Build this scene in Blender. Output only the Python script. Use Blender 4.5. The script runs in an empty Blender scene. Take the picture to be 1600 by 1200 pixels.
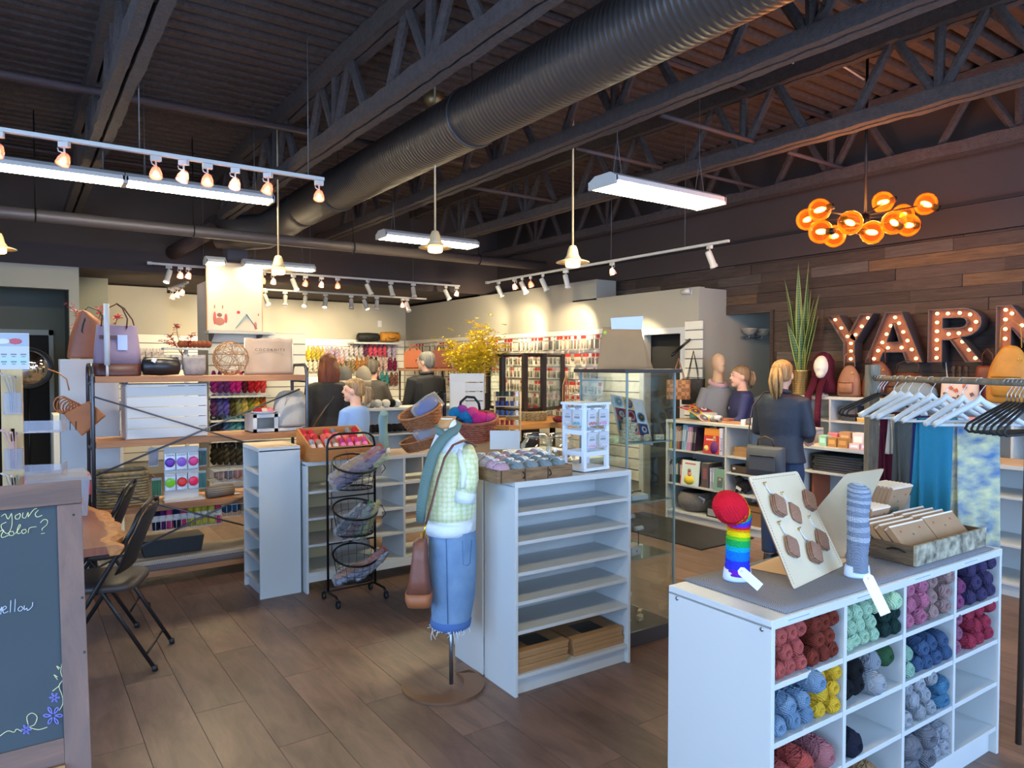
import bpy, bmesh, math, random
from mathutils import Vector, Matrix, Euler
random.seed(7)
PI = math.pi
S = bpy.context.scene
COL = S.collection
# ------------------------------------------------------------------ camera
CAMZ, YAW, PITCH, FPX = 1.64, math.radians(35.05), math.atan(30/1112), 1112.0
cam_d = bpy.data.cameras.new('camera'); cam = bpy.data.objects.new('camera', cam_d); COL.objects.link(cam)
cam_d.sensor_width = 36; cam_d.lens = 36*FPX/1600; cam_d.clip_start = .05
cam.location = (0, 0, CAMZ); cam.rotation_euler = (PI/2-PITCH, 0, -YAW)
S.camera = cam
FW = Vector((math.sin(YAW)*math.cos(PITCH), math.cos(YAW)*math.cos(PITCH), -math.sin(PITCH)))
RT = Vector((math.cos(YAW), -math.sin(YAW), 0)); UP = RT.cross(FW)
def at(px, py, X=None, Y=None, H=None, d=None):
    "world point seen at a photo pixel on the plane x=X, y=Y, z=H or at depth d"
    r = FW + RT*((px-800)/FPX) + UP*((600-py)/FPX)
    o = Vector((0, 0, CAMZ))
    if X is not None: t = X/r.x
    elif Y is not None: t = Y/r.y
    elif H is not None: t = (H-CAMZ)/r.z
    else: t = d
    return o + r*t
# ------------------------------------------------------------------ view + world + lights
vs = S.view_settings; vs.view_transform = 'Standard'; vs.look = 'None'; vs.gamma = 1; vs.use_curve_mapping = False
vs.exposure = 1.22
S.cycles.max_bounces = 7; S.cycles.diffuse_bounces = 4; S.cycles.transparent_max_bounces = 16; S.cycles.glossy_bounces = 4
S.cycles.sample_clamp_indirect = 4; S.cycles.caustics_reflective = False; S.cycles.caustics_refractive = False
W = bpy.data.worlds.new('sky'); S.world = W; W.use_nodes = True
W.node_tree.nodes['Background'].inputs[0].default_value = (.50, .68, 1.0, 1); W.node_tree.nodes['Background'].inputs[1].default_value = 2.2
def area(name, loc, rot, sx, sy, p, col):
    l = bpy.data.lights.new(name, 'AREA'); l.shape = 'RECTANGLE'; l.size = sx; l.size_y = sy; l.energy = p; l.color = col
    o = bpy.data.objects.new(name, l); COL.objects.link(o); o.location = loc; o.rotation_euler = rot; return o
DAY = (.23, .52, 1.0)
area('window_daylight', (2.2, -2.35, 1.75), (-PI/2-PI, 0, 0), 8.5, 2.4, 84, DAY)      # storefront glass behind the camera
area('window_daylight', (-3.35, 1.2, 1.75), (PI/2, 0, -PI/2), 5.5, 2.2, 80, DAY)     # side window
# ------------------------------------------------------------------ colour + materials
def lin(c): 
    return tuple(((x/255)/12.92 if x/255 <= .04045 else ((x/255+.055)/1.055)**2.4) for x in c)
MATS = {}
def mat(key, rgb, rough=.6, metal=0, noise=None, bump=None, emit=None, alpha=None, coord='Object', kind=None, rgb2=None, scale=(1,1,1), spec=.5, rnd=0, trans=0, ior=1.45):
    """noise=(scale, amount) colour variation towards rgb2; bump=(scale, strength); kind in wood/knit/weave/stripes"""
    if key in MATS: return MATS[key]
    m = bpy.data.materials.new(key); m.use_nodes = True; nt = m.node_tree; N = nt.nodes; L = nt.links
    b = N['Principled BSDF']; c = (*lin(rgb), 1)
    b.inputs['Base Color'].default_value = c; b.inputs['Roughness'].default_value = rough; b.inputs['Metallic'].default_value = metal
    b.inputs['Specular IOR Level'].default_value = spec
    if trans: b.inputs['Transmission Weight'].default_value = trans; b.inputs['IOR'].default_value = ior
    tc = N.new('ShaderNodeTexCoord'); mp = N.new('ShaderNodeMapping'); L.new(tc.outputs[coord], mp.inputs[0]); mp.inputs['Scale'].default_value = scale
    last = None
    c2 = (*lin(rgb2 if rgb2 else tuple(x*.72 for x in rgb)), 1)
    fac = None
    if kind == 'wood':
        n = N.new('ShaderNodeTexNoise'); n.inputs['Scale'].default_value = noise[0] if noise else 8; n.inputs['Detail'].default_value = 7; n.inputs['Roughness'].default_value = .65
        n.inputs['Distortion'].default_value = .6
        L.new(mp.outputs[0], n.inputs['Vector']); fac = n.outputs['Fac']; amt = noise[1] if noise else 1
    elif kind == 'weave':
        w = N.new('ShaderNodeTexChecker'); w.inputs['Scale'].default_value = noise[0]; L.new(mp.outputs[0], w.inputs['Vector']); fac = w.outputs['Fac']; amt = noise[1]
    elif kind == 'dots':
        w = N.new('ShaderNodeTexVoronoi'); w.inputs['Scale'].default_value = noise[0]; w.inputs['Randomness'].default_value = .25; L.new(mp.outputs[0], w.inputs['Vector']); fac = w.outputs['Distance']; amt = noise[1]
    elif kind in ('knit', 'stripes'):
        w = N.new('ShaderNodeTexWave'); w.inputs['Scale'].default_value = noise[0]; w.bands_direction = 'Z' if kind == 'stripes' else 'DIAGONAL'
        w.inputs['Distortion'].default_value = 1.5 if kind == 'stripes' else 5; w.inputs['Detail'].default_value = 2; L.new(mp.outputs[0], w.inputs['Vector']); fac = w.outputs['Fac']; amt = noise[1]
    elif noise:
        n = N.new('ShaderNodeTexNoise'); n.inputs['Scale'].default_value = noise[0]; n.inputs['Detail'].default_value = 5
        L.new(mp.outputs[0], n.inputs['Vector']); fac = n.outputs['Fac']; amt = noise[1]
    if fac is not None:
        mr = N.new('ShaderNodeMapRange'); mr.inputs[1].default_value = .3; mr.inputs[2].default_value = .7; mr.inputs[4].default_value = amt; L.new(fac, mr.inputs[0])
        mx = N.new('ShaderNodeMix'); mx.data_type = 'RGBA'; mx.inputs[6].default_value = c; mx.inputs[7].default_value = c2
        L.new(mr.outputs[0], mx.inputs[0]); last = mx.outputs[2]
    if rnd:
        oi = N.new('ShaderNodeObjectInfo'); hs = N.new('ShaderNodeHueSaturation'); mm = N.new('ShaderNodeMapRange')
        mm.inputs[3].default_value = 1-rnd; mm.inputs[4].default_value = 1+rnd; L.new(oi.outputs['Random'], mm.inputs[0]); L.new(mm.outputs[0], hs.inputs['Value'])
        if last: L.new(last, hs.inputs['Color'])
        else: hs.inputs['Color'].default_value = c
        last = hs.outputs[0]
        if kind == 'wood':
            va = N.new('ShaderNodeVectorMath'); va.operation = 'ADD'; vm = N.new('ShaderNodeVectorMath'); vm.operation = 'SCALE'; vm.inputs['Scale'].default_value = 37
            cx = N.new('ShaderNodeCombineXYZ'); [L.new(oi.outputs['Random'], cx.inputs[i]) for i in range(3)]
            L.new(cx.outputs[0], vm.inputs[0]); L.new(mp.outputs[0], va.inputs[0]); L.new(vm.outputs[0], va.inputs[1]); L.new(va.outputs[0], n.inputs['Vector'])
    if last: L.new(last, b.inputs['Base Color'])
    if bump:
        t = N.new('ShaderNodeTexWave' if kind in ('knit', 'stripes') else 'ShaderNodeTexNoise'); t.inputs['Scale'].default_value = bump[0]
        if kind in ('knit', 'stripes'): t.inputs['Distortion'].default_value = 3; t.inputs['Detail'].default_value = 2
        else: t.inputs['Detail'].default_value = 4
        L.new(mp.outputs[0], t.inputs['Vector']); bp = N.new('ShaderNodeBump'); bp.inputs['Strength'].default_value = bump[1]; bp.inputs['Distance'].default_value = .01
        L.new(t.outputs['Fac'], bp.inputs['Height']); L.new(bp.outputs[0], b.inputs['Normal'])
    if emit: b.inputs['Emission Color'].default_value = (*lin(emit[0]), 1); b.inputs['Emission Strength'].default_value = emit[1]
    if alpha is not None:
        g = N.new('ShaderNodeBsdfTransparent'); ms = N.new('ShaderNodeMixShader'); ms.inputs[0].default_value = alpha
        L.new(g.outputs[0], ms.inputs[1]); L.new(b.outputs[0], ms.inputs[2]); L.new(ms.outputs[0], N['Material Output'].inputs[0])
        g.inputs[0].default_value = (1, 1, 1, 1) if not rgb2 else (*lin(rgb2), 1)
    MATS[key] = m; return m
def glass(key, rgb, al=.12, tint=(255,255,255), rough=.02, clear=False):
    "thin clear pane: transparent with a fresnel gloss"
    if key in MATS: return MATS[key]
    m = bpy.data.materials.new(key); m.use_nodes = True; nt = m.node_tree; N = nt.nodes; L = nt.links
    b = N['Principled BSDF']; b.inputs['Base Color'].default_value = (*lin(rgb), 1); b.inputs['Roughness'].default_value = rough
    if clear: b = N.new('ShaderNodeBsdfGlossy'); b.inputs['Color'].default_value = (*lin(rgb), 1); b.inputs['Roughness'].default_value = rough
    g = N.new('ShaderNodeBsdfTransparent'); g.inputs[0].default_value = (*lin(tint), 1)
    lw = N.new('ShaderNodeLayerWeight'); lw.inputs[0].default_value = .25; mr = N.new('ShaderNodeMapRange'); mr.inputs[3].default_value = al; mr.inputs[4].default_value = min(1, al+.5)
    L.new(lw.outputs['Fresnel'], mr.inputs[0]); ms = N.new('ShaderNodeMixShader'); L.new(mr.outputs[0], ms.inputs[0]); L.new(g.outputs[0], ms.inputs[1]); L.new(b.outputs[0], ms.inputs[2]); L.new(ms.outputs[0], N['Material Output'].inputs[0])
    MATS[key] = m; return m
def cm(rgb, rough=.7, **k): 
    return mat('colour_%d_%d_%d_%s' % (*rgb, rough), rgb, rough, **k)
# ------------------------------------------------------------------ mesh builder
class MB:
    def __init__(s): s.v = []; s.f = []; s.sm = []; s.mi = []; s.cur = 0
    def add(s, vs, fs, smooth=False, T=None):
        b = len(s.v)
        s.v += [tuple(T @ Vector(v)) for v in vs] if T is not None else [tuple(v) for v in vs]
        for f in fs: s.f.append([i+b for i in f]); s.sm.append(smooth); s.mi.append(s.cur)
        return s
    def box(s, x0, x1, y0, y1, z0, z1, T=None):
        return s.add([(x0,y0,z0),(x1,y0,z0),(x1,y1,z0),(x0,y1,z0),(x0,y0,z1),(x1,y0,z1),(x1,y1,z1),(x0,y1,z1)],
                     [(0,3,2,1),(4,5,6,7),(0,1,5,4),(1,2,6,5),(2,3,7,6),(3,0,4,7)], False, T)
    def cb(s, c, d, T=None):
        return s.box(c[0]-d[0]/2, c[0]+d[0]/2, c[1]-d[1]/2, c[1]+d[1]/2, c[2]-d[2]/2, c[2]+d[2]/2, T)
    def tube(s, pts, r, n=8, closed=False, T=None, flat=1.0, smooth=True):
        P = [Vector(p) for p in pts]; k = len(P); R = r if isinstance(r, (list, tuple)) else [r]*k
        vs = []; up = None
        for i in range(k):
            a = P[i-1] if (i > 0 or closed) else P[i]; b = P[(i+1) % k] if (i < k-1 or closed) else P[i]
            t = (b-a); t = t.normalized() if t.length > 1e-9 else Vector((0,0,1))
            if up is None: up = Vector((0,0,1)) if abs(t.z) < .9 else Vector((1,0,0))
            u = t.cross(up)
            if u.length < 1e-6: u = t.cross(Vector((.3,1,.2)))
            u.normalize(); w = u.cross(t).normalized(); up = w
            for j in range(n):
                an = 2*PI*j/n; vs.append(P[i] + u*math.cos(an)*R[i] + w*math.sin(an)*R[i]*flat)
        fs = []
        for i in range(k if closed else k-1):
            for j in range(n):
                a = i*n+j; b = i*n+(j+1) % n; c = ((i+1) % k)*n+(j+1) % n; d = ((i+1) % k)*n+j; fs.append((a, d, c, b))
        if not closed: fs += [tuple(range(n)), tuple(reversed(range((k-1)*n, k*n)))]
        return s.add(vs, fs, smooth, T)
    def lathe(s, prof, n=20, c=(0,0,0), T=None, sx=1, sy=1, smooth=True, cap=True):
        vs = []; fs = []; k = len(prof)
        for (r, z) in prof:
            for j in range(n):
                an = 2*PI*j/n; vs.append((c[0]+r*sx*math.cos(an), c[1]+r*sy*math.sin(an), c[2]+z))
        for i in range(k-1):
            for j in range(n): fs.append((i*n+j, i*n+(j+1) % n, (i+1)*n+(j+1) % n, (i+1)*n+j))
        if cap: fs += [tuple(reversed(range(n))), tuple(range((k-1)*n, k*n))]
        return s.add(vs, fs, smooth, T)
    def ell(s, c, r, n=12, m=8, T=None, jit=0, seed=0):
        rr = random.Random(seed); r = (r, r, r) if not isinstance(r, (tuple, list)) else r
        prof = []; vs = [(c[0], c[1], c[2]-r[2])]; fs = []
        for i in range(1, m):
            a = -PI/2+PI*i/m
            for j in range(n):
                b = 2*PI*j/n; q = 1+(rr.random()-.5)*jit
                vs.append((c[0]+r[0]*math.cos(a)*math.cos(b)*q, c[1]+r[1]*math.cos(a)*math.sin(b)*q, c[2]+r[2]*math.sin(a)*q))
        vs.append((c[0], c[1], c[2]+r[2])); e = len(vs)-1
        for j in range(n): fs.append((0, 1+(j+1) % n, 1+j)); fs.append((e, e-n+j, e-n+(j+1) % n))
        for i in range(m-2):
            for j in range(n): fs.append((1+i*n+j, 1+i*n+(j+1) % n, 1+(i+1)*n+(j+1) % n, 1+(i+1)*n+j))
        return s.add(vs, fs, True, T)
    def prism(s, p2, t, T=None, smooth=False):
        "outline in local xz, thickness t along y from 0"
        k = len(p2); vs = [(x, 0, z) for x, z in p2] + [(x, t, z) for x, z in p2]
        fs = [tuple(range(k)), tuple(reversed(range(k, 2*k)))] + [(i, i+k, (i+1) % k+k, (i+1) % k) for i in range(k)]
        return s.add(vs, fs, smooth, T)
    def loft(s, rings, cap=True, smooth=True, T=None):
        n = len(rings[0]); vs = [p for r in rings for p in r]; fs = []
        for i in range(len(rings)-1):
            for j in range(n): fs.append((i*n+j, i*n+(j+1) % n, (i+1)*n+(j+1) % n, (i+1)*n+j))
        if cap: fs += [tuple(reversed(range(n))), tuple(range((len(rings)-1)*n, len(rings)*n))]
        return s.add(vs, fs, smooth, T)
    def grid(s, nx, ny, fn, smooth=True, T=None, th=0):
        vs = [fn(i/nx, j/ny) for j in range(ny+1) for i in range(nx+1)]
        fs = [(j*(nx+1)+i, j*(nx+1)+i+1, (j+1)*(nx+1)+i+1, (j+1)*(nx+1)+i) for j in range(ny) for i in range(nx)]
        return s.add(vs, fs, smooth, T)
    def mesh(s, name, m):
        me = bpy.data.meshes.new(name); me.from_pydata(s.v, [], s.f)
        ms = m if isinstance(m, (list, tuple)) else [m]
        for q in ms: me.materials.append(q)
        me.polygons.foreach_set('use_smooth', s.sm)
        if len(ms) > 1: me.polygons.foreach_set('material_index', s.mi)
        me.update(); return me
    def put(s, name, m, parent=None, bev=0, remesh=0, smooth_it=0, solid=0, sub=0):
        o = bpy.data.objects.new(name, s.mesh(name, m)); COL.objects.link(o)
        if parent is not None: o.parent = parent
        if solid: q = o.modifiers.new('solid', 'SOLIDIFY'); q.thickness = solid; q.offset = 0
        if remesh: q = o.modifiers.new('remesh', 'REMESH'); q.mode = 'VOXEL'; q.voxel_size = remesh; q.use_smooth_shade = True
        if smooth_it: q = o.modifiers.new('smooth', 'SMOOTH'); q.iterations = smooth_it; q.factor = .5
        if sub: q = o.modifiers.new('sub', 'SUBSURF'); q.levels = sub; q.render_levels = sub
        if bev: q = o.modifiers.new('bevel', 'BEVEL'); q.width = bev; q.segments = 2; q.limit_method = 'ANGLE'
        return o
def tag(o, label=None, cat=None, group=None, kind=None):
    if label: o['label'] = label
    if cat: o['category'] = cat
    if group: o['group'] = group
    if kind: o['kind'] = kind
    return o
def thing(name, label, cat, loc=(0,0,0), rz=0, group=None, kind=None):
    o = bpy.data.objects.new(name, None); COL.objects.link(o); o.empty_display_size = .05
    o.location = loc; o.rotation_euler = (0, 0, rz) if not isinstance(rz, (tuple, list)) else rz
    return tag(o, label, cat, group, kind)
def link_copy(o, parent=None):
    c = o.copy(); COL.objects.link(c)
    if parent is not None: c.parent = parent
    for ch in o.children: link_copy(ch, c)
    return c
def dup(o, loc=None, rz=None, label=None, group=None, scale=None):
    c = link_copy(o)
    if loc is not None: c.location = loc
    if rz is not None: c.rotation_euler = (0, 0, rz) if not isinstance(rz, (tuple, list)) else rz
    if label: c['label'] = label
    if group: c['group'] = group
    if scale: c.scale = (scale,)*3 if not isinstance(scale, (tuple, list)) else scale
    return c
def recolour(o, m):
    for sl in o.material_slots: sl.link = 'OBJECT'; sl.material = m
def inst(src, parent, loc=(0,0,0), rot=(0,0,0), name=None, m=None, scale=None):
    "a copy of one mesh object, sharing its mesh"
    c = bpy.data.objects.new(name or src.name.split('.')[0], src.data); COL.objects.link(c); c.parent = parent; c.location = loc; c.rotation_euler = rot
    if scale: c.scale = scale
    if m is not None:
        c.material_slots[0].link = 'OBJECT'; c.material_slots[0].material = m
    return c
def TR(loc=(0,0,0), rot=(0,0,0), sc=None):
    M = Matrix.Translation(loc) @ Euler(rot).to_matrix().to_4x4()
    return M @ Matrix.Diagonal((*sc, 1)) if sc else M
def text(name, s, size, m, parent, loc, rot, depth=.001, align='CENTER', shear=0):
    cu = bpy.data.curves.new(name, 'FONT'); cu.body = s; cu.size = size; cu.extrude = depth; cu.align_x = align; cu.align_y = 'CENTER'; cu.shear = shear
    tmp = bpy.data.objects.new(name, cu); cu.resolution_u = 3; me = bpy.data.meshes.new_from_object(tmp); bpy.data.objects.remove(tmp)
    o = bpy.data.objects.new(name, me); COL.objects.link(o); me.materials.clear(); me.materials.append(m); o.parent = parent; o.location = loc; o.rotation_euler = rot; return o
WHITE = mat('white_laminate', (196, 198, 196), .45, noise=(3, .25), rgb2=(189, 191, 190))
BLACKM = mat('black_metal', (26, 26, 28), .35, .6)
STEEL = mat('dark_pipe_steel', (92, 96, 104), .38, .85)
GREYM = mat('satin_nickel', (180, 182, 185), .3, .9)
BLK = mat('black_plastic', (22, 22, 24), .5)
PAPER = mat('white_paper', (208, 209, 208), .7)
KRAFT = mat('kraft_card', (170, 128, 84), .75, noise=(6, .3))
CLEAR = glass('clear_glass', (225, 240, 240), .03, (252, 255, 254), clear=True)
BAGP = glass('clear_bag', (235, 238, 242), .16, (250, 250, 252), .12)
# ================================================================== STRUCTURE
DARK = mat('ceiling_spray_black_brown', (84, 72, 68), .95, noise=(30, .6), rgb2=(58, 49, 47), bump=(90, 1.0))
DECK = mat('deck_fireproofing_brown', (84, 68, 62), .95, noise=(25, .6), rgb2=(56, 46, 44), bump=(70, 1.0))
DWALL = mat('bulkhead_paint_charcoal', (72, 60, 56), .85, noise=(2, .2))
GREIGE = mat('wall_paint_greige', (172, 167, 150), .8, noise=(1.5, .2), rgb2=(164, 158, 142))
INNER = mat('entry_paint_olive_grey', (98, 100, 90), .8)
def st(name, mb, m, **k):
    o = mb.put(name, m, **k); o['kind'] = 'structure'; return o
XL, XW, XG, YF = -3.5, 6.8, 6.33, 12.66
ZD = 4.06
# floor: slab + planks (nearest ones as parts)
floor = st('floor', MB().box(XL-.3, 8.2, -2.6, 13.2, -.14, -.012), mat('floor_joint_dark', (52, 40, 34), .9))
PLANK = mat('vinyl_plank_brown', (124, 98, 84), .42, kind='wood', noise=(4.5, 1), rgb2=(88, 68, 58), scale=(2.4, .55, 1), rnd=.2, bump=(14, .10))
cells = []
pw, pl = .232, 1.2
for i in range(int((8.0-XL)/pw)+1):
    x0 = XL + i*pw; off = (i*0.437 % 1)*pl
    y = -2.6-off
    while y < 13.1:
        a, b = max(y, -2.6), min(y+pl, 13.1)
        if b-a > .05: cells.append((x0, min(x0+pw, 8.0), a, b))
        y += pl
def visible(c):
    best = None
    for yy in (c[2], (c[2]+c[3])/2, c[3]):
        v = Vector(((c[0]+c[1])/2, yy, 0)) - Vector((0,0,CAMZ)); z = v.dot(FW)
        if z > .3:
            px = 800+FPX*v.dot(RT)/z; py = 600-FPX*v.dot(UP)/z
            if -60 < px < 1660 and -100 < py < 1290: best = z if best is None else min(best, z)
    return best
vis = sorted(((visible(c), c) for c in cells if visible(c) is not None), key=lambda t: t[0])
near = set(c for z, c in vis[:230])
pm = {}
rest = MB()
for c in cells:
    if c in near:
        w, l = round(c[1]-c[0], 3), round(c[3]-c[2], 2)
        if (w, l) not in pm: pm[(w, l)] = MB().box(.0012, w-.0012, .0012, l-.0012, -.013, 0).mesh('plank', PLANK)
        o = bpy.data.objects.new('plank', pm[(w, l)]); COL.objects.link(o); o.parent = floor; o.location = (c[0], c[2], 0)
    else: rest.box(c[0]+.001, c[1]-.001, c[2]+.001, c[3]-.001, -.013, 0)
tag(rest.put('distant_planking', mat('vinyl_plank_far', (126, 99, 82), .45, kind='wood', noise=(5, 1), rgb2=(84, 62, 51), scale=(3, .6, 1)), floor), kind='stuff')
# ceiling deck with corrugations running along x
d = MB(); pr = []
y = -2.6
while y < 12.8: pr += [(y, 0), (y+.07, 0), (y+.095, .06), (y+.135, .06), (y+.16, 0)]; y += .16
vsx = [(XL-.3, a, ZD+b) for a, b in pr] + [(8.2, a, ZD+b) for a, b in pr]; n_ = len(pr)
d.add(vsx, [(i, i+n_, i+n_+1, i+1) for i in range(n_-1)])
st('ceiling', d, DECK, solid=.01)
# open web joists along y
def joist(x, y0, y1, z0=3.40, z1=4.0, g=None):
    J = thing('ceiling_joist', None, None, (x, 0, 0)); J['kind'] = 'structure'
    w = .065
    for nm, za, zb in (('bottom_chord', z0, z0+.10), ('top_chord', z1-.08, z1+.05)):
        m = MB()
        for s_ in (-1, 1):
            n = int((y1-y0)/.12); rings = []
            rr = random.Random(x*10)
            xa, xb = (s_*.012, s_*(w+.012))
            for k in range(n+1):
                q = lambda: (rr.random()-.5)*.012
                yy = y0+(y1-y0)*k/n
                rings.append([(xa, yy, za+q()), (xb+q(), yy, za+q()), (xb+q(), yy, zb+q()), (xa, yy, zb+q())])
            m.loft(rings, smooth=False)
        m.put(nm, DARK, J)
    y = y0+.1; k = 0
    yy = y0+.15; pitch = .62
    while yy < y1-pitch:
        for (a, b) in (((yy, z0+.05), (yy+pitch*.5, z1-.03)), ((yy+pitch*.5, z1-.03), (yy+pitch, z0+.05)), ((yy+pitch, z0+.05), (yy+pitch, z1-.03))):
            if a[0] == b[0] and (k % 2): continue
            MB().tube([(0, a[0], a[1]), (0, (a[0]+b[0])/2+.004, (a[1]+b[1])/2), (0, b[0], b[1])], .036, 7, smooth=False).put('web_bar', DARK, J)
        k += 1
        yy += pitch*1.55 if k % 2 == 0 else pitch
    return J
for x in (-.92, .60, 2.14, 3.68, 5.18, 6.52): joist(x, -1.6, 10.05)
# bridging bars along x
BR = mat('bridging_rod_brown', (74, 58, 58), .7, bump=(60, .5))
for a, b in (((1030,180),(1182,222)), ((898,232),(1035,262)), ((1230,238),(1338,268)), ((1095,272),(1205,298)), ((740,290),(870,318))):
    pa, pb = at(*a, H=3.5), at(*b, H=3.5); yb = (pa.y+pb.y)/2
    st('bridging_rod', MB().tube([(pa.x, yb, 3.5), (pb.x, yb, 3.5)], .018, 8), BR)
for yb in (1.4, 3.3, 6.6, 8.8):
    st('bridging_rod', MB().tube([(XL, yb+.55, 3.97), (6.78, yb+.55, 3.97)], .02, 8), BR)
# spiral duct
DUCT = mat('duct_grey_painted', (80, 73, 70), .42, .35, noise=(3, .3), rgb2=(70, 66, 66))
def spiral(pts, r, pitch=.042):
    m = MB(); P = []; R = []
    for a, b in zip(pts[:-1], pts[1:]):
        a = Vector(a); b = Vector(b); L_ = (b-a).length; n = max(1, int(L_/pitch))
        for k in range(n):
            for t, q in ((0, 0), (.7, 0), (.8, .0022), (.92, .0022)):
                P.append(a+(b-a)*((k+t)/n)); R.append(r+q)
    P.append(Vector(pts[-1])); R.append(r); m.tube(P, R, 32); return m
D = thing('spiral_duct', None, None); D['kind'] = 'structure'
dx, dz, dr = 2.86, 3.50, .215
spiral([(dx, -2.3, dz), (dx, 8.3, dz)], dr).put('duct_run', DUCT, D)
MB().tube([(dx, 8.28+.02*0, dz), (dx, 8.5, dz), (dx-.05, 8.72, dz-.04), (dx-.14, 8.9, dz-.12), (dx-.26, 9.05, dz-.2), (dx-.5, 9.2, dz-.22), (dx-.75, 9.35, dz-.2)], [dr]*7, 28).put('duct_elbow', DUCT, D)
for yy in (1.6, 4.6, 7.3):
    MB().tube([(dx+math.cos(a)*(dr+.006), yy, dz+math.sin(a)*(dr+.006)) for a in [i*PI/16 for i in range(32)]], .012, 6, closed=True).put('joint_band', DUCT, D)
    MB().tube([(dx, yy, dz+dr), (dx, yy, ZD)], .004, 5).put('hanger_rod', BLACKM, D)
# sprinkler main and far pipes along x
p1, p2 = at(-40, 332, Y=8.2), at(880, 416, Y=8.2)
zz = (p1.z+p2.z)/2
Pp = thing('sprinkler_main', None, None); Pp['kind'] = 'structure'
MB().tube([(XL, 8.2, zz), (XG, 8.2, zz)], .062, 20).put('main_pipe', mat('pipe_grey_brown', (96, 88, 88), .45, .3), Pp)
for x in (-2, .2, 1.6, 3.4, 5.2):
    MB().tube([(x, 8.2, zz+.06), (x, 8.2, ZD)], .006, 5).put('hanger_rod', BLACKM, Pp)
    MB().tube([(x, 8.2+.068*math.cos(a), zz+.068*math.sin(a)) for a in [i*PI/8 for i in range(16)]], .006, 5, closed=True).put('hanger_ring', BLACKM, Pp)
st('ceiling_conduit', MB().tube([(XL, 6.3, 3.72), (4.0, 6.3, 3.72)], .03, 10), BR)
st('ceiling_conduit', MB().tube([(-1, 2.6, 3.85), (3.6, 2.6, 3.85)], .022, 10), BR)
st('ceiling_conduit', MB().tube([at(270, 395, d=9.2), at(330, 360, d=8.4)], .09, 14), BR)
# walls
st('wall_far', MB().box(1.9, XG+.1, YF, YF+.1, 0, 2.8), GREIGE)
st('wall_far_jog', MB().box(.3, 1.93, 11.85, YF+.1, 0, 2.8), GREIGE)
WLx = at(110, 600, Y=10.1).x; WRx = at(126, 600, Y=10.1).x; oz = at(100, 452, Y=10.1).z
st('wall_entry', MB().box(WLx, WRx, 10.1, 10.25, 0, 2.82).box(XL, WLx, 10.1, 10.25, oz, 2.82), GREIGE)
st('wall_entry_return', MB().box(WRx-.02, WRx, 10.25, 11.9, 0, 2.82), GREIGE)
st('wall_inner', MB().box(XL, WLx+.5, 11.0, 11.1, 0, 2.8).box(WLx, WLx+.05, 10.25, 11.0, 0, 2.8).box(XL, WLx, 10.2, 11.0, 2.7, 2.8), INNER)
dm = MB(); a = at(83, 516, Y=10.97); b = at(76, 524, Y=10.97)
dm.box(-1.5, a.x, 10.94, 10.99, b.z, a.z).box(b.x, a.x, 10.94, 10.99, 0, a.z)
st('door_frame_1', dm, mat('door_trim_grey', (140, 146, 146), .6))
st('doorway_dark_sheet', MB().box(-1.45, b.x, 10.985, 10.995, .0, b.z), mat('dark_doorway', (26, 25, 24), .9))  # flat dark sheet, its colour stands for the black inside of the doorway
bz = 2.82
st('wall_bulkhead', MB().box(XL, 8.2, 10.1, 10.2, bz, ZD+.08), DWALL)
st('ceiling_low', MB().box(XL, XG+.1, 10.2, YF+.1, bz, bz+.05), DWALL)
zt = 2.75
GY0, GY1 = 5.365, YF   # greige room wall on x = XG
jx = at(895, 450, X=XG).y; jx2 = at(932, 450, X=XG).y
dA, dB = at(1008, 560, X=XG).y, at(1065, 560, X=XG).y; dz_ = at(1040, 522, X=XG).z
w = MB(); w.box(XG, XG+.1, dA, GY1, 0, 2.52).box(XG, XG+.1, dB, dA, dz_, 2.52).box(XG, XG+.1, GY0, dB, 0, 2.52)
w.box(XG, XG+.1, jx, GY1, 2.52, zt+.02)
w.box(XG+.1, 8.2, GY0, GY0+.1, 0, 2.51).box(XG+.1, 8.2, 9.9, 10.1, 0, 2.8)
st('wall_right', w, GREIGE)
st('wall_right_upper_box', MB().box(XG+.0, XG+.35, jx2, jx, 2.50, zt+.02), mat('wall_paint_greige_cool', (160, 160, 150), .8))
st('back_room_dark_sheet', MB().box(XG+.12, XG+.13, dB-.1, dA+.1, 0, dz_+.1), mat('dark_room', (18, 17, 17), .9))  # flat dark sheet, its colour stands for the unlit room past the opening
tr = MB(); f_ = .07
tr.box(XG-.025, XG, dA, dA+f_, 0, dz_+f_).box(XG-.025, XG, dB-f_, dB, 0, dz_+f_).box(XG-.025, XG, dB, dA, dz_, dz_+f_)
st('door_frame_2', tr, WHITE)
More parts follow.
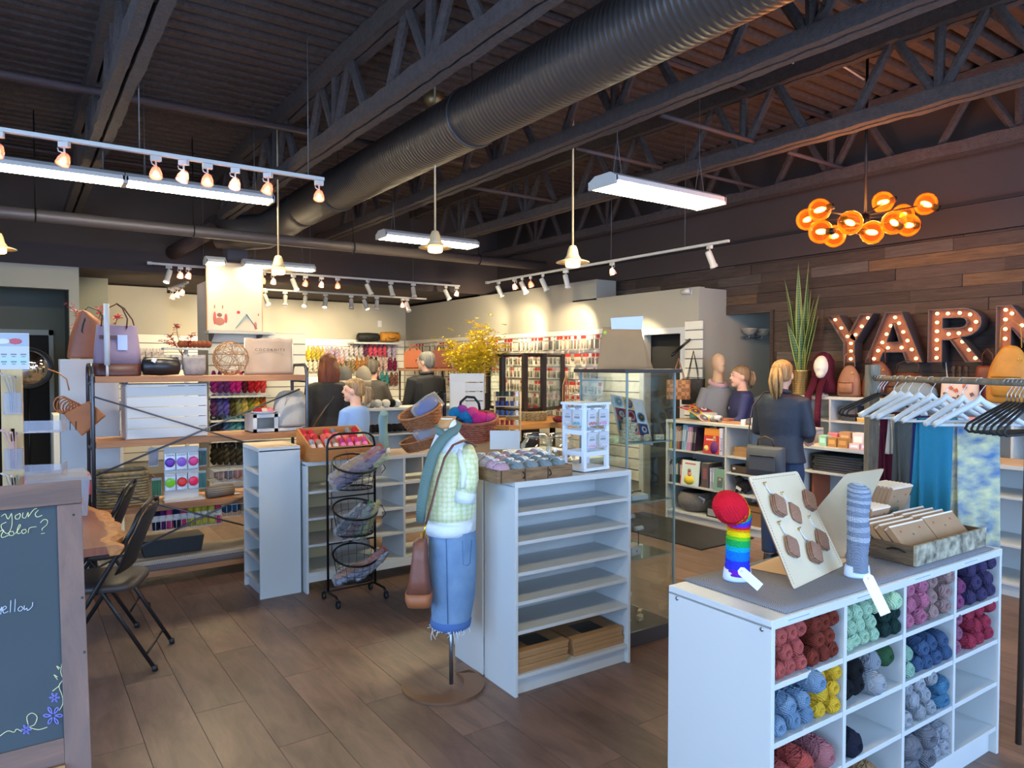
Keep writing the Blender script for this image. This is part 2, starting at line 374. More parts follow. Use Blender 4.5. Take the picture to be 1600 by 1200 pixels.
# wood wall with boards
wood = st('wall_wood', MB().box(XW+.03, XW+.1, -2.5, 4.74, 0, 2.78).box(XW+.03, XW+.1, 4.74, 10.0, 2.22, 2.78), mat('wood_backing_dark', (34, 26, 22), .9))
wms = [mat('reclaimed_board_%s' % n, c, .75, kind='wood', noise=(5, 1), rgb2=c2, scale=(1, .8, 9), rnd=.22, bump=(22, .5)) for n, c, c2 in
       (('umber', (88, 70, 58), (60, 48, 42)), ('grey', (102, 88, 78), (70, 59, 52)), ('amber', (114, 86, 58), (72, 54, 40)), ('dark', (76, 58, 48), (48, 37, 32)))]
rr = random.Random(3); bh = .108; row = 0; z = .92; nb = 0; farb = MB()
while z < 2.76:
    h = min(bh, 2.775-z); y = -1.2-rr.random()*.8
    while y < 9.9:
        l = rr.choice((.6, .9, 1.2, 1.5)); a, b = y, min(y+l, 9.9)
        if z < 2.2: b = min(b, 4.74)
        if b-a > .04:
            m = wms[rr.choice((0,0,0,1,3,3,0,1,3,2))]; t = rr.random()*.014
            if nb < 295 and b > 1.2: 
                MB().box(XW+.012-t, XW+.03, a+.0015, b-.0015, z+.0015, z+h-.0015).put('plank', m, wood); nb += 1
            else: farb.box(XW+.006, XW+.03, a+.0015, b-.0015, z+.0015, z+h-.0015)
        y += l
    z += bh; row += 1
if farb.v: tag(farb.put('further_planking', wms[0], wood), kind='stuff')
st('wall_wood_upper', MB().box(XW-.02, XW+.1, -2.5, 10.1, 2.78, ZD+.08), DWALL)
st('trim_upper', MB().box(XW-.05, XW-.02, -2.5, 9.6, 3.02, 3.05), mat('dark_rail', (34, 30, 32), .7))
st('wall_leak_shell', MB().box(8.2, 8.3, -2.6, 13.2, -.1, ZD+.08).box(XL-.3, 8.3, 12.95, 13.05, -.1, ZD+.08).box(XL-.35, XL-.3, 11.0, 13.2, -.1, ZD+.08), DWALL)  # unseen outer shell added to stop light leaking in through wall gaps
st('wall_wood_end', MB().box(XW-.02, XW+.1, 4.72, 4.76, 0, 2.24), wms[3])
# shop front behind the camera and side wall, with window openings
wf = MB(); wf.box(XL, 8.2, -2.6, -2.5, 3.0, ZD+.08).box(XL, 8.2, -2.6, -2.5, 0, .45)
for x in (XL, -2.1, 2.2, 6.6): wf.box(x, x+.16, -2.6, -2.5, .45, 3.0)
st('wall_shopfront', wf, GREIGE)
ws = MB(); ws.box(XL-.1, XL, -2.6, 11.2, 2.9, ZD+.08).box(XL-.1, XL, -2.6, 11.2, 0, .55).box(XL-.1, XL, 4.1, 11.2, .55, 2.9).box(XL-.1, XL, -2.6, -1.7, .55, 2.9)
st('wall_side', ws, GREIGE)
# column with picture ledge (slatted)
cz0 = at(350, 400, Y=9.3); 
st('column_upper', MB().box(at(350,300,Y=9.55).x, at(381,300,Y=9.55).x, 9.4, 9.65, 2.4, ZD+.05), mat('column_grey', (86, 82, 88), .8))
cxa, cxb = at(326, 500, Y=9.3).x, at(412, 500, Y=9.3).x
st('column_box', MB().box(cxa, cxb, 9.32, 9.95, 0, 2.68), mat('column_white', (196, 192, 184), .75))
SLAT = mat('slatwall_white', (226, 222, 208), .5)
def slatwall(name, org, ux, w, z0, z1, n, label, cat='slatwall', m=SLAT, th=.018):
    "boards stacked with dark grooves; org = base corner, ux = unit run direction (2d); boards proud toward the left normal"
    T = Matrix.Translation(org) @ Matrix.Rotation(math.atan2(ux[1], ux[0]), 4, 'Z')
    o = thing(name, label, cat); o.matrix_world = T
    MB().box(0, w, 0, .004, z0, z1).put('backing', mat('slat_groove', (120, 116, 106), .8), o)
    h = (z1-z0)/n; sm = MB().box(0, w, -th, 0, .006, h-.006).mesh('slat', m)
    for k in range(n):
        q = bpy.data.objects.new('slat', sm); COL.objects.link(q); q.parent = o; q.location = (0, 0, z0+k*h)
    return o
slatwall('slatwall', (1.93, YF-.01, 0), (1, 0), XG-1.98, .2, 2.12, 14, 'cream slatwall across the far end wall behind the hanging skeins')
slatwall('slatwall', (.68, 11.84, 0), (1, 0), 1.24, .2, 2.1, 14, 'cream slatwall on the stepped-forward wall behind the pink blossom')
slatwall('slatwall', (XG-.01, YF-.02, 0), (0, -1), YF-.02-dA-f_, .2, 2.12, 14, 'cream slatwall behind the rows of hanging needle packets')
slatwall('slatwall', (XG-.01, dB-f_, 0), (0, -1), .25, .2, 2.14, 18, 'narrow white slatwall strip beside the dark back room opening')
slatwall('slatwall', (cxa-.01, 9.31, 0), (1, 0), cxb-cxa+.55, .1, 2.05, 14, 'white slatwall under the framed beach picture', 'slatwall')
# ================================================================== CEILING FIXTURES
WMET = mat('white_enamel', (205, 203, 196), .45)
TUBEM = mat('fluorescent_diffuser', (250, 248, 225), .5, emit=((255, 238, 190), 32))
CABLE = mat('grey_cable', (96, 94, 94), .5)
def fluoro(p, L_, w, label, top, grp='suspended fluorescent fixtures', em=TUBEM, cables=True):
    "wrap fixture running along +x from p"
    t = thing('ceiling_light', label, 'light', p, 0, grp)
    pr = [(-w/2, .0), (-w/2, .035), (-w*.28, .07), (w*.28, .07), (w/2, .035), (w/2, 0)]
    T = Matrix.Rotation(PI/2, 4, 'Z')
    m = MB(); k = len(pr)
    m.add([(0, a, b) for a, b in pr]+[(L_, a, b) for a, b in pr], [(i, i+1, i+1+k, i+k) for i in range(k-1)]+[tuple(range(k-1, -1, -1)), tuple(range(k, 2*k))])
    m.put('housing', WMET, t)
    MB().box(.02, L_-.02, -w/2+.012, w/2-.012, -.022, .0).put('diffuser', em, t, bev=.008)
    for s_ in (0, 1):
        MB().box(-.006 if s_ == 0 else L_-.014, .014 if s_ == 0 else L_+.006, -w/2, w/2, -.024, .035).put('end_cap', WMET, t)
        if cables:
            x = .15 if s_ == 0 else L_-.15
            MB().tube([(x, -.05, .06), (x, 0, .35), (x, 0, top-p[2])], .003, 4).tube([(x, .05, .06), (x, 0, .35)], .003, 4).put('cable', CABLE, t)
    return t
a = at(941, 288, H=2.97); fluoro((a.x, a.y, 2.975), 1.22, .30, 'wide white strip light glowing alone between the duct and the amber globe chandelier', ZD)
a = at(595, 366, H=3.1); fluoro((a.x, a.y, 3.08), 1.22, .26, 'white strip light directly behind the middle bell pendant', ZD)
a = at(425, 310, H=3.2); b_ = at(200, 278, H=3.2)
fluoro((a.x-1.22, a.y, 3.17), 1.21, .20, 'strip light of the long row with its free end by the duct', ZD)
fluoro((a.x-2.45, a.y, 3.17), 1.22, .20, 'strip light continuing the long row towards the side wall', ZD)
a = at(379, 411, Y=9.2); fluoro((a.x, 9.2, a.z-.02), .9, .16, 'small strip light behind the bell pendant and the picture column', ZD)
a = at(320, 407, Y=9.0); fluoro((a.x, 9.0, a.z-.02), .22, .16, 'short end of a strip light showing above the picture column', ZD, cables=False)
FRONT_FILL = mat('front_fill_diffuser', (250, 248, 225), .5, emit=((255, 238, 190), 13))  # extra strip lights out of view, added to brighten the front of the room
for xx in (.2, 4.6): fluoro((xx, 1.0, 3.1), 1.22, .30, 'added unseen fill strip light above the shop front, %s' % ('over the chalkboard side' if xx < 1 else 'over the wool cubby side'), ZD, em=FRONT_FILL)
BULBW = mat('halogen_warm', (255, 220, 180), .4, emit=((255, 150, 95), 22))
BULBC = mat('halogen_white', (255, 250, 240), .4, emit=((255, 235, 220), 26))
PINKG = mat('halogen_glass_shade', (222, 168, 150), .25, alpha=.75, emit=((255, 120, 80), .35))
def track(p0, p1, label, grp='ceiling light tracks', rods=()):
    p0, p1 = Vector(p0), Vector(p1); t = thing('light_track', label, 'light track', p0, math.atan2((p1-p0).y, (p1-p0).x), grp); L_ = (p1-p0).length
    MB().box(0, L_, -.017, .017, 0, .026).put('rail', WMET, t, bev=.003)
    MB().box(-.05, 0, -.022, .022, -.004, .03).put('end_feed', WMET, t)
    for r in rods: MB().tube([(r, 0, .02), (r, 0, ZD-p0.z if p0.y < 10.1 else 2.83-p0.z)], .004, 5).put('hanger_rod', CABLE, t)
    return t
def can_head(lit=True):
    t = thing('track_spotlight', 'white', 'spotlight')
    MB().box(-.035, .035, -.016, .016, -.035, -.003).put('adapter', WMET, t)
    MB().tube([(0, 0, -.035), (0, 0, -.075), (0, .0, -.09)], .007, 6).put('stem', WMET, t)
    T = TR((0, 0, -.10), (math.radians(25), 0, 0))
    MB().lathe([(.012, .05), (.03, .045), (.033, .03), (.033, -.1), (.04, -.105), (.04, -.13), (.034, -.13), (.032, -.11)], 16, T=T).put('can', WMET, t)
    MB().lathe([(.001, -.118), (.03, -.118), (.03, -.124), (.001, -.126)], 14, T=T).put('bulb', BULBC if lit else mat('dull_lens', (190, 190, 186), .3), [c for c in t.children if c.name.startswith('can')][0])
    return t
def cup_head(m):
    t = thing('track_spotlight', 'cup', 'spotlight')
    MB().box(-.03, .03, -.016, .016, -.035, -.003).put('adapter', WMET, t)
    MB().tube([(0, 0, -.035), (0, 0, -.085)], .006, 6).tube([(0, 0, -.07), (-.03, -.01, -.06), (-.035, -.01, -.04)], .004, 5).put('stem', WMET, t)
    T = TR((0, 0, -.10), (math.radians(-18), math.radians(10), 0))
    MB().lathe([(.014, .03), (.024, .02), (.036, -.012), (.04, -.045), (.036, -.045), (.03, -.01)], 14, T=T, cap=False).put('shade', PINKG, t)
    MB().ell((0, 0, -.022), (.019, .019, .026), 10, 8, T=T).put('bulb', m, [c for c in t.children if c.name.startswith('shade')][0])
    return t
CAN, CANU, CUPW, CUPC = can_head(), can_head(False), cup_head(BULBW), cup_head(BULBC)
protos = {'c': CAN, 'u': CANU, 'w': CUPW, 'k': CUPC}; used = set()
desc = {'c': 'white can spotlight with lit face', 'u': 'unlit white can spotlight', 'w': 'cup spotlight glowing orange', 'k': 'cup spotlight glowing white'}
ORD = 'first second third fourth fifth sixth seventh eighth ninth tenth eleventh twelfth'.split()
def heads(lst, plane, z, where, rz0=0):
    for i, (px, k) in enumerate(lst):
        p = at(px, 500, **plane); src = protos[k]; o = src if k not in used else dup(src); used.add(k)
        o.location = (p.x, p.y, z); o.rotation_euler = (0, 0, rz0+random.uniform(-.9, .9) + (PI if k in 'cu' else 0))
        o['label'] = '%s, %s on the %s' % (desc[k], ORD[i], where); o['group'] = 'spotlights on the ' + where.split(' from')[0]
# front track
a, b = at(-30, 203, Y=5.15), at(506, 285, Y=5.15); zt_ = 3.0
track((a.x, 5.15, zt_), (b.x, 5.15, zt_), 'long white light track high above the chalkboard, nearest the shop front'.replace('nearest', 'closest to'.split()[0]+' to') if 0 else 'long white light track crossing high over the chalkboard and wood shelf', rods=(at(219,300,Y=5.15).x-a.x, at(482,300,Y=5.15).x-a.x))
heads([(2,'w'),(105,'w'),(247,'w'),(290,'k'),(327,'w'),(370,'k'),(421,'w'),(500,'w')], dict(Y=5.15), zt_, 'high front track from the side wall')
# far tracks
ya = 9.8; za = at(565, 437, Y=ya).z
a, b = at(237, 412, Y=ya), at(718, 447, Y=ya)
track((a.x, ya, za), (b.x, ya, za), 'white light track running in front of the dark bulkhead', rods=(.6, 2.0, 3.6))
heads([(265,'c'),(283,'k'),(296,'k'),(412,'w'),(428,'k'),(459,'c'),(478,'w'),(503,'k'),(528,'w'),(575,'u')], dict(Y=ya), za, 'bulkhead track from the side wall')
heads([(611,'u'),(646,'u'),(697,'u'),(714,'k')], dict(Y=ya), za, 'bulkhead track past the middle pendant')
yb = 10.9; zb = at(540, 461, Y=yb).z
a, b = at(415, 453, Y=yb), at(666, 468, Y=yb)
track((a.x, yb, zb), (b.x, yb, zb), 'white light track under the low ceiling at the back', rods=(.5, 2.2))
heads([(415,'c'),(446,'u'),(477,'c'),(509,'c'),(549,'u'),(570,'c'),(589,'u'),(629,'k'),(636,'u')], dict(Y=yb), zb, 'low back track from the picture column')
xs = 5.72; a, b = at(763, 443, X=xs), at(1139, 378, X=xs); zr = (a.z+b.z)/2
track((xs, a.y, zr), (xs, b.y, zr), 'white light track running towards the wood plank wall', rods=(a.y-at(955,400,X=xs).y, a.y-at(1070,400,X=xs).y))
heads([(779,'u'),(804,'k'),(816,'c'),(829,'w'),(848,'u'),(884,'u'),(956,'k'),(1108,'c')], dict(X=xs), zr, 'side track from the far end', PI/2)
a = at(270, 462, Y=11.2); 
t_ = track((a.x, 11.4, 2.74), (a.x+.05, 10.4, 2.74), 'short light track seen end on left of the picture column'.replace(' left of', ' beside'), rods=())
for i, (px, py) in enumerate(((255, 455), (262, 448), (271, 440))):
    o = dup(CUPC); p = at(px, py, Y=11.3-i*.35); o.location = (a.x+.02, 11.3-i*.35, 2.74); o['label'] = 'white cup spotlight, %s of three bunched on the short end-on track' % ORD[i]; o['group'] = 'spotlights on the end-on track'
# bell pendants
def pendant():
    t = thing('pendant_lamp', 'cream bell', 'pendant lamp', (0,0,0), 0, 'cream bell pendants')
    cr = mat('pendant_cream_enamel', (212, 184, 142), .5)
    MB().lathe([(.012, .115), (.028, .108), (.04, .08), (.05, .03), (.07, .0), (.05, -.005)], 20).put('cap', cr, t)
    MB().lathe([(.05, .006), (.135, -.022), (.14, -.030), (.132, -.032), (.05, -.008)], 28).put('glass_disc', mat('pendant_disc_glass', (196, 184, 150), .2, alpha=.85), t)
    MB().lathe([(.055, -.002), (.062, -.03), (.060, -.058), (.05, -.066), (.001, -.067)], 20).put('lamp_glass', mat('pendant_lamp_glow', (255, 214, 150), .5, emit=((255, 186, 104), 4.5)), t)
    MB().tube([(0, 0, .1), (0, 0, 1.05)], .008, 8).put('rod', cr, t)
    return t
PEN = pendant(); first = True
for px, py, dd, top, lb in ((680, 382, 5.9, 270, 'cream bell pendant hanging in front of the strip light by the duct'), (895, 405, 5.9, 236, 'cream bell pendant in front of the side track'), (435, 418, 6.8, 308, 'cream bell pendant beside the framed beach picture'), (-3, 384, 6.2, 300, 'bell pendant cut off by the frame edge over the entry')):
    p = at(px, py, d=dd); q = at(px, top, d=dd)
    o = PEN if first else dup(PEN); first = False; o.location = p; o['label'] = lb
    for c in o.children:
        if c.name.startswith('rod'): c.scale = (1, 1, 1); c.location = (0, 0, 0); c.data = MB().tube([(0, 0, .1), (0, 0, ZD-p.z)], .008, 8).mesh('rod', mat('pendant_cream_enamel', (0,0,0))); 
# brass ceiling canopy
p = at(678, 172, H=ZD-.15); t = thing('ceiling_canopy', 'small fluted brass canopy fixed to the deck above the duct', 'canopy', (p.x, p.y, ZD-.1))
MB().lathe([(.09, .1), (.10, .02), (.07, -.02), (.04, -.06), (.012, -.08), (.012, -.13), (.001, -.135)], 16).put('rosette', mat('aged_brass', (150, 120, 80), .4, .7), t)
# chandelier
p = Vector((5.75, 3.12, 0)); c0 = at(1357, 128, d=5.6); hub = at(1352, 345, d=5.5)
t = thing('chandelier', 'dark branching chandelier with amber blown glass globes in front of the plank wall', 'chandelier', (hub.x, hub.y, hub.z))
IR = mat('chandelier_iron', (34, 28, 28), .45, .6)
MB().tube([(0, 0, 0), (0, 0, ZD-hub.z-.02)], .011, 8).put('rod', IR, t)
MB().lathe([(.001, .0), (.13, 0), (.13, -.025), (.03, -.05), (.001, -.055)], 20, c=(0, 0, ZD-hub.z)).put('canopy', IR, t)
MB().lathe([(.001, -.06), (.03, -.05), (.035, 0), (.03, .05), (.001, .06)], 12).put('hub', IR, t)
AMB = glass('amber_globe_glass', (236, 150, 60), .16, (255, 208, 140), .04)
FIL = mat('filament_bulb', (255, 200, 120), .4, emit=((255, 176, 84), 22))
gp = [(1262,343,.2),(1281,328,-.1),(1283,362,-.3),(1303,369,.1),(1328,348,-.4),(1362,363,-.2),(1380,316,.25),(1397,348,-.3),(1411,336,.2),(1420,352,0),(1447,319,.1)]
globe = None
for i, (px, py, dd) in enumerate(gp):
    q = at(px, py, d=5.45+dd) - Vector(hub)
    MB().tube([(0, 0, q.z*.3), (q.x*.75, q.y*.75, q.z*.8), q], .006, 6).put('arm', IR, t)
    if globe is None:
        globe = MB().lathe([(.001, -.082), (.035, -.078), (.066, -.058), (.083, -.025), (.086, .008), (.07, .045), (.045, .068), (.028, .076), (.026, .085)], 22, cap=False).put('globe', AMB, t); bulb = MB().ell((0, 0, .0), (.02, .02, .042), 10, 8).put('bulb', FIL, t); sock = MB().lathe([(.001, .1), (.024, .1), (.026, .05), (.015, .045), (.001, .045)], 10).put('socket', IR, t)
        tri = (globe, bulb, sock); [setattr(o, 'location', q) for o in tri]
        rot = (.3, 1.2, 0); [setattr(o, 'rotation_euler', rot) for o in tri]
        globe.parent = t
    else:
        rot = (random.uniform(-1, 1), random.uniform(.6, 2.2), random.uniform(-2, 2))
        for o in tri: inst(o, t, q, rot)
l = bpy.data.lights.new('chandelier_glow', 'POINT'); l.energy = 26; l.color = (1, .42, .12); l.shadow_soft_size = .25; o = bpy.data.objects.new('chandelier_glow', l); COL.objects.link(o); o.location = hub + Vector((0, 0, .0)); 
st('ceiling_cable', MB().tube([at(1238, 98, H=ZD-.03), at(1258, 105, H=ZD-.03), at(1285, 92, H=ZD-.05), at(1320, 105, H=ZD-.03), at(1350, 124, H=ZD-.06)], .008, 6), mat('white_cable', (200, 190, 185), .5))
# beams of the spotlights on the walls
def spot(px, plane, z, tgt, e, col=(1, .80, .52), ang=48):
    p = at(px, 500, **plane); l = bpy.data.lights.new('spot_beam', 'SPOT'); l.energy = e; l.color = col; l.spot_size = math.radians(ang); l.spot_blend = .6; l.shadow_soft_size = .03
    o = bpy.data.objects.new('spot_beam', l); COL.objects.link(o); o.location = (p.x, p.y, z-.26); d_ = Vector(tgt)-o.location; o.rotation_euler = d_.to_track_quat('-Z', 'Y').to_euler()
for px, tx in ((415, 2.6), (477, 3.5), (509, 4.1), (570, 5.0)): spot(px, dict(Y=yb), zb, (tx, YF, 1.7), 62, ang=80)
spot(459, dict(Y=ya), za, (3.0, YF, 1.8), 50, ang=80); spot(265, dict(Y=ya), za, (1.2, 11.85, 1.8), 60, ang=80)
for px, ty in ((816, 8.9), (779, 11.2), (884, 7.6), (848, 10.2)): spot(px, dict(X=xs), zr, (XG, ty, 1.9), 55, ang=70)
spot(1108, dict(X=xs), zr, (5.9, 4.2, 1.0), 90, (1, .9, .78)); spot(956, dict(X=xs), zr, (XG, 6.3, 1.2), 60, ang=75)
for px, tx, ty in ((290, 1.2, 6.1), (370, 2.2, 6.0), (500, 1.0, 7.5)): spot(px, dict(Y=5.15), 3.0, (tx, ty, .9), 26, (1, .85, .7), 60)
# ================================================================== SHELF UNITS
LOWW = mat('laminate_top_pale_wood', (196, 172, 146), .5, kind='wood', noise=(4, .7), rgb2=(176, 150, 124), scale=(1, 8, 1))
def frame_of(A, B):
    "rotation angle of the direction A->B in plan"
    return math.atan2(B[1]-A[1], B[0]-A[0])
def unit(name, label, cat, loc, rz, w, d, h, cols, rows, back=True, kick=.07, t=.018, top=WHITE, legs=False, m=WHITE, colw=None, group=None):
    "open shelf unit, front at local y=0; rows = list of shelf heights or a count"
    u = thing(name, label, cat, loc, rz, group)
    MB().box(0, t, 0, d, 0, h-t).put('side_panel', m, u, bev=.0015); MB().box(w-t, w, 0, d, 0, h-t).put('side_panel', m, u, bev=.0015)
    MB().box(0, w, -.001, d, h-t*1.6, h).put('top_panel', [m], u, bev=.002)
    MB().box(.002, w-.002, .004, d-.002, h, h+.0008).put('top_surface', top, u)
    z0 = kick; MB().box(t, w-t, .004, d-.004, z0, z0+t).put('bottom_panel', m, u)
    MB().box(t, w-t, .03 if not legs else .0, .045 if not legs else .012, 0 if not legs else .0+kick-.05, z0).put('kick_plate', m, u)
    hs = rows if isinstance(rows, (list, tuple)) else [z0+t+(h-t*1.6-z0-t)*k/rows for k in range(1, rows)]
    xs_ = [t+(w-2*t)*k/cols for k in range(cols+1)]
    for k in range(1, cols): MB().box(xs_[k]-t/2, xs_[k]+t/2, .002, d-.004, z0+t, h-t*1.6).put('divider', m, u)
    for k in range(cols):
        a, b = xs_[k]+(t/2 if k else 0), xs_[k+1]-(t/2 if k < cols-1 else 0)
        for z in hs: MB().box(a, b, .004, d-.01, z-t/2, z+t/2).put('shelf', m, u, bev=.001)
    if back: MB().box(t*.5, w-t*.5, d-.006, d, z0, h-t).put('back_panel', m, u)
    u['_z'] = 0; del u['_z']
    return u, xs_, [z0+t]+[z+t/2 for z in hs]
# --- foreground cubby with wool
CH = .87
A = at(1206, 971, H=CH); B = at(1566, 857, H=CH); Cb = at(1036, 908, H=CH)
crz = frame_of(A, B); CW = (B-A).length; CD = .42
cub, cx, czs = unit('cubby_shelf', 'white cubby unit of four columns filled with wool balls, woven runner on top', 'shelf', (A.x, A.y, 0), crz, CW, CD, CH, 4, 4, kick=.10)
for yy in (.035, CD-.04):
    MB().lathe([(.001, 0), (.006, 0), (.007, .002), (.001, .003)], 10, T=TR((0, yy, CH-.035), (0, -PI/2, 0))).put('screw_cap', GREYM, cub)
print('cubby', A, B, math.degrees(crz), CW)
for k in range(4):
    MB().box(cx[k]+.04, cx[k]+.19, -.0016, -.0008, CH-.017, CH-.008).put('shelf_label', mat('clear_label', (196, 206, 214), .3), cub)
    MB().box(cx[k]+.06, cx[k]+.17, -.0019, -.0016, CH-.0145, CH-.0105).put('label_print', mat('label_ink', (150, 156, 164), .6), cub)
# wool ball
def ball_mesh(L_=.10, r=.031, strands=16, seed=1):
    rr = random.Random(seed); h = L_/2; m = MB()
    m.lathe([(.001, -h*.62), (.006, -h*.7), (.009, -h*.93), (.016, -h*1.0), (r*.82, -h*.78), (r*.98, -h*.35), (r, 0), (r*.96, h*.4), (r*.75, h*.82), (.012, h), (.001, h*.98)], 16, T=TR((0,0,0), (PI/2, 0, PI)))
    for k in range(strands):
        tl = rr.uniform(.3, 1.15)*rr.choice((-1, 1)); ph = rr.random()*6.28; pts = []
        for j in range(14):
            a = 2*PI*j/14; z = math.sin(a+ph)*h*.86*math.sin(abs(tl)); q = abs(z)/h
            R_ = r*(1-.30*q**2.2)*(1+.018); b = a*(1 if tl > 0 else -1)+k
            pts.append((R_*math.cos(b), z, R_*math.sin(b)))
        m.tube(pts, .0016, 4, closed=True)
    return m
def yarn(rgb, rough=.95, hi=None):
    g_ = sum(rgb)/3; rgb = tuple(int(c*.84+g_*.16) for c in rgb)
    return mat('wool_%d_%d_%d' % rgb, rgb, rough, kind='stripes', noise=(60, .6), rgb2=hi or tuple(int(x*.78) for x in rgb), scale=(1, .8, 1.3), bump=(60, .5), spec=.15, rnd=.08)
BALL = ball_mesh().mesh('yarn_ball', yarn((165, 70, 62))); BALL2 = ball_mesh(.112, .034, 18, 5).mesh('yarn_ball', yarn((165, 70, 62))); BIGB = ball_mesh(.16, .048, 20, 9).mesh('yarn_ball', yarn((165, 70, 62)))
CM_ = cub.matrix_basis.copy(); CMw = Matrix.Translation(cub.location) @ Matrix.Rotation(crz, 4, 'Z')
ROWW = ('bottom', 'second', 'third', 'fourth')
def wool(me, col, x, y, z, label, group, tilt=(0,0,0), sc=1, frame=CMw):
    o = bpy.data.objects.new('yarn_ball', me); COL.objects.link(o); m = yarn(col)
    o.material_slots[0].link = 'OBJECT'; o.material_slots[0].material = m
    p = frame @ Vector((x, y, z)); o.location = p; o.rotation_euler = (tilt[0], tilt[1]+random.uniform(-3, 3), crz+tilt[2]); o.scale = (sc,)*3
    return tag(o, label, 'yarn', group)
NUM = 'first second third fourth fifth sixth seventh eighth ninth tenth eleventh'.split()
def fill(col, cname, ci, ri, x0, x1, n, rows, where, r=.031, me=BALL, yd=.055, stag=True):
    "stack of balls in cubby column ci, row ri between fractions x0..x1"
    a, b = cx[ci]+.012, cx[ci+1]-.012; xa, xb = a+(b-a)*x0, a+(b-a)*x1; zb = czs[ri]
    for q in range(rows):
        k = n-(q % 2 if stag else 0) if stag and n > 2 else n
        for j in range(k):
            x = xa+r+(xb-xa-2*r)*((j+(.5 if (q % 2 and stag and n > 2) else 0))/max(1, n-1))
            wool(me, col, x, yd+random.uniform(-.006, .006), zb+r*.98+q*r*1.72, '%s ball, %s row, %s from %s' % (cname, ROWW[q], NUM[j], where), '%s wool balls in the cubby unit' % cname, (random.uniform(-.1, .1), 0, random.uniform(-.2, .2)), r/.031*random.uniform(.98, 1.04))
# rows: czs[3] is the top compartment
fill((186, 78, 70), 'coral red wool', 0, 3, 0, .5, 3, 3, 'end panel, top cubby')
fill((128, 46, 30), 'rust brown', 0, 3, .5, 1, 3, 3, 'coral balls in the top cubby')
fill((108, 138, 166), 'sky blue', 0, 2, 0, .6, 3, 2, 'end panel, second cubby down', .034)
wool(BALL2, (108, 138, 166), cx[0]+.20, .03, czs[2]+.145, 'large sky blue wool ball poking out on top of the blue pile', 'sky blue wool balls in the cubby unit', sc=1.1)
fill((224, 172, 30), 'mustard yellow', 0, 2, .62, 1, 2, 3, 'blue balls, second cubby down')
for j in range(3): wool(BIGB, ((170, 66, 60), (188, 72, 62), (168, 96, 100))[j], cx[0]+.06+j*.115, .07, czs[1]+.05, '%s wool ball with black band lying in the third cubby under the blue' % ('deep coral', 'bright coral', 'dusty rose')[j], 'banded balls in the third cubby')
fill((158, 196, 160), 'mint green', 1, 3, 0, .64, 4, 3, 'coral cubby, top tier', .029)
fill((26, 52, 48), 'bottle green', 1, 3, .66, 1, 2, 2, 'mint balls, top tier', .031)
wool(BALL2, (166, 204, 160), cx[1]+.30, .04, czs[3]+.135, 'loose pale green wool ball lying on the bottle green ones', 'mint green wool balls in the cubby unit', sc=1.05)
for j, (c, n_, x, z, y) in enumerate((((24, 24, 28), 'black', .05, .05, .08), ((26, 26, 30), 'ink black', .13, .045, .09), ((20, 20, 22), 'jet black', .09, .115, .07), ((150, 154, 160), 'light grey', .20, .042, .05), ((138, 142, 150), 'mid grey', .235, .10, .09), ((44, 82, 50), 'forest green', .285, .115, .07))):
    wool(BIGB, c, cx[1]+x, y, czs[2]+z, '%s wool ball in the cubby under the mint balls' % n_, 'big dark wool balls under the mint ones', sc=.9)
wool(BIGB, (30, 34, 50), cx[1]+.06, .06, czs[1]-.0+.048, 'navy black wool ball alone on the shelf below the dark balls', 'single low balls')
wool(BIGB, (176, 130, 84), cx[1]+.24, .10, czs[0]+.05, 'camel tan wool ball in the lowest cubby of the second column', 'single low balls')
wool(BIGB, (22, 22, 24), cx[1]+.09, .10, czs[0]+.05, 'black wool ball beside the tan one in the lowest cubby', 'single low balls')
fill((178, 94, 122), 'rose pink', 2, 3, 0, .48, 2, 3, 'mint cubby, top tier', .034)
fill((158, 122, 116), 'taupe', 2, 3, .5, 1, 2, 3, 'pink balls, top tier', .034)
fill((58, 84, 122), 'denim blue', 2, 2, .22, 1, 4, 2, 'sage pair, second tier', .034)
fill((132, 176, 150), 'sage green', 2, 2, 0, .2, 1, 2, 'divider beside the denim balls', .034)
fill((146, 150, 158), 'silver grey', 2, 1, 0, .68, 3, 3, 'divider, third cubby of the column', .033)
fill((62, 114, 150), 'azure blue', 2, 1, .7, 1, 2, 2, 'silver balls in the third cubby', .032)
fill((104, 106, 116), 'slate grey', 2, 0, 0, .62, 2, 2, 'divider, lowest cubby', .044, BALL2)
fill((152, 156, 166), 'ash grey', 2, 0, .62, 1, 2, 2, 'slate balls in the lowest cubby', .033)
fill((66, 56, 94), 'violet', 3, 3, .28, 1, 3, 3, 'multicolour balls, end cubby', .033)
fill((134, 60, 104), 'magenta multicolour', 3, 3, 0, .24, 1, 2, 'divider beside the violet balls', .036)
fill((166, 44, 66), 'crimson', 3, 2, .3, 1, 3, 3, 'plum balls, end cubby', .033)
fill((150, 84, 112), 'plum pink', 3, 2, 0, .28, 1, 3, 'divider beside the crimson balls', .034)
# runner on the cubby
RUN = mat('woven_runner_blue_grey', (150, 150, 156), .9, kind='weave', noise=(260, 1), rgb2=(72, 74, 84))
ro = MB().grid(24, 8, lambda u, v: tuple(CMw @ Vector((.085+(CW-.13)*u, .012+(CD+.0)*v, CH+.0045+.0012*math.sin(u*40)*math.sin(v*9)))))
tag(ro.put('table_runner', RUN, solid=.003), 'blue and cream woven runner laid along the top of the foreground wool cubby'.replace('foreground ', 'big '), 'runner')
TZ = CH+.008
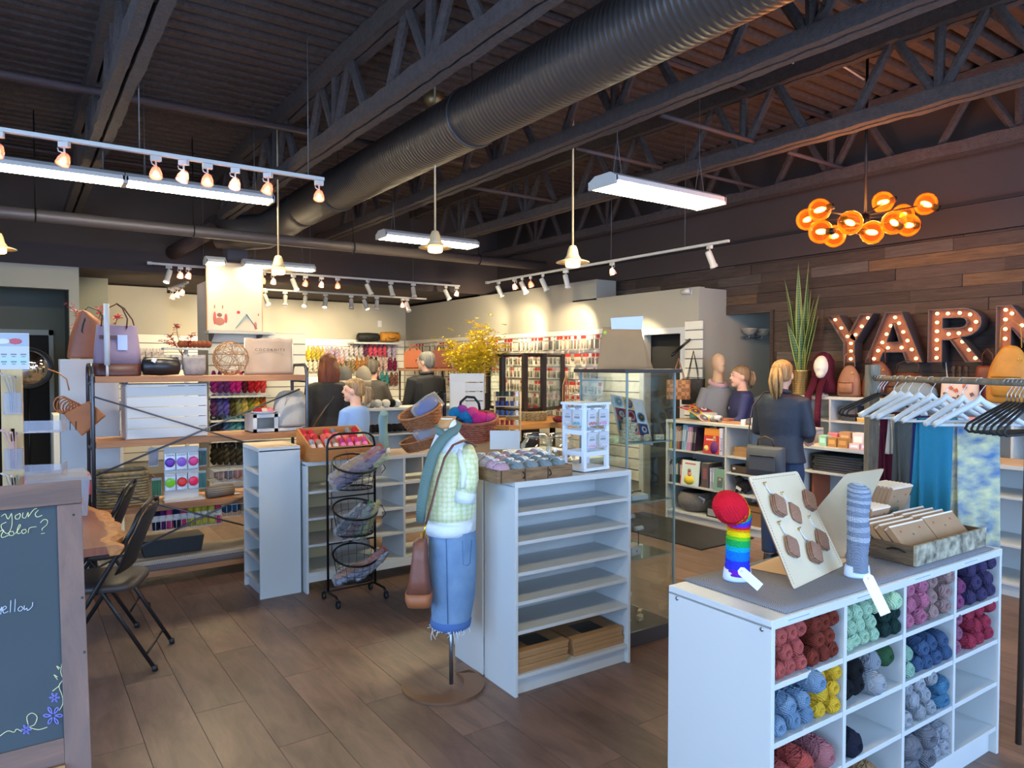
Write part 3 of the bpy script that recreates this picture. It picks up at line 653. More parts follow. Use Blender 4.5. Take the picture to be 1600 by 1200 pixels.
# ------------------------------------------------------------ sock display forms
def sock(name, label, base_px, pts, radii, bands, basem, H=TZ, base_h=.03, n=24, rib=.0016, tagm=None, flat=.8, grp=None, twist=0):
    "pts local path from the cuff up to the toe; bands = list of (fraction, material)"
    p = at(*base_px, H=H); t = thing(name, label, 'sock', (p.x, p.y, H), -YAW+twist, grp)
    # dense resample
    P = []; R = []
    seg = 70
    for i in range(seg+1):
        s_ = i/seg*(len(pts)-1); k = min(int(s_), len(pts)-2); f = s_-k
        q = [Vector(pts[max(0, min(len(pts)-1, k+d_))]) for d_ in (-1, 0, 1, 2)]; r_ = [radii[max(0, min(len(pts)-1, k+d_))] for d_ in (-1, 0, 1, 2)]
        cr = lambda a, b, c, d, f: .5*((2*b)+(-a+c)*f+(2*a-5*b+4*c-d)*f*f+(-a+3*b-3*c+d)*f**3)
        P.append(Vector([cr(q[0][j], q[1][j], q[2][j], q[3][j], f) for j in range(3)])); R.append(max(.002, cr(*r_, f)*(1+random.uniform(-1, 1)*rib*12)+(rib if i % 2 else 0)))
    m = MB(); m.tube(P, R, n, flat=flat)
    for fi in range(seg):
        fr = (fi+.5)/seg; b_ = [i for i, (f, mm) in enumerate(bands) if fr <= f][0]
        for j in range(n): m.mi[fi*n+j] = b_
    m.mi[-2] = 0; m.mi[-1] = len(bands)-1
    m.put('knitted_sock', [b[1] for b in bands], t)
    r0 = radii[0]
    MB().lathe([(r0*1.02, 0), (r0*1.06, .006), (r0*.98, base_h+.01)], 24, sy=flat).put('foot_form', basem, t)
    return t
kn = lambda rgb: mat('sock_%d_%d_%d' % rgb, rgb, .95, kind='knit', noise=(60, .5), rgb2=tuple(int(x*.8) for x in rgb), bump=(90, .5), spec=.1)
RB = [(120,40,190),(50,60,220),(20,120,235),(20,170,200),(30,170,90),(120,200,40),(250,220,20),(250,150,15),(225,40,50),(120,50,190),(50,80,225),(60,160,90),(250,190,20),(250,140,10),(222,30,50)]
FF = mat('foot_form_pale_blue', (196, 208, 230), .5)
bands = [((i+1)/len(RB)*(1 if i < 14 else 1), kn(c)) for i, c in enumerate(RB)]
cuts = [.05,.11,.17,.20,.245,.27,.31,.345,.39,.44,.485,.53,.565,.70,1.001]
bands = [(cuts[i], bands[i][1]) for i in range(15)]
sock('display_sock', 'rainbow striped sock slouched on a pale foot form beside the wooden charms', (1152, 905), [(0,0,.02),(0,0,.08),(.002,0,.15),(.004,0,.195),(.0,-.005,.225),(-.014,-.012,.252),(-.034,-.03,.262),(-.044,-.058,.256),(-.046,-.080,.248)], [.048,.047,.046,.044,.050,.055,.062,.060,.036], bands, FF, flat=.85, rib=.0028)
gb = [(128,138,156),(156,165,180),(120,131,150),(172,180,192)]
gbands = [((i+1)/24+.0005, kn(gb[i % 4] if i > 5 else gb[0])) for i in range(24)]
sock('display_sock', 'slouched blue grey marled sock on a pale foot form beside the packet crate', (1339, 900), [(0,0,.02),(0,0,.08),(.004,0,.15),(.0,0,.22),(.004,0,.28),(.002,-.004,.325),(.0,-.008,.345)], [.043,.041,.044,.042,.046,.045,.03], gbands, FF, flat=.8, rib=.0022)
def swing_tag(label, pix, dd, m=PAPER, w=.03, name='swing_tag'):
    a, b = at(*pix[0], d=dd), at(*pix[1], d=dd-.02); v = (b-a); L_ = v.length; z = v.normalized(); y = FW.normalized(); x = z.cross(y).normalized(); y = x.cross(z)
    M = Matrix((( x.x, y.x, z.x, a.x), (x.y, y.y, z.y, a.y), (x.z, y.z, z.z, a.z), (0,0,0,1)))
    t = thing(name, label, 'tag'); t.matrix_world = M
    MB().prism([(-w*.25, 0), (w*.25, 0), (w*.5, w*.3), (w*.5, L_), (-w*.5, L_), (-w*.5, w*.3)], .0012).put('card', m, t)
    MB().lathe([(.0035, 0), (.0035, .0022), (.0015, .0022), (.0015, 0)], 10, T=TR((0, .0017, w*.35), (PI/2, 0, 0)), cap=False).put('eyelet', GREYM, t)
    return t
swing_tag('white paper swing tag leaning against the cuff of the rainbow sock', ((1155, 889), (1188, 918)), 2.14, w=.027)
swing_tag('cream swing tag hanging over the cubby edge from the blue grey sock', ((1354, 898), (1384, 960)), 2.16, mat('cream_card', (226, 220, 200), .7), w=.033)
# ------------------------------------------------------------ leather fold-out boards with wooden charms
LEA = mat('veg_tan_leather', (214, 196, 164), .55, noise=(5, .4), rgb2=(202, 180, 146), bump=(120, .15)); LEE = mat('leather_edge', (142, 96, 62), .6)
def panel(t, name, cs, th, m, em=None, rcorner=.012):
    "panel from four corner points (world) with rounded corners, thickness away from camera"
    c = [Vector(q) for q in cs]; n = (c[1]-c[0]).cross(c[3]-c[0]).normalized()
    if n.dot(c[0]-Vector((0,0,CAMZ))) < 0: n = -n
    pts = []
    for i in range(4):
        p, a, b = c[i], c[i-1], c[(i+1) % 4]; ua = (a-p).normalized()*rcorner; ub = (b-p).normalized()*rcorner
        for f in (0, .5, 1): q = p+ua*(1-f)**2+ub*f**2; pts.append(q)
    k = len(pts); m_ = MB(); m_.add(pts+[q+n*th for q in pts], [tuple(range(k)), tuple(reversed(range(k, 2*k)))]); m_.cur = 1
    m_.add(pts+[q+n*th for q in pts], [(i, i+k, (i+1) % k+k, (i+1) % k) for i in range(k)])
    o = m_.put(name, [m, em or m], t); return o, n
t = thing('charm_board', 'cream leather stand-up board stitched at the edge, hung with six bundles of wooden lozenge charms', 'display board')
b0 = at(1240, 921, H=TZ); b1 = at(1318, 884, H=TZ); d0 = (b0-Vector((0,0,CAMZ))).dot(FW); d1 = (b1-Vector((0,0,CAMZ))).dot(FW)
tl, trr = at(1169, 745, d=d0+.07), at(1246, 736, d=d1+.0)
_, nn = panel(t, 'leather_panel', (b0, b1, trr, tl), .004, LEA, LEE)
def on_panel(u, v, off=0): return b0+(b1-b0)*u*(1)+( (tl-b0)*(1-u)+(trr-b1)*u )*v - nn*off
sm = MB()
for i in range(36):
    for (u, v, du, dv) in ((.035, .04+.92*i/36, 0, .014), (.965, .04+.92*i/36, 0, .014)): sm.tube([on_panel(u, v, .0006), on_panel(u+du, v+dv, .0006)], .0007, 4)
for i in range(18): sm.tube([on_panel(.06+.88*i/18, .97, .0006), on_panel(.06+.88*i/18+.03, .97, .0006)], .0007, 4)
sm.put('stitching', mat('thread_brown', (120, 90, 66), .8), t)
WALN = mat('walnut_veneer', (158, 116, 90), .6, kind='wood', noise=(30, 1), rgb2=(122, 84, 64), scale=(1, 1, 6)); GOLD = mat('gold_clasp', (214, 170, 70), .25, 1)
ux = (b1-b0).normalized(); vz = (tl-b0).normalized()
def charm(px, py, hook, n, label):
    # hangs from a gold lobster clasp on the board
    cu = Vector((0,0,0)); o0 = at(px, py, d=1); r = (o0-Vector((0,0,CAMZ))); den = r.dot(nn); tt = (b0-Vector((0,0,CAMZ))).dot(nn)/den; P = Vector((0,0,CAMZ))+r*tt
    r = at(*hook, d=1)-Vector((0,0,CAMZ)); Hk = Vector((0,0,CAMZ))+r*((b0-Vector((0,0,CAMZ))).dot(nn)/r.dot(nn))
    x = ux; y = nn; z = x.cross(y).normalized(); z = z if z.z > 0 else -z; x = y.cross(z)
    M = Matrix(((x.x, y.x, z.x, P.x), (x.y, y.y, z.y, P.y), (x.z, y.z, z.z, P.z), (0,0,0,1)))
    c = thing('wooden_charm', label, 'charm'); c.matrix_world = M; c['group'] = 'wooden charm bundles on the leather board'
    s_ = .034
    for k in range(n):
        ou = [(-s_*.62, s_*1.22), (-s_*.4, s_*1.28), (s_*.85, s_*.62), (s_*1.0, s_*.4), (s_*1.0, -s_*.1), (s_*.9, -s_*.35), (s_*.5, -s_*1.15), (s_*.3, -s_*1.2), (-s_*.85, -s_*.6), (-s_*1.0, -s_*.4), (-s_*1.0, s_*.25)]
        MB().prism([(a+.0, b) for a, b in ou], .0045, T=TR((-.003*k, -.006-.0062*k*-1-.0062*n, -.002*k), (0, 0, 0))).put('wood_slice', WALN, c, bev=.0008)
    h = M.inverted() @ Hk
    MB().tube([h+Vector((0,-.004,0)), h*.6+Vector((0,-.006,0)), Vector((0, -.008, s_*1.2))], .003, 6).put('cord', mat('clear_cord', (200, 200, 204), .4), c)
    MB().tube([h+Vector((.006*math.cos(a)-.004, -.005, .004*math.sin(a))) for a in [i*PI/5 for i in range(10)]], .0016, 6, closed=True).tube([h+Vector((.0, -.005, 0)), h+Vector((.012, -.005, .004))], .0022, 6).put('clasp', GOLD, c)
for (px, py, hk, n, lb) in ((1212, 791, (1193, 756), 3, 'thick walnut lozenge charm in the upper row beside the rainbow sock'), (1240, 803, (1220, 771), 1, 'single walnut lozenge charm in the centre of the leather board'), (1259, 783, (1236, 750), 3, 'stacked walnut lozenge charm in the upper row by the far edge'), (1234, 855, (1216, 817), 2, 'walnut lozenge charm in the lower row near the rainbow sock'), (1268, 864, (1247, 827), 3, 'thick walnut lozenge charm lowest on the leather board'), (1281, 845, (1262, 808), 2, 'walnut lozenge charm tucked behind the lowest one')): charm(px, py, hk, n, lb)
# folded base and second leather board
t2 = thing('leather_board', 'plain cream leather board standing open behind the blue grey sock', 'display board')
q0, q1 = at(1232, 822, d=d0+.36), at(1322, 870, H=TZ+.003)
c0_, c1_, c2_, c3_ = at(1240, 872, H=TZ), at(1345, 872, H=TZ), at(1382, 733, d=2.62), at(1322, 741, d=2.66)
panel(t2, 'leather_panel', (at(1228, 852, H=TZ), at(1318, 872, H=TZ), at(1382, 732, d=2.42), at(1321, 741, d=2.55)), .004, LEA, LEE)
panel(t2, 'base_flap', (at(1168, 887, H=TZ+.001), at(1262, 905, H=TZ+.001), at(1330, 874, H=TZ+.001), at(1236, 862, H=TZ+.001)), .003, mat('leather_flesh_side', (222, 188, 150), .7), LEE)
# ------------------------------------------------------------ crate of packets
c0 = at(1432, 886, H=TZ); c1 = at(1531, 851, H=TZ)
ra = crz
crate = thing('wooden_crate', 'weathered wooden crate with peeling pale paint full of upright card packets', 'crate', (c0.x, c0.y, TZ), ra)
w_ = (c1-c0).length; dpt = .20; hh = .078
OLDW = mat('weathered_crate_wood', (120, 98, 72), .85, kind='wood', noise=(7, 1), rgb2=(66, 52, 40), scale=(1.2, 1.2, 9), bump=(30, .6))
PEEL = mat('peeling_crate_paint', (184, 176, 150), .85, noise=(24, 1), rgb2=(74, 68, 58), bump=(40, .5))
MB().box(0, w_, 0, .012, 0, hh).put('front_board', PEEL, crate, bev=.001); MB().box(0, w_, dpt-.012, dpt, 0, hh).put('back_board', OLDW, crate)
MB().box(0, .012, .012, dpt-.012, 0, hh*.93).put('side_board', OLDW, crate, bev=.001); MB().box(w_-.012, w_, .012, dpt-.012, 0, hh*.93).put('side_board', OLDW, crate)
MB().box(.012, w_-.012, .012, dpt-.012, 0, .01).put('bottom_board', OLDW, crate)
MB().tube([(-.004, .04, hh*.6), (-.012, .06, hh*.72), (-.012, .09, hh*.72), (-.004, .11, hh*.6)], .003, 6).put('iron_handle', BLACKM, crate)
KP = mat('packet_kraft', (166, 132, 98), .75, noise=(10, .3)); KP2 = mat('packet_pale_edge', (226, 214, 196), .7); KR = mat('print_red', (170, 74, 58), .7); KG = mat('print_green_grey', (84, 96, 84), .7)
CR = Matrix.Translation(crate.location) @ Matrix.Rotation(ra, 4, 'Z')
def packet(x, y, z, lean, w, h, label, grp, rz=0, th=.018, oval=False):
    t = thing('card_packet', label, 'packet', CR @ Vector((x, y, z)), (lean, 0, ra+rz), grp)
    MB().box(0, w, 0, th, 0, h).put('card_box', KP, t, bev=.001)
    MB().box(.0, w, -.0005, th, h-.006, h+.001).put('top_edge', KP2, t)
    for k in range(3): MB().ell((w*(.2+.28*k), -.0006, h*(.80-.14*(k % 2))), (.006, .0006, .005), 8, 4).put('printed_flower', KR if k != 1 else KG, t)
    if oval: MB().lathe([(.0, 0), (.034, 0), (.034, .0008), (.0, .0008)], 20, T=TR((w*.5, .0004, h*.45), (PI/2, 0, 0)), sy=.5).put('label_window', KG, t)
    return t
for k in range(4): packet(.026, .022+.040*k, .014, -.72, w_*.45, .150, 'kraft packet filed leaning back, %s from the crate front, inner file' % NUM[k], 'kraft packets filed in the crate', th=.024)
for k in range(4): packet(.03+w_*.455, .022+.040*k, .014, -.72, w_*.44, .156, 'kraft packet filed leaning back, %s from the crate front, outer file' % NUM[k], 'kraft packets filed in the crate', th=.024)
for j, (px, py, w, h, n, lb) in enumerate(((1346, 846, .14, .15, 6, 'front block'), (1372, 829, .17, .21, 7, 'taller back block'))):
    p = CR.inverted() @ at(px, py, H=TZ+.012)
    for k in range(n): packet(p.x+.002*k, p.y+.019*k, .012, .32, w, h, 'upright kraft packet with printed flowers, %s in the %s' % (NUM[k], lb), 'leaning kraft packets, %s' % lb, th=.017, oval=(k == 0))
# ================================================================== MIDDLE GROUND
# --- five shelf bookcase
A1 = at(805, 1091, H=0); B1 = at(985, 1035, H=0); bz = frame_of(A1, B1)
bk, bx_, bzs = unit('bookcase', 'white open bookcase of six tiers with card boxes in its lowest tier', 'bookcase', (A1.x, A1.y, 0), bz, (B1-A1).length, .29, 1.065, 1, [.315, .46, .605, .76, .905], kick=.085)
BKM = Matrix.Translation(bk.location) @ Matrix.Rotation(bz, 4, 'Z'); bw = (B1-A1).length
for i in range(14):
    for xx in (.0185, bw-.0185): MB().lathe([(.001, 0), (.0025, 0), (.0025, .0006), (.001, .0006)], 6, T=TR((xx, .05, .2+.055*i), (0, PI/2, 0))).put('peg_hole', mat('peg_hole_grey', (130, 134, 140), .6), bk)
bk2, _, _ = unit('bookcase', 'white bookcase standing back to back behind the open one, blank side showing', 'bookcase', (A1.x-math.sin(bz)*.61-.0+math.cos(bz)*bw, A1.y+math.cos(bz)*.61+math.sin(bz)*bw, 0), bz+PI, bw, .30, 1.04, 1, 5, kick=.085)
# flat card boxes
def cbox(M, x, y, z, w, d, h, label, grp, win=True, rz=0):
    t = thing('card_box', label, 'box', M @ Vector((x, y, z)), bz+rz, grp)
    MB().box(0, w, 0, d, 0, h*.62).put('tray', KRAFT, t, bev=.002); MB().box(-.003, w+.003, -.003, d+.003, h*.5, h).put('lid', KRAFT, t, bev=.002)
    if win: MB().box(w*.28, w*.72, d*.2, d*.75, h, h+.001).put('window', mat('box_window_dark', (52, 46, 42), .3), t)
    return t
for k in range(3): cbox(BKM, .03+.004*k, .02+.002*k, bzs[0]+.0005+.036*k, .31, .22, .035, 'flat kraft box, %s of the stack of three beside the skirt' % ('bottom', 'middle', 'top')[k], 'boxes in the lowest tier', k == 2)
for k in range(2): cbox(BKM, .395-.01*k, .03, bzs[0]+.0005+.048*k, .345, .225, .047, 'larger kraft box, %s of the pair by the glass case' % ('lower', 'upper')[k], 'boxes in the lowest tier', k == 1)
# tray of cellophane cakes
BTOP = 1.066
ta = at(817, 752, H=BTOP); tb = at(899, 737, H=BTOP); tl_ = at(742, 731, H=BTOP)
rzt = bz; tray = thing('wooden_tray', 'shallow rustic wooden tray of wrapped pastel yarn cakes on the bookcase', 'tray', (ta.x-.02, ta.y+.0, BTOP), rzt)
RW = mat('rustic_tray_wood', (150, 116, 78), .75, kind='wood', noise=(7, 1), rgb2=(92, 66, 42), scale=(1, 1, 8))
tw, td, th_ = (tb-ta).length+.06, .30, .062
tw = .46
TM = Matrix.Translation(tray.location) @ Matrix.Rotation(rzt, 4, 'Z')
tray.location = TM @ Vector((-.13, .0, 0)); TM = Matrix.Translation(tray.location) @ Matrix.Rotation(rzt, 4, 'Z')
MB().box(0, tw, 0, .012, 0, th_).put('front_board', RW, tray, bev=.001); MB().box(0, tw, td-.012, td, 0, th_).put('back_board', RW, tray, bev=.001)
MB().box(0, .012, .012, td-.012, 0, th_).put('side_board', RW, tray, bev=.001); MB().box(tw-.012, tw, .012, td-.012, 0, th_).put('side_board', RW, tray, bev=.001)
MB().box(.012, tw-.012, .012, td-.012, 0, .008).put('bottom_board', RW, tray)
for xx in (.02, .16, .30): MB().box(xx, xx+.006, -.0015, 0, 0, th_).put('plank_joint', mat('joint_dark', (60, 44, 30), .8), tray)
for xx in (.15, .31): MB().tube([(xx, -.002, th_*.75), (xx, -.014, th_*.6), (xx+.004, -.014, th_*.4), (xx, -.002, th_*.25)], .003, 6).put('iron_hook', BLACKM, tray)
cakecol = [((86, 130, 150), 'teal blue'), ((96, 128, 130), 'sea grey'), ((150, 170, 172), 'misty grey'), ((220, 150, 170), 'pink'), ((210, 190, 200), 'pale lilac')]
lay = [[3, 1, 0, 0, 0], [4, 3, 1, 0, 0], [4, 3, 3, 0, 2]]
lay = [[1, 1, 1, 1, 1], [0, 0, 0, 1, 1], [3, 3, 0, 0, 0], [4, 4, 3, 3, 3]]
LB_ = mat('cake_band_paper', (232, 234, 236), .6)
ck0 = None
for r_ in range(4):
    for c_ in range(5):
        col, nm = cakecol[lay[r_][c_]]
        if c_ == 0 and r_ < 3: col, nm = cakecol[3 if r_ < 2 else 4]
        if ck0 is None:
            ck0 = thing('yarn_cake', 'x', 'yarn')
            MB().lathe([(.001, -.03), (.012, -.036), (.03, -.033), (.041, -.018), (.043, 0), (.041, .018), (.03, .033), (.012, .036), (.001, .03)], 18, T=TR((0,0,0), (0, PI/2, 0))).put('cake', yarn(col), ck0)
            MB().grid(10, 3, lambda u, v: (-.018+.036*v, .0455*math.sin((u-.5)*1.9), .0455*math.cos((u-.5)*1.9))).put('paper_band', LB_, ck0, solid=.001)
            MB().ell((0, 0, 0), (.042, .049, .049), 14, 8).put('wrapper', BAGP, ck0); c = ck0
        else: c = dup(ck0)
        c.location = TM @ Vector((.055+.086*c_+(.0), .05+.066*r_, .052+.008*r_)); c.rotation_euler = (random.uniform(-.3, .3)-.35, 0, rzt+random.uniform(-.2, .2)+.3)
        recolour([q for q in c.children if q.name.startswith('cake')][0], yarn(col))
        c['label'] = '%s cellophane yarn cake, %s row of the tray, %s from mannequin side' % (nm, ('front', 'second', 'third', 'back')[r_], NUM[c_]); c['group'] = 'wrapped yarn cakes in the tray'
# white notion tower
q = at(925, 737, H=BTOP)
tw_ = thing('display_stand', 'small white wooden four-post spinner hung with clear packets of notions', 'stand', (q.x+.02, q.y+.075, BTOP+.006), bz+.12)
PW = mat('painted_white_wood', (214, 222, 234), .5)
MB().lathe([(.001, -.006), (.075, -.006), (.075, 0), (.001, 0)], 20).put('turntable', BLK, tw_)
MB().box(-.10, .10, -.085, .085, 0, .016).put('base_board', PW, tw_, bev=.001); MB().box(-.105, .105, -.09, .09, .352, .366).put('top_board', PW, tw_, bev=.001)
for sx in (-1, 1):
    for sy in (-1, 1): MB().box(sx*.088-.011, sx*.088+.011, sy*.072-.009, sy*.072+.009, .016, .352).put('post', PW, tw_)
for z in (.09, .205, .325):
    for sy in (-1, 1): MB().box(-.077, .077, sy*.074-.004, sy*.074+.004, z-.012, z+.012).put('cross_bar', PW, tw_)
    for sx in (-1, 1): MB().box(sx*.088-.004, sx*.088+.004, -.063, .063, z-.012, z+.012).put('cross_bar', PW, tw_)
TWM = Matrix.Translation(tw_.location) @ Matrix.Rotation(tw_.rotation_euler.z, 4, 'Z')
def packet_bag(name, label, M, grp, col, w=.06, h=.085, card=PAPER):
    t = thing(name, label, 'packet', (0, 0, 0), 0, grp); t.matrix_world = M
    MB().tube([(0, .012, .004), (0, -.014, .004), (0, -.018, .012)], .0016, 5).put('peg', BLACKM, t)
    MB().box(-w/2, w/2, -.006, -.003, -h, -.004).put('header_card', card, t)
    MB().box(-w*.32, w*.32, -.0075, -.006, -h*.55, -h*.42).box(-w*.25, w*.25, -.0075, -.006, -h*.34, -h*.30).put('print', mat('print_grey', (128, 130, 138), .6), t)
    m = MB()
    for i in range(5): m.ell((-w*.36+w*.18*i, -.010, -h*.88+.004*(i % 2)), (w*.11, .005, .007), 8, 6)
    m.put('contents', col, t)
    MB().box(-w/2-.003, w/2+.003, -.018, -.002, -h-.004, 0).put('clear_bag', BAGP, t); return t
RED_, PNK, WHT, TEA = cm((206, 46, 60), .4), cm((228, 150, 196), .4), cm((222, 214, 214), .4), cm((40, 170, 180), .4)
for i, (x, z, c, n) in enumerate(((-.042, .325, RED_, 'red'), (.042, .325, PNK, 'lilac pink'), (-.042, .205, cm((236, 176, 196), .4), 'pale pink'), (.042, .205, WHT, 'pearl white'))):
    packet_bag('notion_packet', 'clear packet with %s stitch markers hanging on the white spinner' % n, TWM @ TR((x, -.082, z+.004)), 'notion packets on the white spinner', c)
for i, (y, z, c, n) in enumerate(((-.035, .325, TEA, 'turquoise'), (.035, .325, WHT, 'clear'))):
    packet_bag('notion_packet', 'clear packet with %s markers on the side of the white spinner facing the tray' % n, TWM @ TR((-.098, y, z+.004), (0, 0, -PI/2)), 'notion packets on the white spinner', c)
# --- glass showcase
ga = at(978, 1014, H=0); gb_ = at(1036, 992, H=0)
gz = bz; gw, gd, gh = .385, .42, 1.615
gc = thing('glass_showcase', 'tall glass display case with dark base and top beside the white bookcase', 'display case', (ga.x, ga.y, 0), gz)
GM = Matrix.Translation(gc.location) @ Matrix.Rotation(gz, 4, 'Z')
ESP = mat('espresso_laminate', (62, 54, 52), .45); GEDGE = mat('glass_edge_green', (132, 152, 150), .25, spec=.6)
MB().box(-.004, gw+.004, -.004, gd+.004, 0, .085).put('base', ESP, gc, bev=.002); MB().box(-.04, gw+.03, -.03, gd+.02, gh-.022, gh).put('top_board', ESP, gc, bev=.002)
for nm, b_ in (('front', (0, gw, 0, .005)), ('back', (0, gw, gd-.005, gd)), ('side', (0, .005, .005, gd-.005)), ('side', (gw-.005, gw, .005, gd-.005))): MB().box(*b_, .086, gh-.023).put('glass_pane', CLEAR, gc)
for x, y in ((0, 0), (gw, 0), (0, gd), (gw, gd)): MB().box(x-.005, x+.005, y-.005, y+.005, .086, gh-.023).put('corner_strip', GEDGE, gc)
SHG = glass('shelf_glass', (200, 224, 220), .08, (240, 250, 248), clear=True)
shz = [.50, .83, 1.18, 1.50]
for z in shz[:3]:
    MB().box(.008, gw-.008, .008, gd-.008, z, z+.006).put('glass_shelf', SHG, gc); MB().box(.008, gw-.008, .0065, .0078, z, z+.006).put('shelf_edge', GEDGE, gc)
MB().box(.05, .20, .12, .28, .16, .24).ell((.125, .2, .26), (.08, .07, .03), 14, 8) if 0 else None
t = thing('white_pedestal', 'small white flared pedestal on the floor of the glass case', 'pedestal', GM @ Vector((.13, .20, .086)), gz)
MB().lathe([(.07, 0), (.055, .01), (.03, .06), (.025, .11), (.05, .14), (.075, .15), (.075, .165), (.001, .165)], 22).put('pedestal_body', WHITE, t)
SIGM = mat('laser_cut_ply', (206, 188, 148), .6, noise=(40, .4))
def plysign(x, y, z, rz, label, w=.05, h=.035):
    t = thing('wood_token', label, 'ornament', GM @ Vector((x, y, z)), gz+rz, 'plywood block ornaments in the glass case')
    MB().box(0, w, 0, .022, 0, h).put('block', SIGM, t, bev=.001); MB().box(w*.1, w*.45, -.0008, 0, h*.5, h*.62).box(w*.55, w*.9, -.0008, 0, h*.3, h*.42).put('engraving', mat('burnt_line', (120, 96, 64), .7), t); return t
k = 0
for r_, n in enumerate((3, 2, 2, 1)):
    for j in range(n): plysign(.03+j*.052+r_*.012, .08, shz[2]+.007+.0365*r_, .05*r_, 'pale plywood house block, %s of the %s course of the pile' % (NUM[j], ('lowest', 'second', 'third', 'top')[r_]))
plysign(.22, .06, shz[2]+.007, .4, 'pale plywood block lying apart beside the pile'); plysign(.30, .07, shz[2]+.007, -.2, 'pale plywood block at the outer edge of the glass shelf', .06, .03)
plysign(.20, .10, .087, .3, 'plywood block on the dark floor of the case'); plysign(.27, .16, .087, .6, 'plywood block behind the first one on the case floor')
t = thing('jewellery_box', 'white open jewellery box on the upper middle glass shelf', 'box', GM @ Vector((.10, .06, shz[1]+.007)), gz)
MB().box(0, .13, 0, .10, 0, .03).put('tray', WHITE, t, bev=.002); MB().tube([(.02, .05, .032), (.05, .03, .05), (.08, .06, .04), (.11, .04, .045)], .006, 6).put('brown_trinket', mat('trinket_brown', (96, 70, 52), .5), t)
t = thing('jewellery_box', 'white block box on the lower glass shelf of the case', 'box', GM @ Vector((.10, .06, shz[0]+.007)), gz+.2)
MB().box(0, .10, 0, .10, 0, .05).put('block', WHITE, t, bev=.002); MB().lathe([(.001, 0), (.008, 0), (.008, .001), (.001, .001)], 10, T=TR((.05, -.001, .025), (PI/2, 0, 0))).put('label_dot', mat('print_grey', (0,)*3), t)
for z, lb in ((shz[0]+.16, 'small white cylinder earring stand, lower one in the case'), (shz[0]+.24, 'small white cylinder earring stand, upper one in the case')):
    t = thing('earring_stand', lb, 'stand', GM @ Vector((.14+(.05 if 'lower' in lb else -.02), .1, shz[0]+.007)), gz)
    MB().tube([(0, 0, 0), (0, 0, z-shz[0]-.02)], .003, 6).put('stem', BLACKM, t); MB().tube([(-.03, 0, z-shz[0]-.01), (.03, 0, z-shz[0]-.01)], .014, 12).put('white_bar', WHITE, t)
# crochet blanket draped inside the case (granny squares) hanging over a slanted easel
t = thing('crochet_blanket', 'granny square blanket with cream border displayed on the slope inside the glass case', 'blanket')
sq = .078; cols = [((206,120,110),(90,96,150),(240,220,180)), ((232,238,230),(150,190,190),(200,210,200)), ((176,60,76),(220,226,226),(70,80,100)), ((70,130,168),(206,80,70),(236,190,90)), ((226,232,232),(90,104,124),(140,180,190)), ((84,86,98),(240,240,236),(50,110,180)), ((236,190,100),(206,150,160),(60,120,170)), ((72,60,72),(190,60,70),(224,160,170))]
o_, ex, ez = GM @ Vector((.075, .14, 1.235)), (Matrix.Rotation(gz, 4, 'Z') @ Vector((1, .0, -.16))).normalized(), (Matrix.Rotation(gz, 4, 'Z') @ Vector((.1, .42, .9))).normalized()
en = ex.cross(ez)
def onb(u, v, n=0): return o_+ex*u+ez*v+en*(n)
m = MB(); m.add([onb(-.01, -.05), onb(.26, -.05), onb(.26, .25), onb(-.01, .25)]+[onb(-.01, -.05, -.006), onb(.26, -.05, -.006), onb(.26, .25, -.006), onb(-.01, .25, -.006)], [(0,1,2,3), (7,6,5,4), (0,4,5,1), (1,5,6,2), (2,6,7,3), (3,7,4,0)]); m.put('cream_ground', kn((226, 222, 210)), t)
idx = 0
sgn = 1 if en.dot(-FW) > 0 else -1
for r_ in range(3):
    for c_ in range(3):
        if r_ == 2 and c_ == 2: continue
        cc = cols[(idx*5+3) % 8]; idx += 1; u0, v0 = .004+c_*(sq+.004), .004+r_*(sq+.004)-.0
        m = MB(); q4 = lambda n: [onb(u0, v0, n), onb(u0+sq, v0, n), onb(u0+sq, v0+sq, n), onb(u0, v0+sq, n)]
        m.add(q4(0)+q4(sgn*.003), [(0,1,2,3), (7,6,5,4), (0,4,5,1), (1,5,6,2), (2,6,7,3), (3,7,4,0)])
        for j, (r0, h) in enumerate(((.40, .0045), (.27, .006), (.12, .008))):
            m.cur = j+1; ring = [onb(u0+sq/2+math.cos(a)*sq*r0*(1+.06*(i % 2)), v0+sq/2+math.sin(a)*sq*r0*(1+.06*(i % 2)), sgn*h) for i, a in enumerate([2*PI*i/16 for i in range(16)])]
            m.add(ring+[onb(u0+sq/2, v0+sq/2, sgn*(h+.001))], [(i, (i+1) % 16, 16) for i in range(16)]+[(16, (i+1) % 16, i) for i in range(16)])
        m.put('granny_square', [kn(cc[0]), kn(cc[2]), kn(cc[1]), kn(cc[0] if idx % 2 else (220, 160, 60))], t)
# second blanket spilling on to the book counter: built with the counter
# cardboard sign on top of the case: folded blank card with white paper
t = thing('card_sign_back', 'plain brown folded card standing on the glass case with white sheet above', 'card sign', GM @ Vector((.035, .17, gh)), gz-.35)
MB().prism([(-.10, 0), (.22, 0), (.19, .25), (-.05, .25)], .004, T=TR((0, -.02, 0), (-.12, 0, 0))).put('card_front', KRAFT, t)
MB().prism([(.218, 0), (.27, 0), (.19, .25), (.188, .25)], .004, T=TR((0, -.02, 0), (-.10, 0, .1))).put('card_side', KRAFT, t)
MB().prism([(-.015, .235), (.18, .235), (.185, .315), (-.02, .30)], .002, T=TR((0, -.035, 0), (-.02, 0, 0))).put('white_sheet', PAPER, t)
MB().lathe([(.001, 0), (.011, 0), (.011, .001), (.001, .001)], 14, T=TR((-.052, -.02, .215), (PI/2, 0, 0))).put('yellow_sticker', cm((196, 208, 60), .5), t)
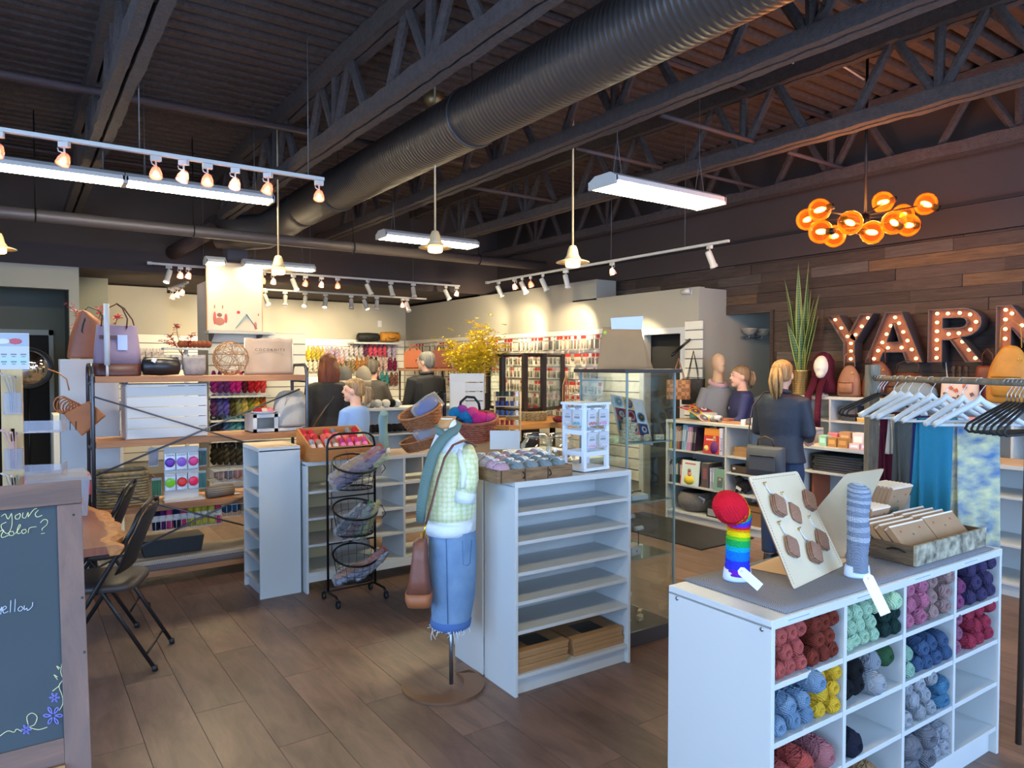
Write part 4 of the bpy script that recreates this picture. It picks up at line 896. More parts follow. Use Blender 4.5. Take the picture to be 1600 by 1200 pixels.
# --- mannequin
mp = at(705, 1072, H=0); man = thing('dress_form', 'headless dress form with wood neck cap on a steel pole above a crescent base', 'dress form', (mp.x, mp.y, 0), -YAW)
dn = (mp-Vector((0,0,CAMZ))).dot(FW); pxm = dn/FPX
def zz_(py): return at(705, py, d=dn).z
def xx_(px): return (px-705)*pxm
CARD = mat('form_linen', (226, 224, 218), .8)
def rings(rows, n=26, ph=0, amp=0):
    out = []
    for (py, xl, xr, ry) in rows:
        a, b = xx_(xl), xx_(xr); c, r = (a+b)/2, (b-a)/2; z = zz_(py)
        out.append([(c+r*math.cos(2*PI*j/n)*(1+amp*math.sin(j*5+ph)), ry*math.sin(2*PI*j/n)*(1+amp*math.sin(j*4+ph)), z) for j in range(n)])
    return out
MB().tube([(0, 0, .012), (0, 0, zz_(960))], .011, 12).put('pole', mat('steel_pole', (130, 134, 140), .25, .9), man)
cr = MB(); ou = []; R1, R2 = .20, .155
for i in range(31): a = math.radians(200+ i*(400-200)/30 - 40); ou.append((R1*math.cos(a)-.04, R1*math.sin(a)*1.0))
for i in range(31): a = math.radians(360 - i*(200)/30); ou.append((R2*math.cos(a)-.075, R2*math.sin(a)*.9-.0))
pts1 = [(-.04+.21*math.cos(math.radians(a)), .21*math.sin(math.radians(a))) for a in range(175, 416, 8)]
pts2 = [(-.085+.15*math.cos(math.radians(a)), .02+.15*math.sin(math.radians(a))) for a in range(408, 178, -8)]
ol = [(x, y) for x, y in pts1]+[(x, y) for x, y in pts2]
k = len(ol); cr.add([(x, y, 0) for x, y in ol]+[(x, y, .012) for x, y in ol], [(i, (i+1) % k, (i+1) % k+k, i+k) for i in range(k)]); h_ = len(pts1); h2 = len(pts2)
fs = []
for i in range(min(h_, h2)-1):
    a0, a1, b0_, b1_ = i, i+1, k-1-i, k-2-i; fs += [(a0, b0_, b1_, a1), (a0+k, a1+k, b1_+k, b0_+k)]
cr.add([(x, y, 0) for x, y in ol]+[(x, y, .012) for x, y in ol], fs); cr.put('crescent_base', mat('bronze_base', (122, 90, 66), .4, .3), man)
MB().loft(rings([(652, 690, 712, .03), (668, 689, 716, .035), (684, 684, 722, .05), (700, 674, 735, .08), (770, 668, 745, .10), (826, 674, 744, .1)])).put('torso_form', CARD, man)
MB().loft(rings([(668, 684, 708, .042), (664, 685, 709, .042), (656, 688, 712, .036), (650, 693, 714, .02)])).put('neck_cap', mat('oiled_wood_cap', (186, 132, 76), .5), man)
SWG = mat('sweater_lime_dots', (230, 232, 200), .95, kind='dots', noise=(42, 1), rgb2=(200, 212, 148), bump=(140, .5)); SWW = mat('ribbed_white', (222, 230, 236), .95, bump=(160, .4))
def garment(name, label, cat='clothing'):
    t = thing(name, label, cat, man.location, -YAW); return t
sw = garment('knit_sweater', 'lime green spotted knit top with white yoke, cuffs and hem on the dress form')
b_ = MB().loft(rings([(684, 682, 722, .058), (692, 676, 734, .085), (704, 670, 742, .105), (730, 667, 744, .115), (770, 664, 745, .118), (800, 663, 745, .12), (814, 664, 743, .118)], amp=.006)); b_.put('body', SWG, sw, sub=1)
MB().loft(rings([(812, 664, 743, .121), (822, 665, 742, .121), (831, 667, 740, .119)], amp=.01)).put('hem_rib', SWW, sw)
MB().loft(rings([(672, 684, 716, .045), (684, 679, 726, .064), (694, 675, 736, .09), (702, 672, 741, .104)])).put('yoke', SWW, sw)
sx0, sx1 = xx_(730), xx_(716)
MB().tube([(xx_(732), -.045, zz_(696)), (xx_(735), -.085, zz_(712)), (xx_(735), -.11, zz_(740)), (xx_(731), -.12, zz_(762))], [.03, .046, .05, .048], 14).put('sleeve', SWG, sw)
MB().tube([(xx_(731), -.12, zz_(760)), (xx_(728), -.122, zz_(776))], [.05, .047], 14).put('sleeve_cuff', SWW, sw)
MB().tube([(xx_(718), -.07, zz_(697)), (xx_(724), -.115, zz_(712)), (xx_(729), -.148, zz_(732)), (xx_(727), -.17, zz_(752))], [.012, .016, .016, .01], 8).put('white_sleeve_band', SWW, sw)
sk = garment('denim_skirt', 'light blue denim pencil skirt with frayed hem on the dress form')
DEN = mat('light_denim', (96, 128, 164), .85, noise=(9, .8), rgb2=(126, 156, 186), bump=(200, .4))
MB().loft(rings([(826, 670, 744, .112), (845, 670, 745, .112), (880, 671, 745, .11), (930, 673, 742, .105), (962, 675, 736, .10), (968, 675, 735, .10)], amp=.008)).put('skirt_body', DEN, sk)
MB().loft(rings([(964, 673, 737, .103), (972, 673, 736, .103), (977, 675, 734, .10)], amp=.015)).put('rolled_hem', mat('hem_denim', (70, 104, 160), .9), sk)
fr = MB(); rr = random.Random(4)
for i in range(46):
    a = 2*PI*i/46; c = xx_(705); x, y = c+xx_(736)*math.cos(a), .1*math.sin(a); L_ = rr.choice((.006, .01, .012, .03)) if i not in (36, 37, 26, 27) else .06
    fr.tube([(x, y, zz_(975)), (x+rr.uniform(-.01, .01), y, zz_(975)-L_*.6), (x+rr.uniform(-.02, .02), y, zz_(975)-L_)], .0018, 4)
tag(fr.put('frayed_thread', SWW, sk), kind='stuff')
MB().tube([(xx_(701), -.113, zz_(832)), (xx_(702), -.112, zz_(900)), (xx_(703), -.105, zz_(962))], .002, 5).put('front_seam', mat('seam_denim', (70, 106, 152), .9), sk)
pk = MB(); zt0, zt1 = zz_(836), zz_(872)
for d_ in (.0, ): pk.tube([(xx_(725), -.098, zt0), (xx_(726), -.096, zt1), (xx_(732), -.086, zt1-.01), (xx_(736), -.075, zt1), (xx_(739), -.068, zt0)], .0018, 5)
pk.put('pocket_stitch', mat('seam_denim', (0,)*3), sk)
sc = garment('knit_scarf', 'teal grey knitted scarf hung round the neck down the front of the dress form', 'scarf')
TEAL = mat('scarf_teal', (112, 140, 134), .95, kind='knit', noise=(50, .7), rgb2=(92, 118, 114), bump=(100, .5))
MB().tube([(xx_(715), .03, zz_(664)), (xx_(708), -.05, zz_(672)), (xx_(694), -.085, zz_(684)), (xx_(681), -.10, zz_(704)), (xx_(671), -.115, zz_(740)), (xx_(664), -.12, zz_(780)), (xx_(662), -.11, zz_(806))], [.022, .03, .034, .035, .034, .032, .028], 14, flat=.55).put('scarf_fall', TEAL, sc)
MB().tube([(xx_(685), .03, zz_(668)), (xx_(688), -.035, zz_(672)), (xx_(700), -.06, zz_(680)), (xx_(712), -.045, zz_(672)), (xx_(716), .03, zz_(664)), (xx_(702), .06, zz_(658))], .02, 12, closed=True).put('neck_wrap', TEAL, sc)
bg = garment('leather_handbag', 'brown leather shoulder bag hanging at the hip of the dress form', 'bag')
BLR = mat('cognac_leather', (126, 76, 58), .45, noise=(12, .4), rgb2=(104, 60, 46), bump=(60, .15)); BL2 = mat('cognac_leather_base', (158, 94, 56), .5)
q = [(xx_(742), .02, zz_(697)), (xx_(728), -.09, zz_(684)), (xx_(712), -.125, zz_(690)), (xx_(700), -.14, zz_(708)), (xx_(690), -.15, zz_(740)), (xx_(680), -.155, zz_(780)), (xx_(672), -.15, zz_(806))]
MB().tube(q, .019, 8, flat=.25).put('strap', BLR, bg)
MB().tube([(xx_(672), -.15, zz_(804)), (xx_(668), -.148, zz_(828))], .005, 8).tube([(xx_(666)+.008*math.cos(a), -.148, zz_(822)+.012*math.sin(a)) for a in [i*PI/6 for i in range(12)]], .002, 6, closed=True).put('brass_clip', GOLD, bg)
def bagr(rows):
    out = []
    for (py, xl, xr, ry) in rows:
        a, b = xx_(xl), xx_(xr); c, r = (a+b)/2, (b-a)/2; z = zz_(py); row = []
        for j in range(20):
            an = 2*PI*j/20; ca, sa = math.cos(an), math.sin(an); row.append((c+r*math.copysign(abs(ca)**.5, ca), -.11+ry*math.copysign(abs(sa)**.5, sa), z))
        out.append(row)
    return out
MB().loft(bagr([(830, 660, 668, .02), (836, 652, 672, .05), (860, 650, 673, .06), (890, 646, 676, .065), (912, 641, 679, .07)])).put('bag_body', BLR, bg)
MB().loft(bagr([(911, 640, 680, .072), (922, 640, 680, .073), (931, 643, 679, .07)])).put('bag_base', BL2, bg)
# --- narrow bookcase (open side to the wall) and low counter
nb_, _, _ = unit('bookcase', 'narrow white bookcase seen from its blank side, pale wood inside', 'bookcase', (1.39, 5.46, 0), -PI/2, .42, .29, 1.06, 1, 6, kick=.08, top=LOWW)
ct, ccx, ccz = unit('counter_shelf', 'long low white cubby counter with open backs behind the wire basket stand', 'counter', (1.695, 4.97, 0), 0, 1.55, .40, .945, 2, 4, back=False, kick=.13, top=mat('counter_mat_taupe', (150, 128, 116), .8, noise=(60, .6)), legs=True)
CB = mat('unfinished_back', (206, 186, 140), .7)
MB().box(.02, .30, .39, .395, .15, .90).put('loose_back_panel', CB, ct)
unit('bookcase', 'white shelf unit behind the low counter whose pale back shows through', 'bookcase', (2.40, 5.76, 0), PI, .34, .29, .90, 1, 3, kick=.08)
# --- wire basket stand
P0 = at(502, 934, H=.0); P1 = at(580, 922, H=0)
P0 = Vector((1.76, 4.72, 0)); sw_ = .355
bs = thing('basket_stand', 'black wire three-basket stand on casters with yarn bags in front of the white counter', 'stand', P0, .03)
zt_ = 1.16
MB().tube([(0, 0, .07), (0, 0, zt_-.08), (.012, 0, zt_-.035), (.045, 0, zt_-.008), (.08, 0, zt_), (sw_-.08, 0, zt_), (sw_-.045, 0, zt_-.008), (sw_-.012, 0, zt_-.035), (sw_, 0, zt_-.08), (sw_, 0, .07)], .0085, 8).put('arched_frame', BLACKM, bs)
for x in (0, sw_):
    MB().tube([(x, -.17, .045), (x, -.14, .07), (x, .05, .07), (x, .08, .045)], .009, 8).put('foot_bar', BLACKM, bs)
    for y in (-.17, .08):
        fb = [c for c in bs.children if c.name.startswith('foot_bar')][-1]; MB().lathe([(.001, -.010), (.022, -.010), (.024, 0), (.022, .010), (.001, .010)], 14, T=TR((x, y, .024), (0, PI/2, 0))).put('caster_wheel', BLK, fb)
        MB().box(x-.014, x-.011, y-.008, y+.008, .02, .05).box(x+.011, x+.014, y-.008, y+.008, .02, .05).put('caster_fork', BLACKM, bs)
for z in (zt_-.10, .72, .40, .075): MB().tube([(0, 0, z), (sw_, 0, z)], .006, 6).put('cross_rod', BLACKM, bs)
def basket(zc, nm):
    b = MB(); R, r2, h = .158, .125, .17; cx_, cy = sw_/2, -.06; tilt = .42
    T = TR((cx_, cy, zc), (tilt, 0, 0)); rim = MB()
    rim.tube([(R*math.cos(a), R*.85*math.sin(a), .0) for a in [2*PI*i/28 for i in range(28)]], .007, 6, closed=True, T=T).put('rim', BLACKM, bs)
    MB().tube([(cx_+r2*math.cos(a), cy-.0+r2*.8*math.sin(a), zc-h) for a in [2*PI*i/28 for i in range(28)]], .0055, 6, closed=True).put('base_ring', BLACKM, bs)
    for k in range(16):
        a = 2*PI*k/16; p = T @ Vector((R*math.cos(a), R*.85*math.sin(a), 0)); q = Vector((cx_+r2*math.cos(a), cy+r2*.8*math.sin(a), zc-h)); b.tube([p, p*.45+q*.55, q], .0016, 4)
    for f in (.33, .66):
        b.tube([tuple((T @ Vector((R*math.cos(a), R*.85*math.sin(a), 0)))*(1-f)+Vector((cx_+r2*math.cos(a), cy+r2*.8*math.sin(a), zc-h))*f) for a in [2*PI*i/20 for i in range(20)]], .0016, 4, closed=True)
    for k in range(-3, 4):
        x = k*.035; w = math.sqrt(max(0, r2**2-x*x))*.8; b.tube([(cx_+x, cy-w, zc-h), (cx_+x, cy+w, zc-h)], .0016, 4); y = x*.8; w = math.sqrt(max(0, r2**2-x*x)); b.tube([(cx_-w, cy+y, zc-h), (cx_+w, cy+y, zc-h)], .0016, 4)
    tag(b.put('basket_wire', BLACKM, bs), kind='stuff')
    MB().tube([(sw_-.03, 0, zc+.01), (sw_+.03, -.05, zc), (sw_+.035, -.1, zc-.05), (sw_+.005, -.1, zc-.08)], .003, 5).put('side_loop', BLACKM, bs)
BZ = (.955, .635, .315)
for z in BZ: basket(z, '')
BSM = Matrix.Translation(bs.location) @ Matrix.Rotation(.03, 4, 'Z')
def skein_mesh(L_=.24, r=.022, tw=3.0, n=4):
    m = MB()
    for k in range(2):
        pts = []; 
        for i in range(22): f = i/21; a = f*tw*2*PI+PI*k; rr_ = r*.62*(math.sin(PI*min(1, max(0, f*1.04-.02)))**.35 if 0 < f < 1 else .2); pts.append((rr_*math.cos(a), rr_*math.sin(a), (f-.5)*L_))
        m.tube(pts, [r*.72*(.35+.65*math.sin(PI*i/21)**.4) for i in range(22)], 8)
    m.tube([(r*.9*math.cos(a), 0, L_*.5+r*.3+r*.9*math.sin(a)) for a in [2*PI*i/12 for i in range(12)]], r*.38, 6, closed=True)
    return m
SK = skein_mesh().mesh('skein', yarn((120, 60, 60))); SK2 = skein_mesh(.22, .036, 1.6).mesh('skein', yarn((120, 60, 60)))
def skein(col, M, label=None, grp=None, parent=None, sc=1, cat='yarn'):
    o = bpy.data.objects.new('yarn_skein' if parent is None else 'skein', SK2 if parent is None else SK); COL.objects.link(o); o.material_slots[0].link = 'OBJECT'; o.material_slots[0].material = yarn(col)
    if parent is not None: o.parent = parent; o.matrix_local = M @ Matrix.Scale(sc, 4)
    else: o.matrix_world = M @ Matrix.Scale(sc, 4); tag(o, label, cat, grp)
    return o
def yarnbag(M, cols, label, w=.16, L_=.30):
    t = thing('yarn_bag', label, 'yarn', grp_ if 0 else (0,0,0)); t.matrix_world = M; t['group'] = 'bagged skein sets in the wire baskets'
    for i, c in enumerate(cols): skein(c, TR(((i-(len(cols)-1)/2)*w/len(cols)*.8, 0, 0), (0, 0, i)), parent=t, sc=min(1.1, L_/.28))
    m = MB().loft([[(w/2*q*math.cos(2*PI*j/16), .036*q2*math.sin(2*PI*j/16)*(1+.15*math.sin(j*3)), z) for j in range(16)] for q, q2, z in ((.55, .1, -L_/2), (.9, .8, -L_*.42), (1, 1, 0), (.9, .9, L_*.38), (.75, .1, L_*.52))]); m.put('clear_wrapper', BAGP, t)
    return t
def BT(x, y, z, tx, ty, tz=0): return BSM @ TR((x, y, z), (tx, ty, tz))
yarnbag(BT(.12, -.10, .90, .2, 1.0), [(206, 150, 90), (150, 90, 110), (90, 70, 110)], 'bag of orange and plum skeins lying lower in the top wire basket')
yarnbag(BT(.24, -.11, .95, .2, .95), [(212, 90, 60), (150, 90, 150), (204, 210, 140)], 'bag of red and violet skeins poking up out of the top wire basket')
yarnbag(BT(.15, -.09, .55, .25, .75), [(50, 44, 60), (120, 60, 70)], 'bag of dark plum skeins in the middle wire basket')
yarnbag(BT(.235, -.10, .54, .25, .35), [(104, 140, 90), (206, 206, 110)], 'bag of green and lemon twisted skeins in the middle wire basket', .12)
yarnbag(BT(.14, -.10, .21, .15, 1.2), [(206, 130, 80), (160, 170, 200)], 'bag of orange and sky skeins flat in the bottom wire basket', .10)
yarnbag(BT(.255, -.11, .235, .15, .9), [(206, 80, 60), (190, 196, 214)], 'bag with red tipped skein leaning over the bottom basket rim', .10)
# --- wooden box of yarn tubes on the counter
WB = mat('honey_box_wood', (190, 124, 62), .6, kind='wood', noise=(6, .8), rgb2=(156, 96, 46), scale=(.8, 3, 8))
cb0 = at(487, 722, H=.95); tb_ = thing('wooden_bin', 'honey coloured sloping wooden bin of red, tan and pink yarn tubes on the counter', 'box', (cb0.x, cb0.y+.02, .947), 0)
W_ = at(570, 712, H=.95).x-cb0.x+.02
BXM = Matrix.Translation(tb_.location)
for xx, nm in ((0, 0), (W_-.012, 1)): MB().prism([(.0, 0), (.30, 0), (.30, .22), (.0, .10)], .012, T=TR((xx+.012, 0, 0), (0, 0, PI/2))).put('side_board', WB, tb_, bev=.001)
MB().box(0, W_, -.012, 0, 0, .10).put('front_board', WB, tb_, bev=.001); MB().box(0, W_, .30, .312, 0, .22).put('back_board', WB, tb_); MB().box(.012, W_-.012, 0, .30, 0, .01).put('bottom_board', WB, tb_)
rows_ = [(.05, .065, [(172,172,178),(190,150,120),(172,172,178),(186,140,112),(206,60,132),(214,70,140),(206,60,132),(216,72,140)], [0,0,0,0,1,1,1,1]), (.13, .095, [(214,50,56),(214,50,56),(232,96,88),(236,110,96),(240,190,190),(236,120,110),(206,40,60),(236,226,190)], [1]*8), (.22, .125, [(216,36,50),(216,36,50),(150,150,156),(216,40,50),(118,124,136),(150,120,92),(118,124,136),(206,30,54)], [1]*8)]
tube0 = None
for r_, (yy, zz2, cs, fl) in enumerate(rows_):
    for j, c in enumerate(cs):
        xx = .035+(W_-.07)*j/7
        if r_ == 2 and j in (2, 5): continue
        if tube0 is None:
            tube0 = thing('yarn_tube', 'x', 'yarn'); MB().lathe([(.001, -.07), (.019, -.07), (.021, -.05), (.021, .05), (.019, .066), (.012, .07), (.001, .07)], 14).put('cotton_yarn', yarn(c), tube0)
            MB().lathe([(.0215, -.02), (.0215, .018)], 14, cap=False).put('paper_sleeve', cm((232, 190, 206), .6), tube0); o = tube0
        else: o = dup(tube0)
        o.location = BXM @ Vector((xx, yy+.0, zz2+.028)); o.rotation_euler = (-.8+random.uniform(-.08, .08), random.uniform(-.08, .08), 0)
        recolour([q for q in o.children if q.name.startswith('cotton')][0], yarn(c)); recolour([q for q in o.children if q.name.startswith('paper')][0], cm((228, 196, 180) if not fl[j] else (236, 120, 176) if r_ == 0 else (226, 60, 70), .6))
        cn = 'pink' if c[2] > 120 and c[0] > 200 and c[1] < 100 else 'red' if c[0] > 200 and c[1] < 60 else 'salmon' if c[0] > 225 else 'grey' if abs(c[0]-c[2]) < 20 else 'tan'
        o['label'] = '%s yarn tube, %s row of the wooden bin, %s from bookcase' % (cn, ('front', 'middle', 'back')[r_], NUM[j]); o['group'] = 'yarn tubes in the wooden bin'
sock('display_sock', 'pale teal knitted sock on a foot form standing on the low counter', (599, 708), [(0,0,.0),(0,0,.06),(.002,0,.13),(.0,0,.19),(-.002,0,.25),(.003,-.0,.29),(.008,-.01,.315)], [.052,.052,.046,.042,.048,.047,.04], [(1.01, kn((140, 176, 182)))], FF, H=.947, flat=.75)
# ================================================================== PEOPLE
SKIN = mat('skin_fair', (222, 172, 146), .55, noise=(8, .2), rgb2=(210, 156, 130)); EYEW = mat('eye_white', (230, 226, 220), .3); EYED = mat('eye_dark', (50, 44, 44), .3); LIPM = mat('lips', (180, 96, 92), .5)
def hand(m, wr, d, side, curl=.5, palm_n=Vector((0,0,-1))):
    "palm + four fingers + thumb from the wrist along d"
    d = d.normalized(); n = (palm_n-d*palm_n.dot(d)).normalized(); s_ = d.cross(n)*side
    c = wr+d*.05
    T = Matrix(((s_.x, d.x, n.x, c.x), (s_.y, d.y, n.y, c.y), (s_.z, d.z, n.z, c.z), (0, 0, 0, 1)))
    m.ell((0, 0, 0), (.040, .052, .016), 12, 8, T=T)
    for i, L_ in enumerate((.062, .075, .070, .055)):
        x = -.030+.020*i; p = Vector((x, .042, 0)); pts = [p]; ang = .12
        for k, f in enumerate((.45, .32, .23)): ang += curl*.75; p = p+Vector((0, math.cos(ang), math.sin(ang)))*L_*f; pts.append(p)
        m.tube([T @ q for q in pts], [.0095, .009, .0085, .007], 8)
    m.tube([T @ Vector(q) for q in ((-.028, -.02, .002), (-.052, .008, .010), (-.056, .034, .018), (-.048, .052, .024))], [.012, .012, .0105, .008], 8)
def ellring(c, rx, ry, n=20, rot=0): return [(c[0]+rx*math.cos(2*PI*j/n), c[1]+ry*math.sin(2*PI*j/n), c[2]) for j in range(n)]
def person(label, px, py_top, dd, az, H=None, female=True, headyaw=0, tilt=0, top=None, topm=None, legm=None, hairm=None, hair='pony', arms='down', grp=None, bulk=1.0, glasses=False, collar=True, shoe=None):
    "az = facing azimuth in degrees from +y towards +x; local front is -y"
    p = at(px, py_top, d=dd); H = H or p.z; k = H/1.70
    t = thing('person', label, 'person', (p.x, p.y, 0), -math.radians(az)+PI, grp)
    hr = -math.radians(headyaw); hz = H-.122*k; hc = Vector((0, -.02*k, hz))
    HT = Matrix.Translation(hc) @ Matrix.Rotation(hr, 4, 'Z') @ Matrix.Rotation(tilt, 4, 'X') @ Matrix.Scale(k, 4)
    b = MB()
    b.ell((0, .012, .018), (.074, .093, .100), 18, 14, T=HT).ell((0, -.022, -.045), (.056, .066, .068), 14, 10, T=HT).ell((0, -.062, -.088), (.030, .028, .026), 10, 8, T=HT)
    b.tube([(0, -.080, .018), (0, -.098, -.012), (0, -.107, -.026)], [.008, .012, .013], 8, T=HT).ell((0, -.078, .030), (.045, .02, .012), 10, 6, T=HT)
    for s_ in (-1, 1): b.ell((s_*.077, .006, -.012), (.011, .022, .032), 8, 8, T=HT)
    b.tube([(0, .02*k, H-.34*k), (0, .012*k, H-.25*k), (0, -.005*k, H-.17*k)], [.062*k, .053*k, .056*k], 14)
    sh = (.175 if female else .205)*k; ch = (.125 if female else .14)*k; shz = H-.315*k
    def torso(m, e, z0=.86, sk=1):
        R_ = [((.13+e)*sk, (.085+e)*sk, H-.27*k+e*.3, .02), ((sh-.035*k+e), .085*k+e, shz+.012*k, .015), (sh-.008*k+e, .105*k+e, shz-.05*k, .005), (sh-.022*k+e, .125*k+e, shz-.16*k, -.005), (sh-.045*k+e, .112*k+e, shz-.30*k, 0), (sh-.03*k+e, .118*k+e, shz-.42*k, .01), (sh-.012*k+e*1.2, .128*k+e, shz-.52*k, .012)]
        R_[0] = (.065*k+e, .06*k+e, H-.275*k, .018)
        m.loft([ellring((0, yo, z), rx*bulk, ry) for rx, ry, z, yo in reversed(R_)])
    torso(b, 0)
    for s_ in (-1, 1):
        b.tube([(s_*.09*k, .01, shz-.50*k), (s_*.095*k, 0, .48*k), (s_*.09*k, .01, .08*k)], [.088*k, .058*k, .04*k], 12)
        b.loft([ellring((s_*.09*k, .0-yy, z), rx, ry) for yy, z, rx, ry in ((.05, .012, .045, .12), (.05, .05, .042, .11), (.0, .085, .036, .05))])
    AJ = {'down': (((1.02, .02, -.30), (1.06, -.04, -.54)),)*2, 'front': (((1.05, -.02, -.27), (.55, -.26, -.34)),)*2, 'talk': (((1.0, -.10, -.25), (.62, -.34, -.30)), ((1.0, -.06, -.27), (.55, -.32, -.36))), 'bag': (((1.08, .02, -.28), (.9, -.18, -.42)), ((1.10, .04, -.28), (1.02, -.16, -.44)))}[arms]
    JA = []
    for i, s_ in enumerate((-1, 1)):
        (ex_, ey, ez_), (wx, wy, wz) = AJ[i]; S_ = Vector((s_*(sh-.02*k)*bulk, .0, shz-.02*k)); E = Vector((s_*sh*ex_*1.12*bulk, ey*k+.0, shz+ez_*k)); Wp = Vector((s_*sh*wx*1.1, wy*k, shz+wz*k)); JA.append((S_, E, Wp))
        b.tube([S_, E, Wp], [.05*k, .038*k, .026*k], 12); hand(b, Wp, Wp-E, s_, .5)
    b.put('body', SKIN, t, remesh=.0085*k, smooth_it=4)
    for s_ in (-1, 1):
        MB().ell((s_*.030, -.079, .016), (.013, .008, .008), 10, 8, T=HT).put('eye', EYEW, t); ey_ = [c for c in t.children if c.name.startswith('eye') and 'brow' not in c.name][-1]; MB().ell((s_*.031, -.0865, .016), (.006, .003, .006), 8, 6, T=HT).put('iris', EYED, ey_)
        MB().tube([(s_*.016, -.089, .035), (s_*.030, -.090, .040), (s_*.046, -.080, .036)], .003, 6, T=HT).put('eyebrow', hairm, t)
    MB().tube([(-.024, -.082, -.053), (-.01, -.0925, -.056), (.01, -.0925, -.056), (.024, -.082, -.053)], [.003, .0055, .0055, .003], 8, T=HT).put('mouth', LIPM, t)
    # clothing
    g = MB(); torso(g, .018 if not collar else .03)
    for S_, E, Wp in JA: g.tube([S_+Vector((-.03*(1 if S_.x > 0 else -1), 0, .0)), S_*1.0, E, Wp+(E-Wp)*.06], [.06*k, (.062 if not collar else .075)*k, (.05 if not collar else .062)*k, (.036 if not collar else .046)*k], 14)
    g.put('jacket' if collar else 'top', topm, t, remesh=.012, smooth_it=5)
    if collar: MB().tube([(.068*k*math.cos(a), .015+.06*k*math.sin(a), H-.262*k-.012*math.sin(a)*-1) for a in [2*PI*i/18 for i in range(18)]], .020*k, 8, closed=True).put('collar', topm, t)
    L_ = MB()
    for s_ in (-1, 1): L_.tube([(s_*.075*k, .01, shz-.44*k), (s_*.092*k, .005, shz-.60*k), (s_*.098*k, 0, .48*k), (s_*.09*k, .01, .10*k)], [.10*k, .105*k, .073*k, .062*k], 14)
    L_.put('trousers', legm or DENIMD, t, remesh=.014, smooth_it=4)
    for s_ in (-1, 1): MB().loft([ellring((s_*.09*k, -yy, z), rx, ry) for yy, z, rx, ry in ((.05, .0, .052, .135), (.05, .05, .05, .128), (.0, .095, .044, .06))]).put('shoe', BLK, t, bev=.004)
    # hair
    h = MB(); rr = random.Random(px)
    if hair in ('pony', 'bun', 'child'):
        h.loft([[tuple(HT @ Vector((rx*math.cos(a), .018+oy+ry*math.sin(a), z+(.05*max(0, -math.sin(a)) if z < .05 else 0)))) for a in [2*PI*j/24 for j in range(24)]] for z, rx, ry, oy in ((-.055, .060, .060, .028), (-.02, .078, .090, .014), (.03, .083, .102, .006), (.075, .078, .097, .004), (.105, .058, .076, .006), (.122, .028, .04, .01), (.127, .004, .006, .01))])
        h.put('hair', hairm, t, smooth_it=1)
        q = MB(); z0 = .055 if hair != 'child' else .03; LN = .24 if hair == 'pony' else .16
        for i in range(12):
            a = 2*PI*i/12; ox, oy = .018*math.cos(a), .018*math.sin(a); e = rr.uniform(-.02, .02)
            q.tube([(ox*.5, .098+oy*.3, z0+ox*.3), (ox*1.2+e*.5, .150+oy, z0-.01), (ox*1.7+e, .165+oy*1.4, z0-LN*.45), (ox*1.3+e, .150+oy*1.3, z0-LN*.8), (ox*.4+e, .140+oy*.5, z0-LN-rr.random()*.03)], [.012, .017, .018, .013, .003], 7, T=HT)
        q.put('ponytail', hairm, t); MB().tube([(.017*math.cos(a), .112, z0-.002+.017*math.sin(a)) for a in [2*PI*i/12 for i in range(12)]], .006, 6, closed=True, T=HT).put('hair_tie', BLK, t)
    elif hair == 'long':
        h.loft([[tuple(HT @ Vector((rx*math.cos(a)*(1+.05*math.sin(7*a+z*30)), .018+oy+ry*math.sin(a)*(1+.05*math.sin(9*a)), z)) ) for a in [2*PI*j/36 for j in range(36)]] for z, rx, ry, oy in ((-.235, .07, .022, .062), (-.20, .088, .04, .058), (-.12, .098, .066, .046), (-.05, .096, .078, .034), (.03, .088, .104, .008), (.075, .082, .099, .004), (.108, .06, .078, .006), (.124, .03, .04, .01), (.13, .004, .006, .01))])
        h.put('hair', hairm, t)
        q = MB()
        for i in range(26):
            a = PI*(i+.5)/26; x, y = .098*math.cos(a), .045+.072*math.sin(a); e = rr.uniform(-.012, .012); q.tube([(x*.85, y, .04), (x, y+.01, -.08), (x*.95+e, y*.95, -.18), (x*.8+e*2, y*.9, -.245-rr.random()*.05)], [.010, .012, .010, .002], 6, T=HT)
        q.put('loose_lock', hairm, t); q = None
    else:
        h.loft([[tuple(HT @ Vector((rx*math.cos(a)*(1+.02*math.sin(13*a)), .018+oy+ry*math.sin(a), z+(.065*max(0, -math.sin(a)) if z < .03 else 0)))) for a in [2*PI*j/30 for j in range(30)]] for z, rx, ry, oy in ((-.075, .056, .05, .034), (-.03, .078, .088, .014), (.03, .082, .100, .006), (.075, .077, .095, .004), (.105, .056, .074, .006), (.12, .026, .038, .01), (.125, .004, .006, .01))]).put('hair', hairm, t)
    if glasses:
        q = MB()
        for s_ in (-1, 1): q.tube([(s_*.031+.021*math.cos(a), -.099, .014+.015*math.sin(a)) for a in [2*PI*i/14 for i in range(14)]], .0018, 5, closed=True, T=HT).tube([(s_*.052, -.098, .02), (s_*.079, -.05, .02), (s_*.08, .01, .01)], .002, 5, T=HT)
        q.tube([(-.01, -.101, .018), (.01, -.101, .018)], .0018, 5, T=HT).put('glasses', BLACKM, t)
    return t
def hairmat(n, c): return mat('hair_'+n, c, .5, noise=(2, 1), rgb2=tuple(int(x*.55) for x in c), scale=(34, 34, 2), bump=(3, .6))
BLOND, DKBLO, AUB, GREYH = hairmat('blond', (206, 156, 94)), hairmat('dark_blond', (168, 134, 96)), hairmat('auburn', (134, 66, 36)), hairmat('grey', (150, 146, 138))
